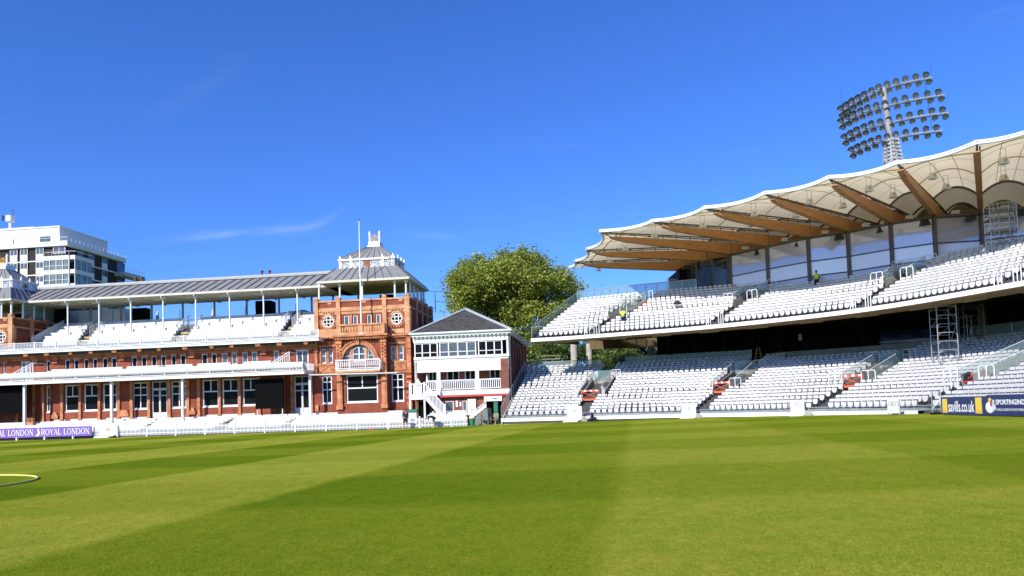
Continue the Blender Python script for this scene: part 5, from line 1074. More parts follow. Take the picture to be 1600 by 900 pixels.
q.build('side_rail', M['steel'], st)
q = MB(); g0_, g1_ = slope_glass(q, CU_, NU, ZU, RU, 0, 0, 1, .1, 1.1, -.12)
q.build('side_balustrade', M['tint2'], st)
q = MB(); q.tube([g0_, g1_], .03, 5); q.tube([g0_, (g0_[0], g0_[1], ZU)], .03, 5); q.tube([g0_, P3(CU_, .2, -.01, ZU + 1.1)], .025, 5); q.build('side_rail', M['steel'], st)
# rear glass screen of the upper tier left part
q = MB(); nP = 12; tA, tB = 0, 1.42
ribbon(q, lambda t_: P3(CU_, t_, 1.0, 12.259), lambda t_: P3(CU_, t_, 1.0, 13.869), tA, tB, nP); q.build('rear_balustrade', M['tint'], st)
q = MB()
for i in range(nP + 1): t_ = tA + (tB - tA) * i / nP; a = surf(*CU_, t_, .99); q.box(a[0] - .04, a[0] + .04, a[1] - .06, a[1], 12.259, 13.823)
q.tube([P3(CU_, tA + (tB - tA) * i / 24, 1., 13.888) for i in range(25)], .04, 5); q.build('rear_rail', M['steel'], st)
# fascia, soffit and underside of the upper tier
q = MB()
ribbon(q, lambda t_: P3(CU_, t_, -.045, 7.806), lambda t_: P3(CU_, t_, -.045, 8.138)); ribbon(q, lambda t_: P3(CU_, t_, -.045, 8.138), lambda t_: P3(CU_, t_, .0, 8.138)); q.face([P3(CU_, 0, -.045, 7.806), P3(CU_, 0, .06, 7.806), P3(CU_, 0, .06, 8.138), P3(CU_, 0, -.045, 8.138)]); q.build('fascia', M['white'], st)
q = MB(); ribbon(q, lambda t_: P3(CU_, t_, -.045, 7.797), lambda t_: P3(CU_, t_, .24, 7.797)); q.build('timber_soffit', M['tan'], st)
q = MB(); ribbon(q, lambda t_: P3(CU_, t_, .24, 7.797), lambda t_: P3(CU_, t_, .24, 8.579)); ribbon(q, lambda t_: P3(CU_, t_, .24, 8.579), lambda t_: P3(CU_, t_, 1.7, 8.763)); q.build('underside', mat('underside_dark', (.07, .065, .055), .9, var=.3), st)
q = MB()
for i in range(16):
    t_ = .35 + i * .36; a = surf(*CU_, t_, .20); b_ = surf(*CU_, t_ + .14, .21); q.hexa([(a[0], a[1], 7.724), (b_[0], b_[1], 7.724), (b_[0], b_[1] + .12, 7.724), (a[0], a[1] + .12, 7.724)], [(a[0], a[1], 7.788), (b_[0], b_[1], 7.788), (b_[0], b_[1] + .12, 7.788), (a[0], a[1] + .12, 7.788)])
q.build('soffit_batten', M['cream'], st)
q = MB()   # upper tier end closure (left)
q.face([P3(CU_, 0, 0, 7.843), P3(CU_, 0, 1, 8.027), P3(CU_, 0, 1, 12.259), P3(CU_, 0, 0, 8.138)]); q.face([P3(CU_, 0, 1, 8.763), P3(CU_, .6, 1, 8.763), P3(CU_, .6, 1, 12.259), P3(CU_, 0, 1, 12.259)]); ribbon(q, lambda t_: P3(CU_, t_, 1.003, 8.763), lambda t_: P3(CU_, t_, 1.003, 12.351), 0, 6); q.build('rear_wall', M['concrete'], st)
# concourse slab, rear walls and the dark rooms
q = MB(); ribbon(q, lambda t_: P3(CL, t_, 1., 5.02), lambda t_: P3(CL, t_, 1.9, 5.02)); ribbon(q, lambda t_: P3(CL, t_, 1., 4.6), lambda t_: P3(CL, t_, 1., 5.3), 0, 2.1); ribbon(q, lambda t_: P3(CL, t_, 1., 4.6), lambda t_: P3(CL, t_, 1., 5.95), 2.1, 6); q.build('concourse', M['concrete'], st)
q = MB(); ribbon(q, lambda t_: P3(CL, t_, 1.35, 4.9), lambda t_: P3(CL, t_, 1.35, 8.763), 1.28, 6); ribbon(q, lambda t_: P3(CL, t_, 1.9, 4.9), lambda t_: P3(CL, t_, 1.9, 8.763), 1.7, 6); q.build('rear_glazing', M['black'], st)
q = MB(); ribbon(q, lambda t_: P3(CL, t_, .985, 5.0), lambda t_: P3(CL, t_, .985, 6.2), 0, .92, 12); ribbon(q, lambda t_: P3(CL, t_, .985, 5.3), lambda t_: P3(CL, t_, .985, 6.35), 1.12, 1.95, 12); ribbon(q, lambda t_: P3(CL, t_, .985, 5.9), lambda t_: P3(CL, t_, .985, 6.6), 3.35, 5.5, 12); q.build('concourse_balustrade', M['tint2'], st)
q = MB()
for (ta, tb, zz0, zz1, n_) in ((0, .92, 5.0, 6.2, 7), (1.12, 1.95, 5.3, 6.35, 6), (3.35, 5.5, 5.9, 6.6, 9)):
    q.tube([P3(CL, ta + (tb - ta) * i / 12, .985, zz1 + .02) for i in range(13)], .03, 5)
    if ta == 0: q.tube([P3(CL, ta + (tb - ta) * i / 12, .985, 5.65) for i in range(13)], .025, 5)
    for i in range(n_ + 1): a = P3(CL, ta + (tb - ta) * i / n_, .985, zz0); q.tube([a, (a[0], a[1], zz1)], .03, 4)
q.build('concourse_rail', M['steel'], st)
q = MB()
for i in range(26):
    a = surf(*CL, 1.35 + i * .17, 1.33); q.box(a[0] - .05, a[0] + .05, a[1] - .08, a[1], 5.0, 8.7)
for z in (6.3, 8.0): q.tube([(*surf(*CL, 1.32 + i * .2, 1.33), z) for i in range(22)], .035, 4)
q.build('glazing_bar', mat('dim_bar', (.035, .035, .035), .6), st)
q = MB(); a = atYz(1195, 76, 6.6); b_ = atYz(1247, 73, 6.6); q.hexa([(a[0], a[1], 5.0), (b_[0], b_[1], 5.0), (b_[0], b_[1] + .5, 5.0), (a[0], a[1] + .5, 5.0)], [(a[0], a[1], 6.25), (b_[0], b_[1], 6.25), (b_[0], b_[1] + .5, 6.25), (a[0], a[1] + .5, 6.25)]); q.build('bar_counter', mat('dull_red', (.12, .03, .02), .7), st)
q = MB(); a = atYz(1250, 71.5, 7.5); q.box(a[0] - .16, a[0] + .16, a[1] - .03, a[1], 7.1, 7.75); q.build('notice', M['letter'], st)
# window deep under the tier, bluish reflection painted into its colour
q = MB(); q.face([atY(1376, 541, 66), atY(1461, 537, 63), atY(1461, 512, 63), atY(1376, 516.5, 66)]); o = q.build('reflecting_window', mat('deep_window', (.05, .07, .13), .12, metal=.6, scale=.9, c2=(.01, .012, .02), stretch=(1, 1, 4)), st)
q = MB(); q.hexa([atY(1374.5, 536.5, 65.9), atY(1461, 532.5, 62.9), atY(1461, 532.5, 63), atY(1374.5, 536.5, 66)], [atY(1374.5, 534, 65.9), atY(1461, 527, 62.9), atY(1461, 527, 63), atY(1374.5, 534, 66)]); q.build('window_ledge', mat('pale_ledge', (.35, .37, .40), .5, var=.4, scale=1.5), o)
for px, Y, r_ in ((897, 84, .36), (921, 86, .33), (1198, 80, .42), (1018, 84, .4), (1105, 82, .4), (1537, 58, .3)):
    a = atYz(px, Y, 6.5); q = MB(); q.tube([(a[0], a[1], 0), (a[0], a[1], 8.671)], r_, 14); q.build('column', M['concrete'] if px < 1000 else mat('column_olive', (.12, .10, .06), .8), st, smooth=True)
q = MB()
for i in range(9): a = atYz(866 + i * 1.2, 92 - i * .3, 7); q.box(a[0] - 1.6, a[0] + .9, a[1], a[1] + .5, 7.843 - i * .42 - .09, 7.843 - i * .42)
q.build('rear_stair', M['concrete'], st)
q = MB()
for px in range(922, 1075, 8): a = atYz(px, 84, 8.5); q.box(a[0], a[0] + .6, a[1] + (.1 if px % 16 else 0), a[1] + .3, 7.85, 9.6)
q.build('soffit_louvre', mat('louvre_brown', (.16, .11, .05), .8, var=.2), st)

# ------------------------------------------------------------------ gangways, openings and hand rails
VL = {1: (5, 12), 2: (6, 13), 3: (6, 13), 4: (5, 14)}; VU = {1: (5, 10), 2: (6, 10), 3: (6, 10)}
def adir(C_, t_): a = Vector(surf(*C_, t_, 0)); b_ = Vector(surf(*C_, t_, 1)); d = (b_ - a); return a, d.normalized(), d.length
def hoop(q, p, d, wd, h): # U-shaped white rail standing at p across direction d
    a = Vector((p[0] - d.x * wd / 2, p[1] - d.y * wd / 2, p[2])); b_ = Vector((p[0] + d.x * wd / 2, p[1] + d.y * wd / 2, p[2])); zz = Vector((0, 0, h))
    q.tube([a, a + zz * .9, a + zz + (b_ - a) * .06, b_ + zz - (b_ - a) * .06, b_ + zz * .9, b_], .032, 5); m_ = (a + b_) / 2; q.tube([m_, m_ + zz], .028, 5)
hr = MB(); vw = MB(); vg = MB(); vd = MB()
for C_, V, n_, z0, rise in ((CL, VL, NL, ZL, RL), (CU_, VU, NU, ZU, RU)):
    for t_, (k0, k1) in V.items():
        a, d, L_ = adir(C_, t_); nrm = Vector((-d.y, d.x)) * -1; hw = .95; zf = z0 + rise * k0
        p0, p1 = a + d * L_ * k0 / n_, a + d * L_ * k1 / n_; z1 = z0 + rise * k1
        for sg in (-1, 1):
            o_ = nrm * hw * sg; q0, q1 = p0 + o_, p1 + o_; th = nrm * .14 * sg
            vw.hexa([(q0.x, q0.y, zf - .2), (q1.x, q1.y, zf - .2), (q1.x + th.x, q1.y + th.y, zf - .2), (q0.x + th.x, q0.y + th.y, zf - .2)], [(q0.x, q0.y, zf + .45), (q1.x, q1.y, z1 + .30), (q1.x + th.x, q1.y + th.y, z1 + .30), (q0.x + th.x, q0.y + th.y, zf + .45)])
            vg.face([(q0.x, q0.y, zf + .45), (q1.x, q1.y, z1 + .30), (q1.x, q1.y, z1 + 1.15), (q0.x, q0.y, zf + 1.15)])
            hr.tube([(q0.x, q0.y, zf + 1.17), (q1.x, q1.y, z1 + 1.17)], .022, 4)
            hoop(hr, (q0.x + th.x * 2 - d.x * .3, q0.y + th.y * 2 - d.y * .3, zf - .1), nrm if t_ > 1 else d, 1.0, 1.35)
            hoop(hr, (q1.x + th.x * 3, q1.y + th.y * 3, z1), nrm, .9, 1.15)
        b0, b1 = p1 - nrm * hw, p1 + nrm * hw; vg.face([(b0.x, b0.y, z1 + .1), (b1.x, b1.y, z1 + .1), (b1.x, b1.y, z1 + 1.15), (b0.x, b0.y, z1 + 1.15)])
        vw.face([(b0.x, b0.y, zf), (b1.x, b1.y, zf), (b1.x, b1.y, z1 + .25), (b0.x, b0.y, z1 + .25)])
        e0, e1 = p0 - nrm * hw, p0 + nrm * hw; vd.face([(e0.x, e0.y, zf + .02), (e1.x, e1.y, zf + .02), (b1.x, b1.y, zf + .02), (b0.x, b0.y, zf + .02)])
        # the terrace steps are left out of the opening: dark well above the floor
    for t_ in (1, 2, 3, 4):
        a, d, L_ = adir(C_, t_); nrm = Vector((-d.y, d.x)) * -1
        for sg in (-1, 1):
            if C_ is CU_: hoop(hr, (a.x + nrm.x * .62 * sg, a.y + nrm.y * .62 * sg, z0), d, .7, 1.1)
        for k in range(n_ * 2): # gangway half steps
            p = a + d * L_ * k / (2 * n_); zz = z0 + rise * (k // 2) + (rise / 2 if k % 2 else 0)
            if k % 2: p2 = a + d * L_ * (k + 1) / (2 * n_); vd.hexa([(p.x - nrm.x * .55, p.y - nrm.y * .55, zz - rise / 2), (p.x + nrm.x * .55, p.y + nrm.y * .55, zz - rise / 2), (p2.x + nrm.x * .55, p2.y + nrm.y * .55, zz - rise / 2), (p2.x - nrm.x * .55, p2.y - nrm.y * .55, zz - rise / 2)], [(p.x - nrm.x * .55, p.y - nrm.y * .55, zz), (p.x + nrm.x * .55, p.y + nrm.y * .55, zz), (p2.x + nrm.x * .55, p2.y + nrm.y * .55, zz), (p2.x - nrm.x * .55, p2.y - nrm.y * .55, zz)])
hr.build('hand_rail', M['white_rail'], st); vw.build('stairway_wall', M['concrete'], st); vg.build('stairway_glass', M['tint2'], st); vd.build('gangway_step', M['step'], st)
# cut the terraces open where the stairways come up
# ------------------------------------------------------------------ seats
WALLP = None
SP_L = [.53, .50, .47, .46, .48, .5]; SP_U = [.465, .465, .47, .47, .48, .48]
rootXY = [atYz(1140, 74.06, 15), atYz(1198, 70.38, 15), atYz(1262, 67.16, 15), atYz(1324, 65.32, 15), atYz(1391, 62.56, 15), atYz(1459, 60.72, 15), atYz(1532, 60.17, 15), (42.1, 58.4), (46, 56.1)]
def behind_glass(p):
    for a, b_ in zip(rootXY, rootXY[1:]):
        if a[0] - .2 <= p[0] <= b_[0]:
            return p[1] > a[1] + (b_[1] - a[1]) * (p[0] - a[0]) / (b_[0] - a[0]) - .9
    return 18.699 <= p[0] < rootXY[0][0] and p[1] > 87 - (p[0] - 18.699) * (6.5 / max(.1, rootXY[0][0] - 18.699)) - .8
seats = []      # (x, y, z, rz, tier, block, row, i)
def place(C_, V, n_, z0, rise, sp, tier_, kmax):
    for blk in range(5 if tier_ == 'lower' else 5):
        for k in range(n_):
            s_ = (k + .55) / n_; pts = [Vector(surf(*C_, blk + i / 24, s_)) for i in range(25)]; cum = [0]
            for a, b_ in zip(pts, pts[1:]): cum.append(cum[-1] + (b_ - a).length)
            m0 = .62 if blk > 0 else .35; m1 = .62
            if blk in V and V[blk][0] <= k < V[blk][1]: m0 = 1.45
            if blk + 1 in V and V[blk + 1][0] <= k < V[blk + 1][1]: m1 = 1.45
            L_ = cum[-1] - m0 - m1; n2 = int(L_ / sp[blk]); 
            if n2 < 1: continue
            for i in range(n2):
                dd = m0 + L_ * (i + .5) / n2; j = 0
                while j < 23 and cum[j + 1] < dd: j += 1
                f_ = (dd - cum[j]) / (cum[j + 1] - cum[j]); p = pts[j].lerp(pts[j + 1], f_); tg = pts[j + 1] - pts[j]
                if tier_ == 'upper' and behind_glass(p): continue
                if tier_ == 'lower' and k >= kmax(blk, i / n2): continue
                seats.append((p.x, p.y, z0 + rise * k, atan2(tg.y, tg.x), tier_, blk, k, i))
place(CL, VL, NL, ZL, RL, SP_L, 'lower', lambda b_, f_: 16 if (b_ == 2 and f_ > .12) else 18)
place(CU_, VU, NU, ZU, RU, SP_U, 'upper', None)
def seat_geo():
    q = MB(); q.k = 0
    bk_ = [(-.18, .67), (-.19, .74), (-.18, .80), (-.13, .845), (.13, .845), (.18, .80), (.19, .74), (.18, .67)]
    i0 = len(q.v); nn = len(bk_)
    q.v += [(x, .10 + (z - .44) * .12, z) for x, z in bk_] + [(x, .145 + (z - .44) * .12, z) for x, z in bk_]
    q.f += [tuple(range(i0, i0 + nn)), tuple(range(i0 + 2 * nn - 1, i0 + nn - 1, -1))] + [(i0 + a, i0 + nn + a, i0 + nn + (a + 1) % nn, i0 + (a + 1) % nn) for a in range(nn)]; q.m += [0] * (nn + 2)
    pan = [(-.08, .24), (-.155, .31), (-.185, .44), (-.185, .56), (-.16, .60), (.16, .60), (.185, .56), (.185, .44), (.155, .31), (.08, .24)]
    i0 = len(q.v); nn = len(pan)
    q.v += [(x, -.03 + (.60 - z) * .06, z) for x, z in pan] + [(x, .05 + (.60 - z) * .06, z) for x, z in pan]
    q.f += [tuple(range(i0, i0 + nn)), tuple(range(i0 + 2 * nn - 1, i0 + nn - 1, -1))] + [(i0 + a, i0 + nn + a, i0 + nn + (a + 1) % nn, i0 + (a + 1) % nn) for a in range(nn)]; q.m += [0] * (nn + 2)
    q.k = 1; q.box(-.235, -.21, .02, .16, .12, .46); q.box(.21, .235, .02, .16, .12, .46); q.box(-.03, .03, .06, .14, .06, .30); q.box(-.17, .17, .09, .15, .40, .668)  # last box paints the shaded gap below the backrest
    return q
SG = seat_geo(); seat_me = SG.mesh('tip_up_seat', [M['seat'], M['seat_b']])
vis = []
for i, s_ in enumerate(seats):
    d = Vector((s_[0], s_[1], s_[2] + .5 - CZ)); c = d.dot(fw); px = PX + F * d.dot(CR) / c; py = PY - F * d.dot(CU) / c
    hid = (px > 1471 and s_[4] == 'lower' and py > 616)
    if 0 < px < 1597 and 0 < py < 900 and not hid: vis.append((d.length, i))
vis.sort(); pick = {i for _, i in vis[:300]}
O1 = ['front', 'second', 'third', 'fourth', 'fifth', 'sixth', 'seventh', 'eighth', 'ninth', 'tenth', 'eleventh', 'twelfth', 'thirteenth', 'fourteenth', 'fifteenth', 'sixteenth', 'seventeenth', 'eighteenth']
def ordn(n_): return str(n_) + ('th' if 10 <= n_ % 100 <= 20 else {1: 'st', 2: 'nd', 3: 'rd'}.get(n_ % 10, 'th'))
blkname = {0: 'leftmost block', 1: 'second block', 2: 'middle block', 3: 'fourth block', 4: 'rightmost block'}
for i in sorted(pick):
    x, y, z, rz, tn, bl, k, n_ = seats[i]
    o = bpy.data.objects.new('tip_up_seat', seat_me); col.objects.link(o); o.location = (x, y, z); o.rotation_euler = (0, 0, rz)
    tag(o, 'white tip-up seat, %s from left, %s row of %s tier, %s' % (ordn(n_ + 1), O1[k], tn, blkname[bl]), 'seat', 'white tip-up seats of the grandstand')
import numpy as np
V0 = np.array(SG.v); rest = [s_ for i, s_ in enumerate(seats) if i not in pick]; nv = len(V0)
allv = np.empty((len(rest) * nv, 3)); faces = []
for a, s_ in enumerate(rest):
    c, s2 = cos(s_[3]), sin(s_[3]); jit = 0
    allv[a * nv:(a + 1) * nv, 0] = V0[:, 0] * c - V0[:, 1] * s2 + s_[0]; allv[a * nv:(a + 1) * nv, 1] = V0[:, 0] * s2 + V0[:, 1] * c + s_[1]; allv[a * nv:(a + 1) * nv, 2] = V0[:, 2] + s_[2]
    b_ = a * nv; faces += [tuple(b_ + v for v in f_) for f_ in SG.f]
me = bpy.data.meshes.new('distant_seats'); me.from_pydata(allv.tolist(), [], faces); me.materials.append(M['seat']); me.materials.append(M['seat_b']); me.polygons.foreach_set('material_index', SG.m * len(rest)); me.update()
o = bpy.data.objects.new('distant_seats', me); col.objects.link(o); tag(o, 'mass of white tip-up seats filling the farther rows of both grandstand tiers', 'seats', None, 'stuff')
print('SEATS', len(seats), len(pick))
# ------------------------------------------------------------------ glazed suites behind the upper tier
zg0, zg1 = 11.339, 16.169
gl = MB(); mu = MB(); gm = MB(); gt = MB()
for a, b_ in zip(rootXY, rootXY[1:]):
    h_ = zg1 - zg0
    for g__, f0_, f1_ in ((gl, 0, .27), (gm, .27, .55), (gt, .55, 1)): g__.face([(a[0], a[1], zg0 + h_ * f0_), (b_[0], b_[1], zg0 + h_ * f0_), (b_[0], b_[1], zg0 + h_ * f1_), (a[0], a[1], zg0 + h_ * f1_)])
    for f_ in (.0, .27, .55, 1.0):
        z = zg0 + (zg1 - zg0) * f_; r_ = .05 if 0 < f_ < 1 else .09; mu.tube([(a[0], a[1] - .06, z), (b_[0], b_[1] - .06, z)], r_, 4)
for a in rootXY[:-1]: mu.box(a[0] - .11, a[0] + .11, a[1] - .28, a[1] + .05, zg0, zg1)
mu.box(rootXY[0][0] - .25, rootXY[0][0] - .12, rootXY[0][1] - .1, rootXY[0][1] + .1, zg0, zg1)
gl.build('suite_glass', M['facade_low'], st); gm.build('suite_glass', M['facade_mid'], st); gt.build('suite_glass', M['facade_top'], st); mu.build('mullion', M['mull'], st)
q = MB(); c0 = rootXY[0]; cur = [(c0[0], c0[1]), (c0[0] - 1.5, c0[1] + .8), (c0[0] - 2.8, c0[1] + 2.4), (c0[0] - 3.6, c0[1] + 4.5), (c0[0] - 3.9, c0[1] + 6.5)]
for a, b_ in zip(cur, cur[1:]): q.face([(*a, zg0), (*b_, zg0), (*b_, zg1 - .1), (*a, zg1 - .1)])
q.build('curved_glass', mat('dark_suite_glass', (.05, .055, .05), .06, metal=.45, scale=1.2, c2=(.015, .016, .014), stretch=(4, 4, .4)), st)
q = MB()
for a in cur[1:]: q.box(a[0] - .06, a[0] + .06, a[1] - .12, a[1], zg0, zg1)
q.build('mullion', M['mull'], st)
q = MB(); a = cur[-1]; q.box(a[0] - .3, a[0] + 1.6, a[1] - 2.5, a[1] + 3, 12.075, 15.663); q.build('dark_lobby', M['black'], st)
q = MB()
for i in range(4): x = a[0] - 1.5 + i * .4; q.box(x, x + .05, a[1] - 1.6, a[1] - 1.55, 12.443, 14.743)
for z in (13.179, 14.007, 14.743): q.box(a[0] - 1.5, a[0] - .2, a[1] - 1.6, a[1] - 1.55, z, z + .05)
q.build('access_frame', M['steel'], st)
q = MB()  # dark rear enclosure of the suites
for a, b_ in zip(rootXY, rootXY[1:]):
    dx, dy = 4.6, 5.6; q.face([(a[0] + dx, a[1] + dy, 12), (b_[0] + dx, b_[1] + dy, 12), (b_[0] + dx, b_[1] + dy, 18.975), (a[0] + dx, a[1] + dy, 18.975)])
q.build('suite_rear', mat('suite_dark', (.30, .25, .16), .9), st)
# ------------------------------------------------------------------ fabric roof
TIP = [atYz(906, 85.6, 17.04)] + [atYz(px, Y, 17.04) for px, Y in ((913, 81.42), (930, 75.44), (953.5, 68.45), (1034, 64.68), (1116.5, 60.72), (1206, 57.04), (1302.5, 53.73), (1406.7, 50.60), (1526, 47.20))] + [(33.30, 43.98), (36.4, 40.8)]
ROOT = [(18.7, 86.5)] + [atYz(px, Y, 16.7) for px, Y in ((1070, 82.43), (1103.5, 76.82), (1140.5, 73.60), (1199, 70.38), (1263, 67.16), (1324, 65.32), (1391, 62.56), (1459, 60.72), (1532, 60.17))] + [(42.14, 58.42), (46, 56.1)]
CUSP = [atYz(px, Y, 17.6) for px, Y in ((889, 85.38), (898, 82.06), (916, 75.90), (937.7, 68.08), (1019.5, 64.86), (1101.5, 60.90), (1195, 57.13), (1295, 53.54), (1402.5, 50.60), (1526, 47.01))] + [(33.30, 43.24), (36.6, 39.9)]
zC, zT = 17.614, 17.135
for i, (T_, R_) in enumerate(zip(TIP, ROOT)):
    if i == 0: continue
    t3, r3 = Vector((*T_, 0)), Vector((*R_, 0)); d = (r3 - t3).normalized(); L_ = (r3 - t3).length; nrm = Vector((-d.y, d.x, 0)) * .2
    S_ = [(0, 17.098, 17.154), (.04 * L_, 16.951, 17.19), (.13 * L_, 16.749, 17.227), (.45 * L_, 16.546, 17.282), (L_, 16.215, 17.338)]
    q = MB()
    for (s0, b0, c0_), (s1, b1, c1_) in zip(S_, S_[1:]):
        A_, B_ = t3 + d * s0, t3 + d * s1
        q.hexa([(*(A_ - nrm).xy, b0), (*(B_ - nrm).xy, b1), (*(B_ + nrm).xy, b1), (*(A_ + nrm).xy, b0)], [(*(A_ - nrm).xy, c0_), (*(B_ - nrm).xy, c1_), (*(B_ + nrm).xy, c1_), (*(A_ + nrm).xy, c0_)])
    bm_ = q.build('roof_beam', M['wood'], st)
    q = MB(); A_, B_ = r3 + d * .06, r3 + d * 6; n2 = nrm * .8
    q.hexa([(*(A_ - n2).xy, 16.307), (*(B_ - n2).xy, 16.399), (*(B_ + n2).xy, 16.399), (*(A_ + n2).xy, 16.307)], [(*(A_ - n2).xy, 17.319), (*(B_ - n2).xy, 17.319), (*(B_ + n2).xy, 17.319), (*(A_ + n2).xy, 17.319)]); q.build('inner_beam', M['wood'], bm_)
    q = MB(); c3 = Vector((*CUSP[i], 0)); z0_ = 17.549
    q.tube([(c3.x, c3.y, z0_), (r3.x, r3.y, 17.798), (r3.x + d.x * 6, r3.y + d.y * 6, 17.871)], .07, 5)
    q.tube([(c3.x + .25, c3.y + .1, z0_ - .12), (r3.x + .25, r3.y + .1, 17.614)], .05, 5)
    k = 0
    while k < 8: p_ = t3 + d * L_ * (.08 + k * .115); q.tube([(p_.x, p_.y, 17.181), (p_.x, p_.y, 17.641)], .04, 4); k += 1
    q.tube([(t3.x + d.x * .3, t3.y + d.y * .3, 17.135), (c3.x, c3.y, z0_)], .05, 4)
    q.box(r3.x - .12, r3.x + .12, r3.y - .2, r3.y + .02, 16.169, 17.365)
    q.build('beam_steelwork', M['mull'], bm_)
def vly(i, s_):
    c, r_ = Vector(CUSP[i]), Vector(ROOT[i]); return c + (r_ - c) * s_
def fab(i, s_, t_):
    a, b_ = vly(i, s_), vly(i + 1, s_); p = a + (b_ - a) * t_; ar = 4 * t_ * (1 - t_)
    W_ = (b_ - a).length; sag = (.12 * W_) * max(0, 1 - s_ / .22) ** 1.5; d = ((vly(i, 1) + vly(i + 1, 1)) / 2 - (vly(i, 0) + vly(i + 1, 0)) / 2).normalized()
    p = p + d * sag * ar
    rise = min(1, s_ / .5) ** .9 * .92 - .12 * max(0, 1 - s_ / .1)
    return (p.x, p.y, zC + .22 * min(s_, 1) + rise * ar * .95)
fq = MB(); fi = MB(); op = MB(); sm = MB(); hp = MB(); hd = MB(); ed = MB(); nS, nT_ = 16, 10
for i in range(len(CUSP) - 1):
    for a in range(nS):
        for b_ in range(nT_):
            s0, s1, t0, t1 = a / nS * 1.0, (a + 1) / nS * 1.0, b_ / nT_, (b_ + 1) / nT_; fq.face([fab(i, s0, t0), fab(i, s0, t1), fab(i, s1, t1), fab(i, s1, t0)])
    for a in range(6):
        for b_ in range(nT_):
            s0, s1, t0, t1 = 1 + a * .1, 1.1 + a * .1, b_ / nT_, (b_ + 1) / nT_; fi.face([fab(i, s0, t0), fab(i, s0, t1), fab(i, s1, t1), fab(i, s1, t0)])
            P_ = [Vector(fab(i, s0, t0)), Vector(fab(i, s0, t1)), Vector(fab(i, s1, t1)), Vector(fab(i, s1, t0))]; (op.face([v + Vector((0, 0, .25)) for v in P_]) if a > 4 else None)  # opaque slab added out of view above, darkens the inner fabric
    for t_ in (1 / 3, 2 / 3): sm.tube([Vector(fab(i, s_ / 12, t_)) - Vector((0, 0, .03)) for s_ in range(13)], .022, 3)
    for s_ in (.28, .78): sm.tube([Vector(fab(i, s_, t_ / 8)) - Vector((0, 0, .02)) for t_ in range(9)], .012, 3)
    for s_ in (.13, .55): hp.tube([Vector(fab(i, s_, t_ / 12)) - Vector((0, 0, .09)) for t_ in range(13)], .055, 5)
    hd.tube([Vector(fab(i, 1.0, t_ / 12)) - Vector((0, 0, .10)) for t_ in range(13)], .10, 6); hd.tube([Vector(fab(i, 1.45, t_ / 12)) - Vector((0, 0, .10)) for t_ in range(13)], .1, 6)
    E_ = [Vector(fab(i, 0, t_ / 14)) for t_ in range(15)]; ed.tube(E_, .10, 6); ed.tube([v + Vector((-.04, -.04, .14)) for v in E_], .075, 5)
    for s_, tt in ((.27, .36), (.68, .42)):
        p = Vector(fab(i, s_, tt)); lq = MB(); h_ = .75
        lq.hexa([(p.x - .26, p.y - .26, p.z - h_ - .45), (p.x + .26, p.y - .26, p.z - h_ - .45), (p.x + .26, p.y + .26, p.z - h_ - .45), (p.x - .26, p.y + .26, p.z - h_ - .45)], [(p.x - .15, p.y - .15, p.z - h_), (p.x + .15, p.y - .15, p.z - h_), (p.x + .15, p.y + .15, p.z - h_), (p.x - .15, p.y + .15, p.z - h_)])
        lo = lq.build('roof_light', mat('lamp_cream', (.75, .74, .68), .5) if 'lamp_cream' not in bpy.data.materials else bpy.data.materials['lamp_cream'], st)
        lq = MB(); lq.tube([(p.x - .18, p.y, p.z - h_), (p.x - .18, p.y, p.z - .1), (p.x + .18, p.y, p.z - .1), (p.x + .18, p.y, p.z - h_)], .025, 4); lq.box(p.x - .07, p.x + .07, p.y - .28, p.y - .2, p.z - h_ - .3, p.z - h_ - .1); lq.build('bracket', M['steel'], lo)
fr0 = fq.build('fabric_roof', M['fabric'], st, smooth=True); op.build('shading_slab', M['lead'], st); fi.build('inner_ceiling', M['inner'], st, smooth=True); sm.build('fabric_seam', mat('seam_brown', (.34, .27, .17), .8), fr0); hp.build('fabric_hoop', mat('hoop_cream', (.62, .56, .42), .6), st); hd.build('dark_hoop', M['mull'], st)
ed.build('roof_edge', M['white'], st, smooth=True)
for i in range(3, 10):
    a, b_ = ROOT[i], ROOT[i + 1]; p = Vector(((a[0] + b_[0]) / 2 - .5, (a[1] + b_[1]) / 2 - .5, 16.353)); q = MB(); q.box(p.x - .3, p.x + .3, p.y - .15, p.y + .1, p.z - .1, p.z - .02); q.box(p.x - .25, p.x + .35, p.y - .15, p.y + .1, p.z + .05, p.z + .13); q.build('strip_light', M['white'], st)
    q = MB(); p.x += 1.2; p.y -= .1; q.hexa([(p.x - .35, p.y - .35, p.z - .75), (p.x + .35, p.y - .35, p.z - .75), (p.x + .35, p.y + .3, p.z - .75), (p.x - .35, p.y + .3, p.z - .75)], [(p.x - .2, p.y - .2, p.z - .25), (p.x + .2, p.y - .2, p.z - .25), (p.x + .2, p.y + .2, p.z - .25), (p.x - .2, p.y + .2, p.z - .25)]); q.build('loudspeaker', M['dsteel'], st)
# ------------------------------------------------------------------ barriers in the stairways
def barrier(t_, k, lab, C_=CL, n_=NL, z0=ZL, rise=RL):
    a, d, L_ = adir(C_, t_); nrm = Vector((-d.y, d.x)) * -1; p = a + d * (L_ * k / n_ - .25)
    o = empty('barrier', (p.x, p.y, z0 + rise * k), atan2(nrm.y, nrm.x)); tag(o, lab, 'barrier', 'orange barriers across the stairways')
    q = MB(); q.box(-.85, .85, 0, .04, .85, 1.0); q.box(-.85, .85, 0, .04, .05, .22)
    q.tube([(-.8, .02, .85), (.8, .02, .2)], .03, 4); q.tube([(.8, .02, .85), (-.8, .02, .2)], .03, 4)
    for x in (-.83, .8): q.box(x, x + .04, .0, .05, 0, 1.0)
    q.build('frame', M['barrier'], o); q = MB()
    for x in (-.55, .0, .5): q.box(x, x + .2, -.01, -.001, .86, .99)
    q.build('white_band', M['white'], o)
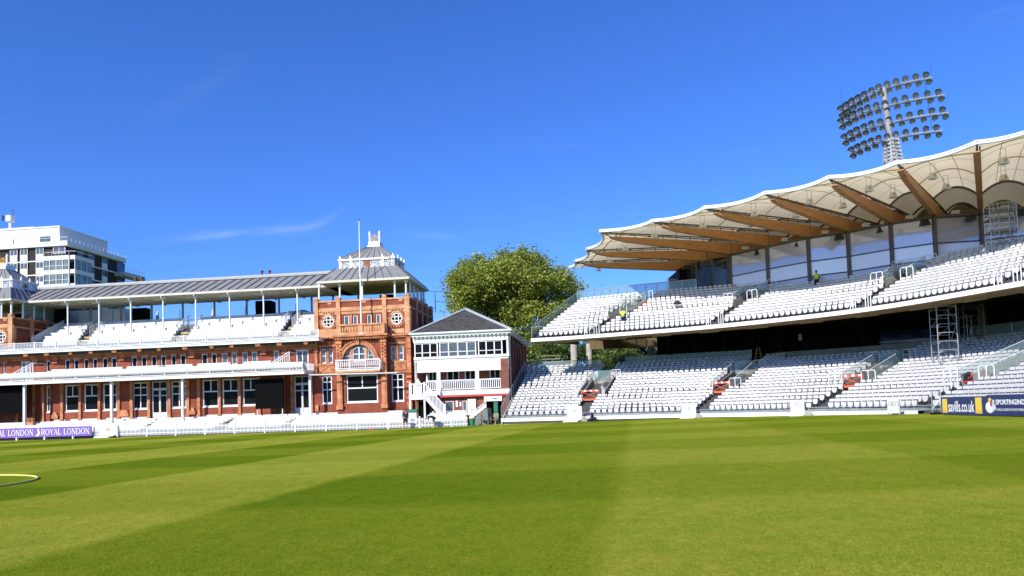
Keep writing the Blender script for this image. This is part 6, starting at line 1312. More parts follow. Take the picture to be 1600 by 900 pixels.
barrier(1, 5, 'orange and white barrier closing the leftmost lower stairway'); barrier(2, 6, 'orange barrier closing the middle lower stairway'); barrier(3, 6, 'orange barrier closing the right lower stairway')
a_ = on_tier0 = surf(*CU_, 1.05, .62); o = empty('cushion', (a_[0] + .9, a_[1], ZU + RU * 8), .4); tag(o, 'small red cover lying beside the leftmost upper stairway', 'cover'); q = MB(); q.box(-.5, .4, -.2, .2, .1, .5); q.tube([(-.5, 0, .5), (0, 0, .62), (.4, 0, .5)], .12, 6); q.build('cover', M['red'], o)
# white sight boards along the stand front
def board(px0, px1, y0, y1, Y, lab, gap=True):
    a = atY(px0, y1, Y); b_ = atY(px1, y1, Y - (.25 if px0 < 1300 else .9)); d = Vector((b_.x - a.x, b_.y - a.y, 0)); L_ = d.length; zt = atY(px0, y0, Y).z; z0 = zg(a.x) + (.25 if px0 < 900 else .1)
    o = empty('gate_panel', (a.x, a.y, z0), atan2(d.y, d.x)); tag(o, lab, 'gate'); h_ = zt - z0
    q = MB(); q.box(0, L_ / 2 - .01, 0, .05, 0, h_); q.box(L_ / 2 + .01, L_, 0, .05, 0, h_); q.build('panel', M['white'], o)
    q = MB(); q.box(-.04, .02, .05, .1, -.2, h_); q.box(L_ - .02, L_ + .04, .05, .1, -.2, h_); q.build('post', M['steel'], o)
    q = MB(); hh = .27; wd = serif_w("LORD'S", hh, .9); serif(q, "LORD'S", (L_ - wd) / 2, h_ * .52, hh, -.006, .9); q.box(L_ * .3, L_ * .72, -.007, -.003, h_ * .42, h_ * .435); q.build('lettering', mat('grey_letter', (.05, .045, .04), .6) if 'grey_letter' not in bpy.data.materials else bpy.data.materials['grey_letter'], o)
    if px0 < 1380:
        q = MB(); q.hexa([(-.25, -1.1, -z0 * 0 - .2), (L_ - .25, -1.1, -.2), (L_, -.06, -.2), (0, -.06, -.2)], [(-.25, -1.05, -.12), (L_ - .25, -1.05, -.12), (L_, -.06, .0), (0, -.06, .0)]); q.build('ramp', M['cream'], o)
        q = MB(); 
        for k in range(5): a1, a2 = k * pi / 10, (k + 1) * pi / 10; q.prism([(L_ + .02, -.2), (L_ + .02 + .55 * sin(a2), -.2 + .5 * cos(a2)), (L_ + .02 + .55 * sin(a1), -.2 + .5 * cos(a1))], -.5, -.45)
        q.build('rubber_cheek', M['concrete'], o)
board(886.5, 909, 635, 651.5, 62.2, "white LORD'S gate panel with a cream ramp at the leftmost aisle"); board(1065, 1087.5, 632, 648, 58.2, "white LORD'S gate panel at the second aisle from the left"); board(1236, 1257, 625.5, 644, 51.2, "white LORD'S gate panel at the third aisle"); board(1387, 1404, 624, 644, 44.5, "white LORD'S gate panel nearest the navy board")
# ------------------------------------------------------------------ navy boards at the right
A_, B_ = atY(1471, 646.5, 40), atY(1600, 650.6, 33); A_.z = zg(A_.x) + .04; d = Vector((B_.x - A_.x, B_.y - A_.y, 0)); L1 = d.length
zt = atY(1471, 620.5, 40).z - A_.z
o = empty('advert_board', tuple(A_), atan2(d.y, d.x)); tag(o, 'navy savills.co.uk board with two yellow panels at the lawn edge', 'advertising board')
def ontoboard(px): # distance along board line
    r_ = ray(px, 640); n_ = Vector((-d.y, d.x, 0)); k = (A_ - CP).dot(n_) / r_.dot(n_); return ((CP + r_ * k) - A_).dot(d) / L1
s_ = [ontoboard(v) for v in (1471, 1473, 1480.5, 1481.5, 1524, 1524.5, 1534.5, 1543, 1558, 1600)]
q = MB(); q.box(0, s_[7], 0, .06, 0, zt); q.build('panel', M['navy'], o); h1_ = zt
q = MB(); q.box(s_[1], s_[2], -.006, -.001, .1, zt - .1); q.box(s_[5], s_[6], -.006, -.001, .08, zt - .06); q.build('yellow_panel', M['yellow'], o)
def text(s, x0, x1, z, h, parent, m_, y=-.012, bold=0., name='lettering'):
    cu = bpy.data.curves.new(name, 'FONT'); cu.body = s; cu.size = 1; cu.offset = bold; cu.resolution_u = 3
    to = bpy.data.objects.new('tmp', cu); col.objects.link(to); bpy.context.view_layer.update()
    me = bpy.data.meshes.new_from_object(to.evaluated_get(bpy.context.evaluated_depsgraph_get())); bpy.data.objects.remove(to)
    xs_ = [v.co.x for v in me.vertices]; ys_ = [v.co.y for v in me.vertices]; mnx, mxx, mny, mxy = min(xs_), max(xs_), min(ys_), max(ys_)
    for v in me.vertices: v.co = Vector((x0 + (v.co.x - mnx) / (mxx - mnx) * (x1 - x0), y, z + (v.co.y - mny) / (mxy - mny) * h))
    me.materials.clear(); me.materials.append(m_); ob = bpy.data.objects.new(name, me); col.objects.link(ob); ob.parent = parent; return ob
text('savills.co.uk', s_[3] + .05, s_[4] - .05, .14, zt * .62, o, M['letter'], bold=.015)
text('savills', s_[1] + .08, s_[2] - .06, .16, .12, o, M['orange'], y=-.014); text('savills', s_[5] + .06, s_[6] - .08, .13, .12, o, M['orange'], y=-.014)
d2 = d.normalized(); P2 = A_ + d2 * (s_[7] + .03)
o = empty('advert_board', tuple(P2), atan2(d.y, d.x)); tag(o, 'navy board with round figure emblem and SPORTINGINDEX lettering, at the right edge', 'advertising board')
L2 = 9.0; q = MB(); q.box(0, L2, -.03, .05, 0, zt + .05); q.build('panel', M['navy'], o)
sx = lambda px: ontoboard(px) - s_[7] - .03
text('SPORTINGINDEX', sx(1558), sx(1558) + (sx(1598) - sx(1558)) * 13 / 9.6, zt * .55, zt * .26, o, M['letter'], y=-.045, bold=.03)
text('WORLD LEADERS IN SPORTS SPREAD BETTING', sx(1558), sx(1558) + (sx(1600) - sx(1558)) * 38 / 28.0, zt * .24, zt * .12, o, M['letter'], y=-.045, bold=.01)
ex = (sx(1545.5) + sx(1556)) / 2
def disc(q, cx, cz, rx, rz, y, n_=18, a0=0, a1=2 * pi): q.face([(cx + rx * cos(a0 + (a1 - a0) * i / n_), y, cz + rz * sin(a0 + (a1 - a0) * i / n_)) for i in range(n_)])
q = MB(); disc(q, ex - .12, zt * .42, .36, .28, -.040); q.build('emblem_disc', M['letter'], o)
q = MB(); disc(q, ex + .02, zt * .62, .12, .16, -.043); q.build('emblem_red', M['red'], o)
q = MB(); disc(q, ex - .1, zt * .80, .14, .10, -.043); q.build('emblem_yellow', M['yellow'], o)
q = MB(); disc(q, ex + .18, zt * .72, .10, .09, -.046); q.face([(ex + .05, -.046, zt * .62), (ex + .3, -.046, zt * .6), (ex + .38, -.046, zt * .4), (ex + .25, -.046, zt * .2), (ex + .2, -.046, zt * .36), (ex + .1, -.046, zt * .18), (ex + .03, -.046, zt * .22), (ex + .12, -.046, zt * .42)]); q.build('emblem_figure', mat('emblem_grey', (.6, .62, .66), .5), o)
P4 = P2 + d2 * 9.05; o = None
# small rail frame by the board
q = MB(); a = atY(1464, 646, 41.5); 
o = empty('steel_frame', (a.x, a.y, zg(a.x)), 0); tag(o, 'thin steel frame with a black foot left of the navy board', 'frame'); q.tube([(-.25, 0, 0), (-.25, 0, 1.25), (.25, 0, 1.25), (.25, 0, 0)], .025, 5); q.tube([(-.25, 0, .3), (.25, 0, .9)], .02, 4); q.build('tube_frame', M['steel'], o); q = MB(); q.box(-.3, .25, -.15, .15, 0, .1); q.build('foot', M['black'], o)
# ------------------------------------------------------------------ scaffold towers
def scaffold(px, py, Y, w_, dp, h_, lifts, lab, rz, m_=None, decks=False):
    a = atY(px, py, Y); o = empty('scaffold_tower', (a.x, a.y, a.z), rz); tag(o, lab, 'scaffold')
    m_ = m_ or M['steel']; q = MB()
    for x in (0, w_):
        for y in (0, dp): q.tube([(x, y, 0), (x, y, h_)], .035, 6)
    q.build('standard', m_, o); q = MB()
    for i in range(lifts + 1):
        z = h_ * (i + .15) / (lifts + .3)
        q.tube([(0, 0, z), (w_, 0, z)], .028, 5); q.tube([(0, dp, z), (w_, dp, z)], .028, 5)
        if i % 2 == 0 or decks: q.tube([(0, 0, z), (0, dp, z)], .028, 5); q.tube([(w_, 0, z), (w_, dp, z)], .028, 5)
        for x, s in ((0, 1), (w_, -1)): q.tube([(x, 0, z - .22), (x + s * .18, 0, z)], .018, 4)
    q.build('ledger', m_, o); q = MB(); k = 0
    for i in range(0, lifts, 2):
        z0, z1 = h_ * (i + .15) / (lifts + .3), h_ * (min(i + 2, lifts) + .15) / (lifts + .3); q.tube([(w_, 0, z1) if k % 2 else (w_, 0, z0), (w_, dp, z0) if k % 2 else (w_, dp, z1)], .025, 5); q.tube([(0, dp, z0), (w_, dp, z1)], .022, 5); k += 1
    q.build('brace', m_, o)
    if decks:
        for f_ in (.42, .68, .86): q = MB(); q.box(-.1, w_ + .1, 0, dp, h_ * f_ - .04, h_ * f_); q.box(-.05, w_ + .05, -.03, -.001, h_ * f_ - .02, h_ * f_ + .13); q.box(0, w_, .1, .13, h_ * f_ - .25, h_ * f_ - .05); q.build('deck', M['gwood'], o)
        for f_ in (.42, .68, .86):
            q = MB()
            for x in (.25, .55, w_ - .5, w_ - .2): q.tube([(x, -.04, h_ * f_ - .5), (x, -.04, h_ * f_ + .5)], .025, 4)
            q.tube([(0, -.04, h_ * f_ + .5), (w_, -.04, h_ * f_ + .5)], .025, 4); q.build('guard_rail', m_, o)
        q = MB(); q.tube([(-.6, -.3, -.1), (0, 0, h_ * .62)], .02, 4); q.tube([(-.7, -.2, 0), (0, 0, h_ * .3)], .02, 4); q.tube([(.3, 0, h_ * .7), (w_, 0, h_ * 1.0)], .02, 4); q.build('stay', m_, o)
    return o
scaffold(1467.5, 563, 52, 1.22, 2.6, 3.9, 6, 'bare aluminium scaffold tower standing on the lower tier seats', radians(-20))
scaffold(1509, 556, 56, 1.35, 1.6, 3.9, 5, 'narrower scaffold tower with an inner ladder behind the first one', radians(-20), mat('dull_steel', (.25, .25, .25), .5, metal=.4))
a = atY(1514, 556, 57); q = MB(); o = empty('ladder', tuple(a), 0); tag(o, 'short ladder inside the rear scaffold tower', 'ladder')
for x in (0, .35): q.tube([(x, 0, 0), (x, 0, 3.2)], .02, 4)
for i in range(10): q.tube([(0, 0, .2 + i * .32), (.35, 0, .2 + i * .32)], .018, 4)
q.build('rungs', M['steel'], o)
scaffold(1550, 393, 54.2, 1.75, 1.2, 3.6, 5, 'wide scaffold tower with boarded decks below the fabric roof at right', radians(-15), decks=True)
# step ladder and kit in the stand
a = atY(1186, 574, 72); o = empty('step_ladder', tuple(a), 0); tag(o, 'yellow step ladder at the back of the lower tier', 'ladder'); q = MB()
for sx_ in (-.45, .45): q.tube([(sx_, -.2, 0), (sx_ * .25, 0, 2.0)], .035, 4); q.tube([(sx_, .5, 0), (sx_ * .25, .02, 2.0)], .03, 4)
for i in range(5): f_ = (i + 1) / 6; q.tube([(-.45 + .34 * f_, -.2 + .2 * f_, 2 * f_), (.45 - .34 * f_, -.2 + .2 * f_, 2 * f_)], .03, 4)
q.build('frame', mat('ladder_yellow', (.45, .36, .12), .6), o)
a = atY(1510, 600, 46.5); o = empty('equipment_bag', tuple(a), 0); tag(o, 'black and red kit bag on seats left of the glass balustrade', 'bag'); q = MB(); q.box(-.32, .32, -.15, .15, .1, .35); q.ball((-.12, 0, .5), .2, 8, 6); q.ball((.16, 0, .62), .17, 8, 6); q.build('bag', M['blackcloth'], o); q = MB(); q.box(-.3, .34, -.19, -.15, .1, .2); q.box(.2, .26, -.2, .05, .4, .75); q.build('red_strap', M['red'], o)
# ------------------------------------------------------------------ floodlight
YF = 88.0
o = empty('floodlight_mast', (atYz(1397, YF, 30)[0], YF, .5), 0); ox = o.location.x; tag(o, 'tall floodlight mast with four curved rows of lamps behind the stand', 'floodlight')
def fl_(px, py, dy=0): p = atY(px, py, YF + dy); return (p.x - ox, dy, p.z - .5)
q = MB(); b0, b1 = fl_(1395, 250), fl_(1380.5, 137); q.tube([(0, 0, 0), (b0[0], 0, b0[2] - 3)], [1.1, .8], 12); q.tube([(b0[0], 0, b0[2] - 3), b0], [.8, .95], 12); q.tube([fl_(1397, 258), fl_(1394, 236)], [1.0, .72], 12); q.tube([fl_(1393.5, 237), fl_(1391, 222)], [.66, .5], 12); q.tube([fl_(1391, 222), b1], [.36, .32], 12); q.build('mast', mat('mast_grey', (.30, .31, .32), .5, var=.2, scale=1.5), o, smooth=False)
q = MB()
for i in range(6):
    for k in range(10):
        an = 2 * pi * k / 10; zz = fl_(1395, 252 - i * 6)[2]; xx = fl_(1395 - i * .5, 252 - i * 6)[0]; r_ = .98 - i * .05; q.box(xx + r_ * cos(an) - .12, xx + r_ * cos(an) + .12, r_ * sin(an) - .12, r_ * sin(an) + .12, zz, zz + .32 * (1 if k % 2 else .6))
q.build('control_box', mat('box_grey', (.42, .43, .44), .5, var=.3, scale=4), o)
bars = [[(1312, 177), (1330, 164), (1350, 153), (1378, 139), (1410, 130), (1440, 124), (1457, 121)], [(1312, 196), (1330, 185), (1355, 174), (1385, 166), (1420, 157), (1450, 152), (1477, 148)], [(1317, 221), (1335, 210), (1360, 199), (1390, 192), (1425, 184), (1455, 179), (1483, 176)], [(1328, 241), (1345, 232), (1370, 222), (1397, 216), (1425, 210), (1455, 206), (1473, 204)]]
lampme = MB(); lampme.k = 0; lampme.tube([(0, .30, 0), (0, .22, 0), (0, .05, 0), (0, -.16, 0)], [.09, .2, .31, .34], 12)
lampme.k = 1; lampme.tube([(0, -.10, 0), (0, -.165, 0)], [.30, .30], 12); lampme.k = 0
i0 = len(lampme.v)
for k in range(7): an = pi * k / 6; lampme.v += [(.345 * cos(an), -.16, .345 * sin(an)), (.345 * cos(an), -.40, .345 * sin(an) * .95)]
for k in range(6): lampme.f.append((i0 + 2 * k, i0 + 2 * k + 2, i0 + 2 * k + 3, i0 + 2 * k + 1)); lampme.m.append(0)
lme = lampme.mesh('lamp', [mat('lamp_black', (.015, .015, .017), .35), mat('lamp_glass', (.48, .49, .47), .25, metal=.2, spec=.5)])
bkt = MB(); bkt.tube([(-.33, 0, 0), (-.33, 0, -.36), (.33, 0, -.36), (.33, 0, 0)], .035, 4); bme = bkt.mesh('lamp_bracket', [M['steel']])
nl = 0
for bi, br_ in enumerate(bars):
    pts = []
    for i, (px, py) in enumerate(br_):
        cxx = 1390 if bi else 1385; dy = -2.6 * ((px - cxx) / 85) ** 2; pts.append(Vector(fl_(px, py, dy)))
    q = MB(); q.tube(pts, .10, 6); q.tube([p_ + Vector((0, .25, -.12)) for p_ in pts], .05, 4); q.build('cross_bar', M['steel'], o)
    cum = [0]
    for a, b_ in zip(pts, pts[1:]): cum.append(cum[-1] + (b_ - a).length)
    for side in (1, -1):
        n_ = 12 if side == 1 else (12 if bi < 3 else 10)
        if bi == 3 and side == 1: n_ = 11
        for k in range(n_):
            if nl >= 98: break
            f0 = (k + .3) / n_ if side == 1 else (k + .55) / n_
            dd = cum[-1] * min(f0, .985); j = 0
            while j < len(pts) - 2 and cum[j + 1] < dd: j += 1
            p_ = pts[j].lerp(pts[j + 1], (dd - cum[j]) / (cum[j + 1] - cum[j])) + Vector((0, -.1, .50 if side == 1 else -.46))
            ang = radians(-38) + radians(-34) * (.5 - f0) * 1.6
            lo = bpy.data.objects.new('lamp', lme); col.objects.link(lo); lo.parent = o; lo.location = p_; lo.rotation_euler = (radians(32), 0, ang); nl += 1
            if side == 1: bo = bpy.data.objects.new('lamp_bracket', bme); col.objects.link(bo); bo.parent = lo
q = MB(); a = fl_(1314, 160); q.tube([fl_(1315, 165), fl_(1314, 139)], .02, 3); q.tube([fl_(1455, 120), fl_(1453, 96)], .02, 3); q.tube([fl_(1444, 125), fl_(1449, 150), fl_(1452, 178), fl_(1456, 200)], .03, 3); q.tube([fl_(1326, 168), fl_(1333, 195), fl_(1337, 222)], .03, 3); q.build('lightning_rod', M['dsteel'], o)
# ------------------------------------------------------------------ trees
def tree(name, base, H, blobs, nleaf, ls, lab, cat='tree', m_='leaf', trunk_r=.5, group=None, seed=1, limbs=14):
    rng = random.Random(seed); o = empty(name, base); tag(o, lab, cat, group)
    q = MB(); bx_, by_, bz_ = base; q.tube([(0, 0, 0), (.1, 0, H * .15), (-.1, .1, H * .3), (.1, 0, H * .55)], [trunk_r, trunk_r * .8, trunk_r * .65, trunk_r * .3], 8)
    big = sorted(blobs, key=lambda b_: -b_[3])[:limbs]
    for b_ in big:
        h0 = H * rng.uniform(.16, .4); m1 = Vector((b_[0] * .45, b_[1] * .45, h0 + (b_[2] - h0) * .4)); e_ = Vector((b_[0], b_[1], b_[2]))
        q.tube([(0, 0, h0), m1, e_], [trunk_r * .38, trunk_r * .22, trunk_r * .06], 6)
        for k in range(3): e2 = e_ + Vector((rng.uniform(-1, 1), rng.uniform(-1, 1), rng.uniform(-.5, 1))) * b_[3] * .8; q.tube([m1.lerp(e_, .6), e2], [trunk_r * .1, trunk_r * .03], 4)
    q.build('trunk', M['bark'], o)
    vs = []; fs = []; tot = sum(b_[3] ** 2.2 for b_ in blobs)
    for b_ in blobs:
        n_ = int(nleaf * b_[3] ** 2.2 / tot); ncl = max(4, int(n_ / 26))
        for c in range(ncl):
            u_ = rng.uniform(-1, 1); ph = rng.uniform(0, 2 * pi); rr = b_[3] * (rng.uniform(.35, 1.0) ** .5) * rng.uniform(.85, 1.12); sq = sqrt(1 - u_ * u_); cc_ = Vector((b_[0] + rr * sq * cos(ph), b_[1] + rr * sq * sin(ph), b_[2] + rr * u_ * .85)); cs = ls * rng.uniform(1.2, 3.0)
            for k in range(26):
                p = cc_ + Vector((rng.gauss(0, 1), rng.gauss(0, 1), rng.gauss(0, .6))) * cs * .6
                a = Vector((rng.gauss(0, 1), rng.gauss(0, 1), rng.gauss(0, 1) * .6 )).normalized(); nn = Vector((rng.gauss(0, 1), rng.gauss(0, 1), rng.gauss(.6, 1))); b2 = a.cross(nn)
                if b2.length < .05: continue
                b2.normalize(); s = ls * rng.uniform(.5, 1.1); i0 = len(vs)
                vs += [tuple(p - a * s * .5), tuple(p + b2 * s * .32), tuple(p + a * s * .5), tuple(p - b2 * s * .32)]; fs.append((i0, i0 + 1, i0 + 2, i0 + 3))
    me = bpy.data.meshes.new('crown'); me.from_pydata(vs, [], fs); me.materials.append(M[m_]); me.update(); co = bpy.data.objects.new('crown', me); col.objects.link(co); co.parent = o
    return o
Yt = 104.0; cx_, _ = atYz(806, Yt, 15); base = (cx_, Yt, -.2)
outl = [(716, 478, 1.9), (712, 448, 1.8), (722, 424, 2.0), (745, 414, 2.1), (765, 424, 2.2), (738, 455, 2.8), (735, 495, 2.4), (768, 462, 3.1), (790, 405, 1.7), (808, 404, 2.1), (818, 408, 2.2), (838, 418, 2.3), (795, 432, 3.0), (825, 442, 3.2), (858, 428, 2.2), (876, 440, 2.0), (893, 440, 1.5), (903, 446, 1.0), (886, 460, 2.0), (855, 465, 3.2), (800, 480, 3.6), (835, 500, 3.2), (765, 505, 3.0), (868, 490, 2.4), (795, 525, 2.8), (828, 540, 2.4), (745, 525, 2.4), (815, 565, 2.2), (842, 555, 1.8), (780, 398, 1.0), (813, 396, .8), (704, 462, .9), (707, 440, .8), (727, 408, .9), (750, 403, .8), (785, 394, .6)]
rng = random.Random(11); blobs = []
for px, py, r_ in outl:
    dy = rng.uniform(-2.2, 2.2) if r_ < 2 else rng.uniform(-3.5, 3.5); p = atY(px, py, Yt); blobs.append((p.x - cx_, dy, p.z, r_ * .86))
for i in range(10): p = atY(rng.uniform(735, 875), rng.uniform(430, 520), Yt); blobs.append((p.x - cx_, rng.choice((-5, 5)) + rng.uniform(-1, 1), p.z, rng.uniform(1.8, 2.8)))
tree('plane_tree', base, 20, blobs, 82000, .42, 'large round plane tree in fresh leaf between the annex and the grandstand', trunk_r=.6, seed=5)
def shrub(px, py, Y, rx, rz_, n_, lab, name='tree', m_='leaf2', seed=3):
    r2 = random.Random(seed); p = atY(px, py, Y); bl = [(r2.uniform(-rx, rx), r2.uniform(-1.5, 1.5), p.z + r2.uniform(-rz_, rz_), r2.uniform(.9, 1.5)) for _ in range(9)]
    return tree(name, (p.x, Y, 0), p.z, bl, n_, .34, lab, m_=m_, trunk_r=.2, seed=seed, limbs=5)
shrub(862, 552, 94, 1.9, 1.2, 5000, 'pale green tree seen below the left end of the upper tier', seed=3)
shrub(905, 556, 97, 2.2, 1.6, 5000, 'dark tree behind the two round concrete columns', m_='leafd', seed=4)
shrub(945, 552, 98, 2.4, 1.6, 5000, 'dark leafy tree right of the round columns', m_='leafd', seed=6)
shrub(972, 553, 92, 1.8, 1.2, 5000, 'bright green tree under the upper tier beside the brick gable', seed=8)
shrub(1024, 552, 96, 4.2, 1.6, 9000, 'dark tree behind the glass balustrade of the lower tier', m_='leafd', seed=9)
shrub(988, 566, 88, 1.6, .5, 2600, 'low bush at the head of the leftmost lower stairway', 'bush', 'leafd', seed=12)
o = empty('brick_house', (*atYz(957, 125, 6), 0), 0); tag(o, 'small piece of a brick house glimpsed under the upper tier', 'house')
q = MB(); q.box(-3, 3, 0, 6, 0, 11); q.build('wall', M['annex_brick'], o); 
for z in (8.2, 10): q = MB(); q.box(-1.4, 1.2, -.06, .01, z, z + 1.1); q.build('window', M['white'], o)
q = MB(); q.prism([(-3.3, 11), (3.3, 11), (0, 13)], -.3, 6.3); q.build('roof', M['slate'], o)
# ------------------------------------------------------------------ apartment block at the left
wP = 70.0; AU = lambda px, w_, y=400: U(px, w_, y)
ap = empty('apartment_block', (PF.o.x, PF.o.y, 0), PF.a); tag(ap, 'white and dark brick apartment block with glazed bays behind the pavilion', 'apartment block')
uc = U(105, wP, 380); uL_ = U(-60, wP, 380); zP1, zP0 = 38.05, 37.1
wE = 88.5
z6 = Z(108, 384, wP); fh = (Z(108, 408, wP) - Z(108, 432, wP))       # storey height
fh = 2.85
q = MB(); q.box(uL_, uc, wP, wE, zP0, zP1); q.box(uL_, uc + .1, wP - .1, wE, zP0 - .05, zP0 + .12)
for lv in range(1, 7): q.box(uL_, uc - .3, wP + .3, wE - .2, zP0 - lv * fh - .12, zP0 - lv * fh + .12)
pb0, pb1 = U(-60, wP + 2.2, 360), U(93, wP + 2.4, 360); zq = Z(60, 355, wP + 2.4)
q.box(pb0, pb1, wP + 2.4, wP + 17.2, zP1 - .5, zq); q.box(pb0 - .1, pb1 + .15, wP + 2.25, wP + 17.35, zq - .25, zq + .02); q.box(pb0, pb1 + .05, wP + 2.33, wP + 2.4, zq - 1.0, zq - .92)
q.box(pb0, U(53, wP + 5, 352), wP + 5, wP + 12, zq, zq + .95)
aw_ = q.build('white_wall', M['apt_white'], ap)
q = MB(); q.box(uL_, uc - .6, wP + .5, wE - .5, 0, zP0); q.build('dark_brick_wall', M['apt_brick'], ap)
# front bays of windows over white spandrels
def apt_win(u0, u1, z0, z1, w_, cols=2): return window(ap, u0, u1, z0, z1, w_, cols=cols, fr=.09, glass='blind', sill=False)
for px0, px1 in ((14, 25.5), (30, 41.5), (54.5, 66.5)):
    for lv in range(3):
        u0, u1 = U(px0, wP, 410), U(px1, wP, 410); zt = zP0 - .15 - lv * fh; apt_win(u0, u1, zt - 1.35, zt - .05, wP + .25)
        q = MB(); q.box(u0, u1, wP + .22, wP + .45, zt - 2.55, zt - 1.37); q.build('spandrel', M['apt_white'], ap)
u0, u1 = U(81, wP, 400), U(100, wP, 400); apt_win(u0, u1, zP0 - 1.5, zP0 - .2, wP + .3)
# glazed balcony bays
b0_, b1_ = U(67.5, wP - 1.4, 430), U(107.5, wP - 1.4, 430); br2 = U(119.5, wP, 430)
q = MB()
for lv in range(4):
    zt = zP0 - 2.35 - lv * fh; q.box(b0_, b1_, wP - 1.4, wP + 1.5, zt - .85, zt - .05); q.box(b1_ + .001, b1_ + 1.2, wP - 1.2, wP + 4, zt - .85, zt - .05)
q.build('balcony_slab', M['apt_white'], ap)
for lv in range(3):
    zt = zP0 - 2.35 - (lv + 1) * fh; q = MB(); u_ = b0_
    nb = 4
    for i in range(nb + 1): x = b0_ + (b1_ - b0_) * i / nb; q.box(x - .05, x + .05, wP - 1.38, wP - 1.28, zt - .05, zt + 2.0)
    q.box(b0_, b1_, wP - 1.36, wP - 1.3, zt + .75, zt + .82); q.box(b0_, b1_, wP - 1.37, wP - 1.29, zt + 1.93, zt + 1.999)
    for i in range(3): q.box(b1_ + 1.1, b1_ + 1.18, wP - 1.2 + i * 1.7, wP - 1.1 + i * 1.7, zt - .05, zt + 2.0)
    o = q.build('bay_frame', M['white'], ap); q = MB(); q.box(b0_ + .05, b1_ - .05, wP - 1.25, wP - 1.2, zt - .04, zt + 1.97); q.box(b1_ + 1.0, b1_ + 1.05, wP - 1.1, wP + 3.9, zt - .04, zt + 1.97); q.build('bay_glass', mat('bay_glass', (.16, .19, .20), .15, var=.5, scale=.5) if 'bay_glass' not in bpy.data.materials else bpy.data.materials['bay_glass'], o)
q = MB(); zt = zP0 - 2.35
for i in range(8): x = b0_ + .3 + (b1_ - b0_) * i / 7.4; q.tube([(x, wP - 1.35, zt - .05), (x, wP - 1.35, zt + .75)], .04, 4)
q.tube([(b0_ + .3, wP - 1.35, zt + .75), (b1_ + .1, wP - 1.35, zt + .75), (b1_ + 1.15, wP - 1.0, zt + .75), (b1_ + 1.15, wP + 3.8, zt + .75)], .05, 4)
for (x0, x1, ww) in ((uL_, uc - .1, wP + .1),): q.tube([(x0, ww, zP1 + .75), (x1, ww, zP1 + .75), (x1, wE, zP1 + .75)], .045, 4)
for i in range(16): q.tube([(uc - .1 - i * 1.6, wP + .1, zP1), (uc - .1 - i * 1.6, wP + .1, zP1 + .75)], .035, 4); q.tube([(uc - .1, wP + .1 + i * 1.22, zP1), (uc - .1, wP + .1 + i * 1.22, zP1 + .75)], .04, 4)
q.build('terrace_rail', M['white'], ap)
q = MB(); q.box(U(62, wP + 2.3, 365), U(78, wP + 2.3, 365), wP + 2.3, wP + 2.38, zP1 - .3, zP1 + 1.75); q.box(U(20, wP + 2.3, 365), U(20.8, wP + 2.3, 365), wP + 2.3, wP + 2.38, zP1 - .3, zP1 + 1.6); q.build('terrace_door', M['blind'], ap)
# right side face: white panels, windows and black brick strips
q = MB(); g_ = MB(); s_w = lambda px, y: PF.Sd(px, y, uc - .6)[0]
for (p0, p1) in ((121.5, 130), (138.5, 147), (159, 167.5), (182.5, 195)):
    w0, w1 = s_w(p0, 420), s_w(p1, 420)
    for lv in range(4):
        zt = zP0 - .1 - lv * fh; big = p0 > 180
        g_.box(uc - .62, uc - .56, w0, w1, zt - (1.3 if not big else 2.4), zt - .05)
        if not big: q.box(uc - .62, uc - .55, w0, w1, zt - 2.7, zt - 1.32)
        f = MB(); f.box(uc - .57, uc - .52, w0, w0 + .09, zt - 1.3, zt - .05); f.box(uc - .57, uc - .52, w1 - .09, w1, zt - 1.3, zt - .05); f.box(uc - .57, uc - .52, (w0 + w1) / 2 - .04, (w0 + w1) / 2 + .04, zt - 1.3, zt - .05); f.build('side_window_frame', M['apt_grey'], ap)
q.build('side_spandrel', M['apt_white'], ap); g_.build('side_glazing', mat('side_glass', (.04, .07, .12), .1, metal=.3, var=.4), ap)
q = MB(); 
for lv in range(4): q.box(uc - .6, uc - .45, wP + .5, wE - .3, zP0 - lv * fh - .12, zP0 - lv * fh + .0)
w0 = s_w(181, 430)
for lv in (1, 2): q.box(uc - .6, uc + 1.9, w0 - .6, wE + 4.2, zP0 - lv * fh - .75, zP0 - lv * fh + .1)
q.build('side_balcony', M['apt_grey'], ap)
q = MB()
for lv in (1, 2):
    q.tube([(uc + 1.8, w0 - .5, zP0 - lv * fh + .95), (uc + 1.8, wE + 4.1, zP0 - lv * fh + .95)], .045, 4)
    for i in range(8): y_ = w0 - .5 + (wE + 4.6 - w0) * i / 7; q.tube([(uc + 1.8, y_, zP0 - lv * fh + .1), (uc + 1.8, y_, zP0 - lv * fh + .95)], .04, 4)
q.build('balcony_rail', M['white'], ap)
o = empty('roof_tank', PF.G(U(15, wP + 6, 345), wP + 6, zq + .9), PF.a); tag(o, 'white roof tank with a round dish and thin aerials on the apartment roof', 'roof equipment')
k = Z(15, 343, wP + 6) - zq - .9
q = MB(); q.tube([(.2, 0, 0), (.2, 0, k - .4)], .3, 8); q.tube([(.2, 0, k - .45), (.2, 0, k + .75)], .85, 16); q.build('tank', M['white'], o)
q = MB(); q.tube([(-1.45, -.3, k + .3), (-1.2, -.1, k + .3)], [.72, .3], 16); q.build('dish', M['seat_b'], o)
q = MB(); q.tube([(.8, 0, k + .7), (.8, 0, k + 2.1)], .05, 4); q.tube([(.3, 0, k + 2.0), (1.3, 0, k + 2.0)], .04, 4); q.tube([(.5, 0, k + 1.3), (1.1, 0, k + 1.3)], .03, 4); q.build('aerial', M['dsteel'], o)
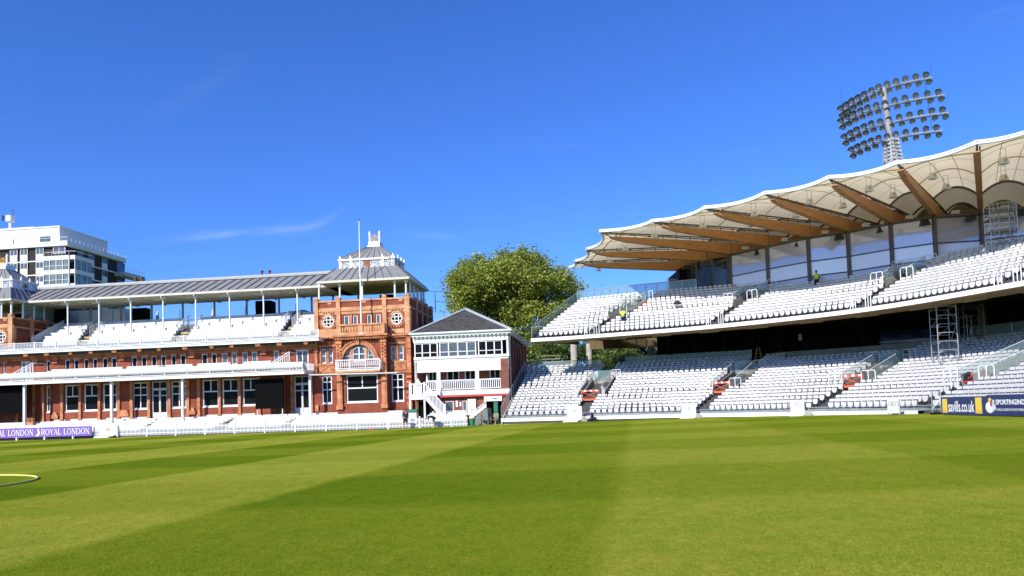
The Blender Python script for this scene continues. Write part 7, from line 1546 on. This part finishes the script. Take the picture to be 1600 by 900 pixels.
# ------------------------------------------------------------------ people
def skin_body(name, joints, edges, parent, m_, levels=1):
    me = bpy.data.meshes.new(name); me.from_pydata([j[0] for j in joints], edges, []); ob = bpy.data.objects.new('tmp', me); col.objects.link(ob)
    sk = ob.modifiers.new('s', 'SKIN'); ss = ob.modifiers.new('b', 'SUBSURF'); ss.levels = levels; ss.render_levels = levels
    for i, j in enumerate(joints): v = me.skin_vertices[0].data[i]; r_ = j[1]; v.radius = r_ if isinstance(r_, tuple) else (r_, r_); v.use_root = (i == 0)
    bpy.context.view_layer.update(); m2 = bpy.data.meshes.new_from_object(ob.evaluated_get(bpy.context.evaluated_depsgraph_get())); bpy.data.objects.remove(ob)
    m2.name = name; m2.materials.clear(); m2.materials.append(m_); m2.polygons.foreach_set('use_smooth', [True] * len(m2.polygons))
    o2 = bpy.data.objects.new(name, m2); col.objects.link(o2); o2.parent = parent; return o2
def person(loc, rz, J, lab, top, legs, hairm='hair', shorts=True, shoe='shoe', vest=None):
    """J: pelvis, chest, neck, head, shoulders(l,r), elbows, wrists, hips, knees, ankles, toes; facing -Y locally"""
    o = empty('person', loc, rz); tag(o, lab, 'person')
    P = J; V_ = Vector
    joints = [(P['pel'], (.15, .11)), (P['wst'], (.13, .10)), (P['chs'], (.16, .11)), (P['nck'], (.058, .058)), (P['hd0'], (.075, .085)), (P['hd1'], (.085, .10)), (P['hd2'], (.05, .06))]
    edges = [(0, 1), (1, 2), (2, 3), (3, 4), (4, 5), (5, 6)]
    for s in ('l', 'r'):
        i = len(joints); joints += [(P['sh' + s], .062), (P['el' + s], .045), (P['wr' + s], .032), (P['hn' + s], (.042, .022))]; edges += [(2, i), (i, i + 1), (i + 1, i + 2), (i + 2, i + 3)]
        hn, wr_ = V_(P['hn' + s]), V_(P['wr' + s]); d = (hn - wr_).normalized(); sd = d.cross(V_((0, 1, .2))).normalized()
        for k, (of, ln) in enumerate(((-.03, .065), (-.01, .08), (.01, .075), (.03, .055))):
            a = len(joints); b1 = hn + sd * of + d * .02; joints += [(tuple(b1), .009), (tuple(b1 + d * ln + V_((0, -.015, 0))), .007)]; edges += [(i + 3, a), (a, a + 1)]
        a = len(joints); joints += [(tuple(hn + sd * .05 + d * .01 + V_((0, -.03, 0))), .009)]; edges += [(i + 3, a)]
        i = len(joints); joints += [(P['hp' + s], .095), (P['kn' + s], .062), (P['an' + s], .04), (P['to' + s], (.04, .03))]; edges += [(0, i), (i, i + 1), (i + 1, i + 2), (i + 2, i + 3)]
    body = skin_body('body', joints, edges, o, M['skin'])
    e = lambda a, b_, f_: tuple(V_(P[a]).lerp(V_(P[b_]), f_))
    tj = [(P['pel'], (.18, .14)), (P['wst'], (.165, .13)), (P['chs'], (.195, .14)), (e('chs', 'nck', .75), (.09, .08))]; te = [(0, 1), (1, 2), (2, 3)]
    for s in ('l', 'r'): i = len(tj); tj += [(P['sh' + s], .088), (e('sh' + s, 'el' + s, .85), .07)]; te += [(2, i), (i, i + 1)]
    skin_body('shirt', tj, te, o, M[vest or top])
    if vest:
        for s in ('l', 'r'): skin_body('sleeve', [(P['sh' + s], .075), (P['el' + s], .065), (P['wr' + s], .05)], [(0, 1), (1, 2)], o, M[top])
    pj = [(P['pel'], (.17, .135))]; pe = []
    f_ = .9 if shorts else 1.0
    for s in ('l', 'r'):
        i = len(pj)
        if shorts: pj += [(P['hp' + s], .118), (e('hp' + s, 'kn' + s, .92), .098)]; pe += [(0, i), (i, i + 1)]
        else: pj += [(P['hp' + s], .118), (P['kn' + s], .085), (e('kn' + s, 'an' + s, .92), .068)]; pe += [(0, i), (i, i + 1), (i + 1, i + 2)]
    skin_body('shorts' if shorts else 'trousers', pj, pe, o, M[legs])
    for s in ('l', 'r'): skin_body('shoe', [(P['an' + s], .055), (P['to' + s], (.055, .045))], [(0, 1)], o, M[shoe])
    h = V_(P['hd1']); fdir = V_(P.get('face', (0, -1, 0))).normalized(); ud = (V_(P['hd2']) - V_(P['hd0'])).normalized(); sd = fdir.cross(ud).normalized()
    q = MB(); c = h - fdir * .02 + ud * .035; n_ = 9
    for a in range(5):
        t0, t1 = pi / 2 * a / 5 - .35, pi / 2 * (a + 1) / 5 - .35
        for b_ in range(10):
            a0, a1 = 2 * pi * b_ / 10, 2 * pi * (b_ + 1) / 10; R_ = .112
            g_ = lambda t_, a_: c + (sd * cos(a_) * .88 - fdir * sin(a_)) * R_ * cos(t_) + ud * R_ * sin(t_) * .95 + (-fdir * .02 if t_ < 0.2 else V_((0, 0, 0)))
            q.face([g_(t0, a0), g_(t0, a1), g_(t1, a1), g_(t1, a0)])
    q.build('hair', M[hairm], o)
    q = MB()
    for sx_ in (-1, 1): q.ball(tuple(h + fdir * .088 + sd * .034 * sx_ + ud * .005), .011, 6, 4); q.ball(tuple(h + sd * .092 * sx_ - ud * .01), .022, 6, 4)
    q.tube([tuple(h + fdir * .09 + ud * .0), tuple(h + fdir * .118 - ud * .03)], [.008, .014], 5); q.box(*[v for c_ in zip(h + fdir * .085 - ud * .062 - V_((.022, .004, .004)), h + fdir * .085 - ud * .062 + V_((.022, .004, .004))) for v in c_])
    q.build('face_detail', mat('face_dark', (.22, .09, .06), .6) if 'face_dark' not in bpy.data.materials else bpy.data.materials['face_dark'], o)
    return o
stand = dict(pel=(0, 0, .96), wst=(0, 0, 1.12), chs=(0, .01, 1.36), nck=(0, 0, 1.5), hd0=(0, -.01, 1.58), hd1=(0, -.02, 1.68), hd2=(0, -.01, 1.76), shl=(-.19, .0, 1.43), shr=(.19, 0, 1.43), ell=(-.26, .03, 1.14), elr=(.27, -.02, 1.15), wrl=(-.2, -.16, .98), wrr=(.3, -.2, 1.02), hnl=(-.18, -.22, .93), hnr=(.3, -.27, .98), hpl=(-.1, 0, .9), hpr=(.1, 0, .9), knl=(-.12, -.01, .5), knr=(.15, .02, .5), anl=(-.12, .02, .08), anr=(.2, .03, .08), tol=(-.14, -.14, .04), tor=(.24, -.12, .04))
p = local(634, -.75, 668); person(tuple(p), PF.a + radians(205), stand, 'person in a navy top and black shorts standing at the white fence', 'navycloth', 'blackcloth')
bend = dict(stand); bend.update(pel=(0, .1, .93), wst=(0, -.1, 1.0), chs=(0, -.36, 1.0), nck=(0, -.5, .93), hd0=(0, -.56, .88), hd1=(0, -.64, .83), hd2=(0, -.7, .80), shl=(-.18, -.4, .97), shr=(.18, -.4, .97), ell=(-.2, -.42, .68), elr=(.2, -.44, .68), wrl=(-.14, -.5, .42), wrr=(.12, -.5, .40), hnl=(-.12, -.52, .35), hnr=(.1, -.52, .33), hpl=(-.1, .08, .88), hpr=(.1, .08, .88), knl=(-.13, .02, .48), knr=(.13, .04, .48), anl=(-.15, .08, .08), anr=(.18, .1, .08), tol=(-.16, -.1, .04), tor=(.22, -.06, .04), face=(0, -.5, -.8))
p = local(677, -.75, 668); person(tuple(p), PF.a + radians(-75), bend, 'person in navy bending forward over the grass by the fence', 'navycloth', 'navycloth')
kneel = dict(stand); kneel.update(pel=(0, .12, .32), wst=(0, .04, .46), chs=(0, -.1, .68), nck=(0, -.2, .8), hd0=(0, -.24, .86), hd1=(0, -.3, .93), hd2=(0, -.32, 1.0), shl=(-.18, -.1, .73), shr=(.18, -.1, .73), ell=(-.22, -.28, .5), elr=(.22, -.28, .5), wrl=(-.14, -.46, .3), wrr=(.12, -.46, .3), hnl=(-.12, -.52, .25), hnr=(.1, -.52, .25), hpl=(-.1, .1, .27), hpr=(.1, .1, .27), knl=(-.16, -.36, .14), knr=(.16, -.36, .14), anl=(-.14, .08, .06), anr=(.14, .08, .06), tol=(-.14, .2, .04), tor=(.14, .2, .04), face=(0, -.8, -.5))
a = atY(925, 660, 61.3); person((a.x, a.y, zg(a.x)), radians(-62), kneel, 'person in dark blue kneeling on the grass at the stand wall', 'bluecloth', 'navycloth', shorts=False, shoe='blackcloth')
def on_tier(C_, n_, z0, rise, px, row, t0, t1):
    best = None
    for i in range(400):
        t_ = t0 + (t1 - t0) * i / 399; p_ = surf(*C_, t_, (row + .3) / n_); d = Vector((p_[0], p_[1], z0 + rise * row - CZ)); x_ = PX + F * d.dot(CR) / d.dot(fw)
        if best is None or abs(x_ - px) < best[0]: best = (abs(x_ - px), p_)
    return (best[1][0], best[1][1], z0 + rise * row)
person(on_tier(CU_, NU, ZU, RU, 974, 2.0, .8, 2), radians(150), stand, 'person in a yellow hi-vis vest on the leftmost upper stairway', 'blackcloth', 'navycloth', shorts=False, shoe='blackcloth', vest='hivis')
person(on_tier(CU_, NU, ZU, RU, 1277, 8.6, 2, 3), radians(170), stand, 'person in a bright yellow jacket and black trousers near the suite glass', 'blackcloth', 'blackcloth', shorts=False, shoe='blackcloth', vest='hivis')
sit = dict(stand); sit.update(pel=(0, .1, .5), wst=(0, .08, .66), chs=(0, .06, .9), nck=(0, .0, 1.03), hd0=(0, -.04, 1.1), hd1=(0, -.07, 1.19), hd2=(0, -.06, 1.27), shl=(-.18, .06, .96), shr=(.18, .06, .96), ell=(-.24, -.04, .7), elr=(.24, -.04, .7), wrl=(-.12, -.25, .6), wrr=(.12, -.25, .6), hnl=(-.1, -.3, .58), hnr=(.1, -.3, .58), hpl=(-.1, .06, .48), hpr=(.1, .06, .48), knl=(-.12, -.36, .46), knr=(.12, -.36, .46), anl=(-.12, -.36, .08), anr=(.12, -.36, .08), tol=(-.12, -.5, .04), tor=(.12, -.5, .04))
p = on_tier(CU_, NU, ZU, RU, 1059, 5, 1, 2)
o = empty('umbrella', (p[0], p[1], p[2] + .05), radians(20)); tag(o, 'dark navy umbrella open over the seats in the middle of the upper tier', 'umbrella'); q = MB()
R_ = [(0, 0, 1.18 ), (0, 0, 1.12), (0, 0, .98), (0, 0, .84)]; q.tube([(0, 0, 1.26), (0, 0, 1.22), (0, 0, 1.10), (0, 0, .93)], [.02, .2, .34, .40], 10); q.build('canopy', M['navycloth'], o); q = MB(); q.tube([(0, 0, .35), (0, 0, 1.25)], .012, 5); q.tube([(0, 0, .35), (.04, 0, .3), (.08, 0, .35)], .014, 5); q.build('handle', M['blackcloth'], o)
p = on_tier(CU_, NU, ZU, RU, 999, 8, .8, 2); person((p[0], p[1], p[2]), radians(-30), sit, 'person in black sitting beside the leftmost upper stairway', 'blackcloth', 'blackcloth', shorts=False, shoe='blackcloth')

for o in [x for x in bpy.data.objects if x.type == 'MESH' and x.parent and x.name.split('.')[0] not in ('tip_up_seat', 'crown', 'body', 'lettering', 'lamp', 'lamp_bracket', 'trunk')]: split_pieces(o)
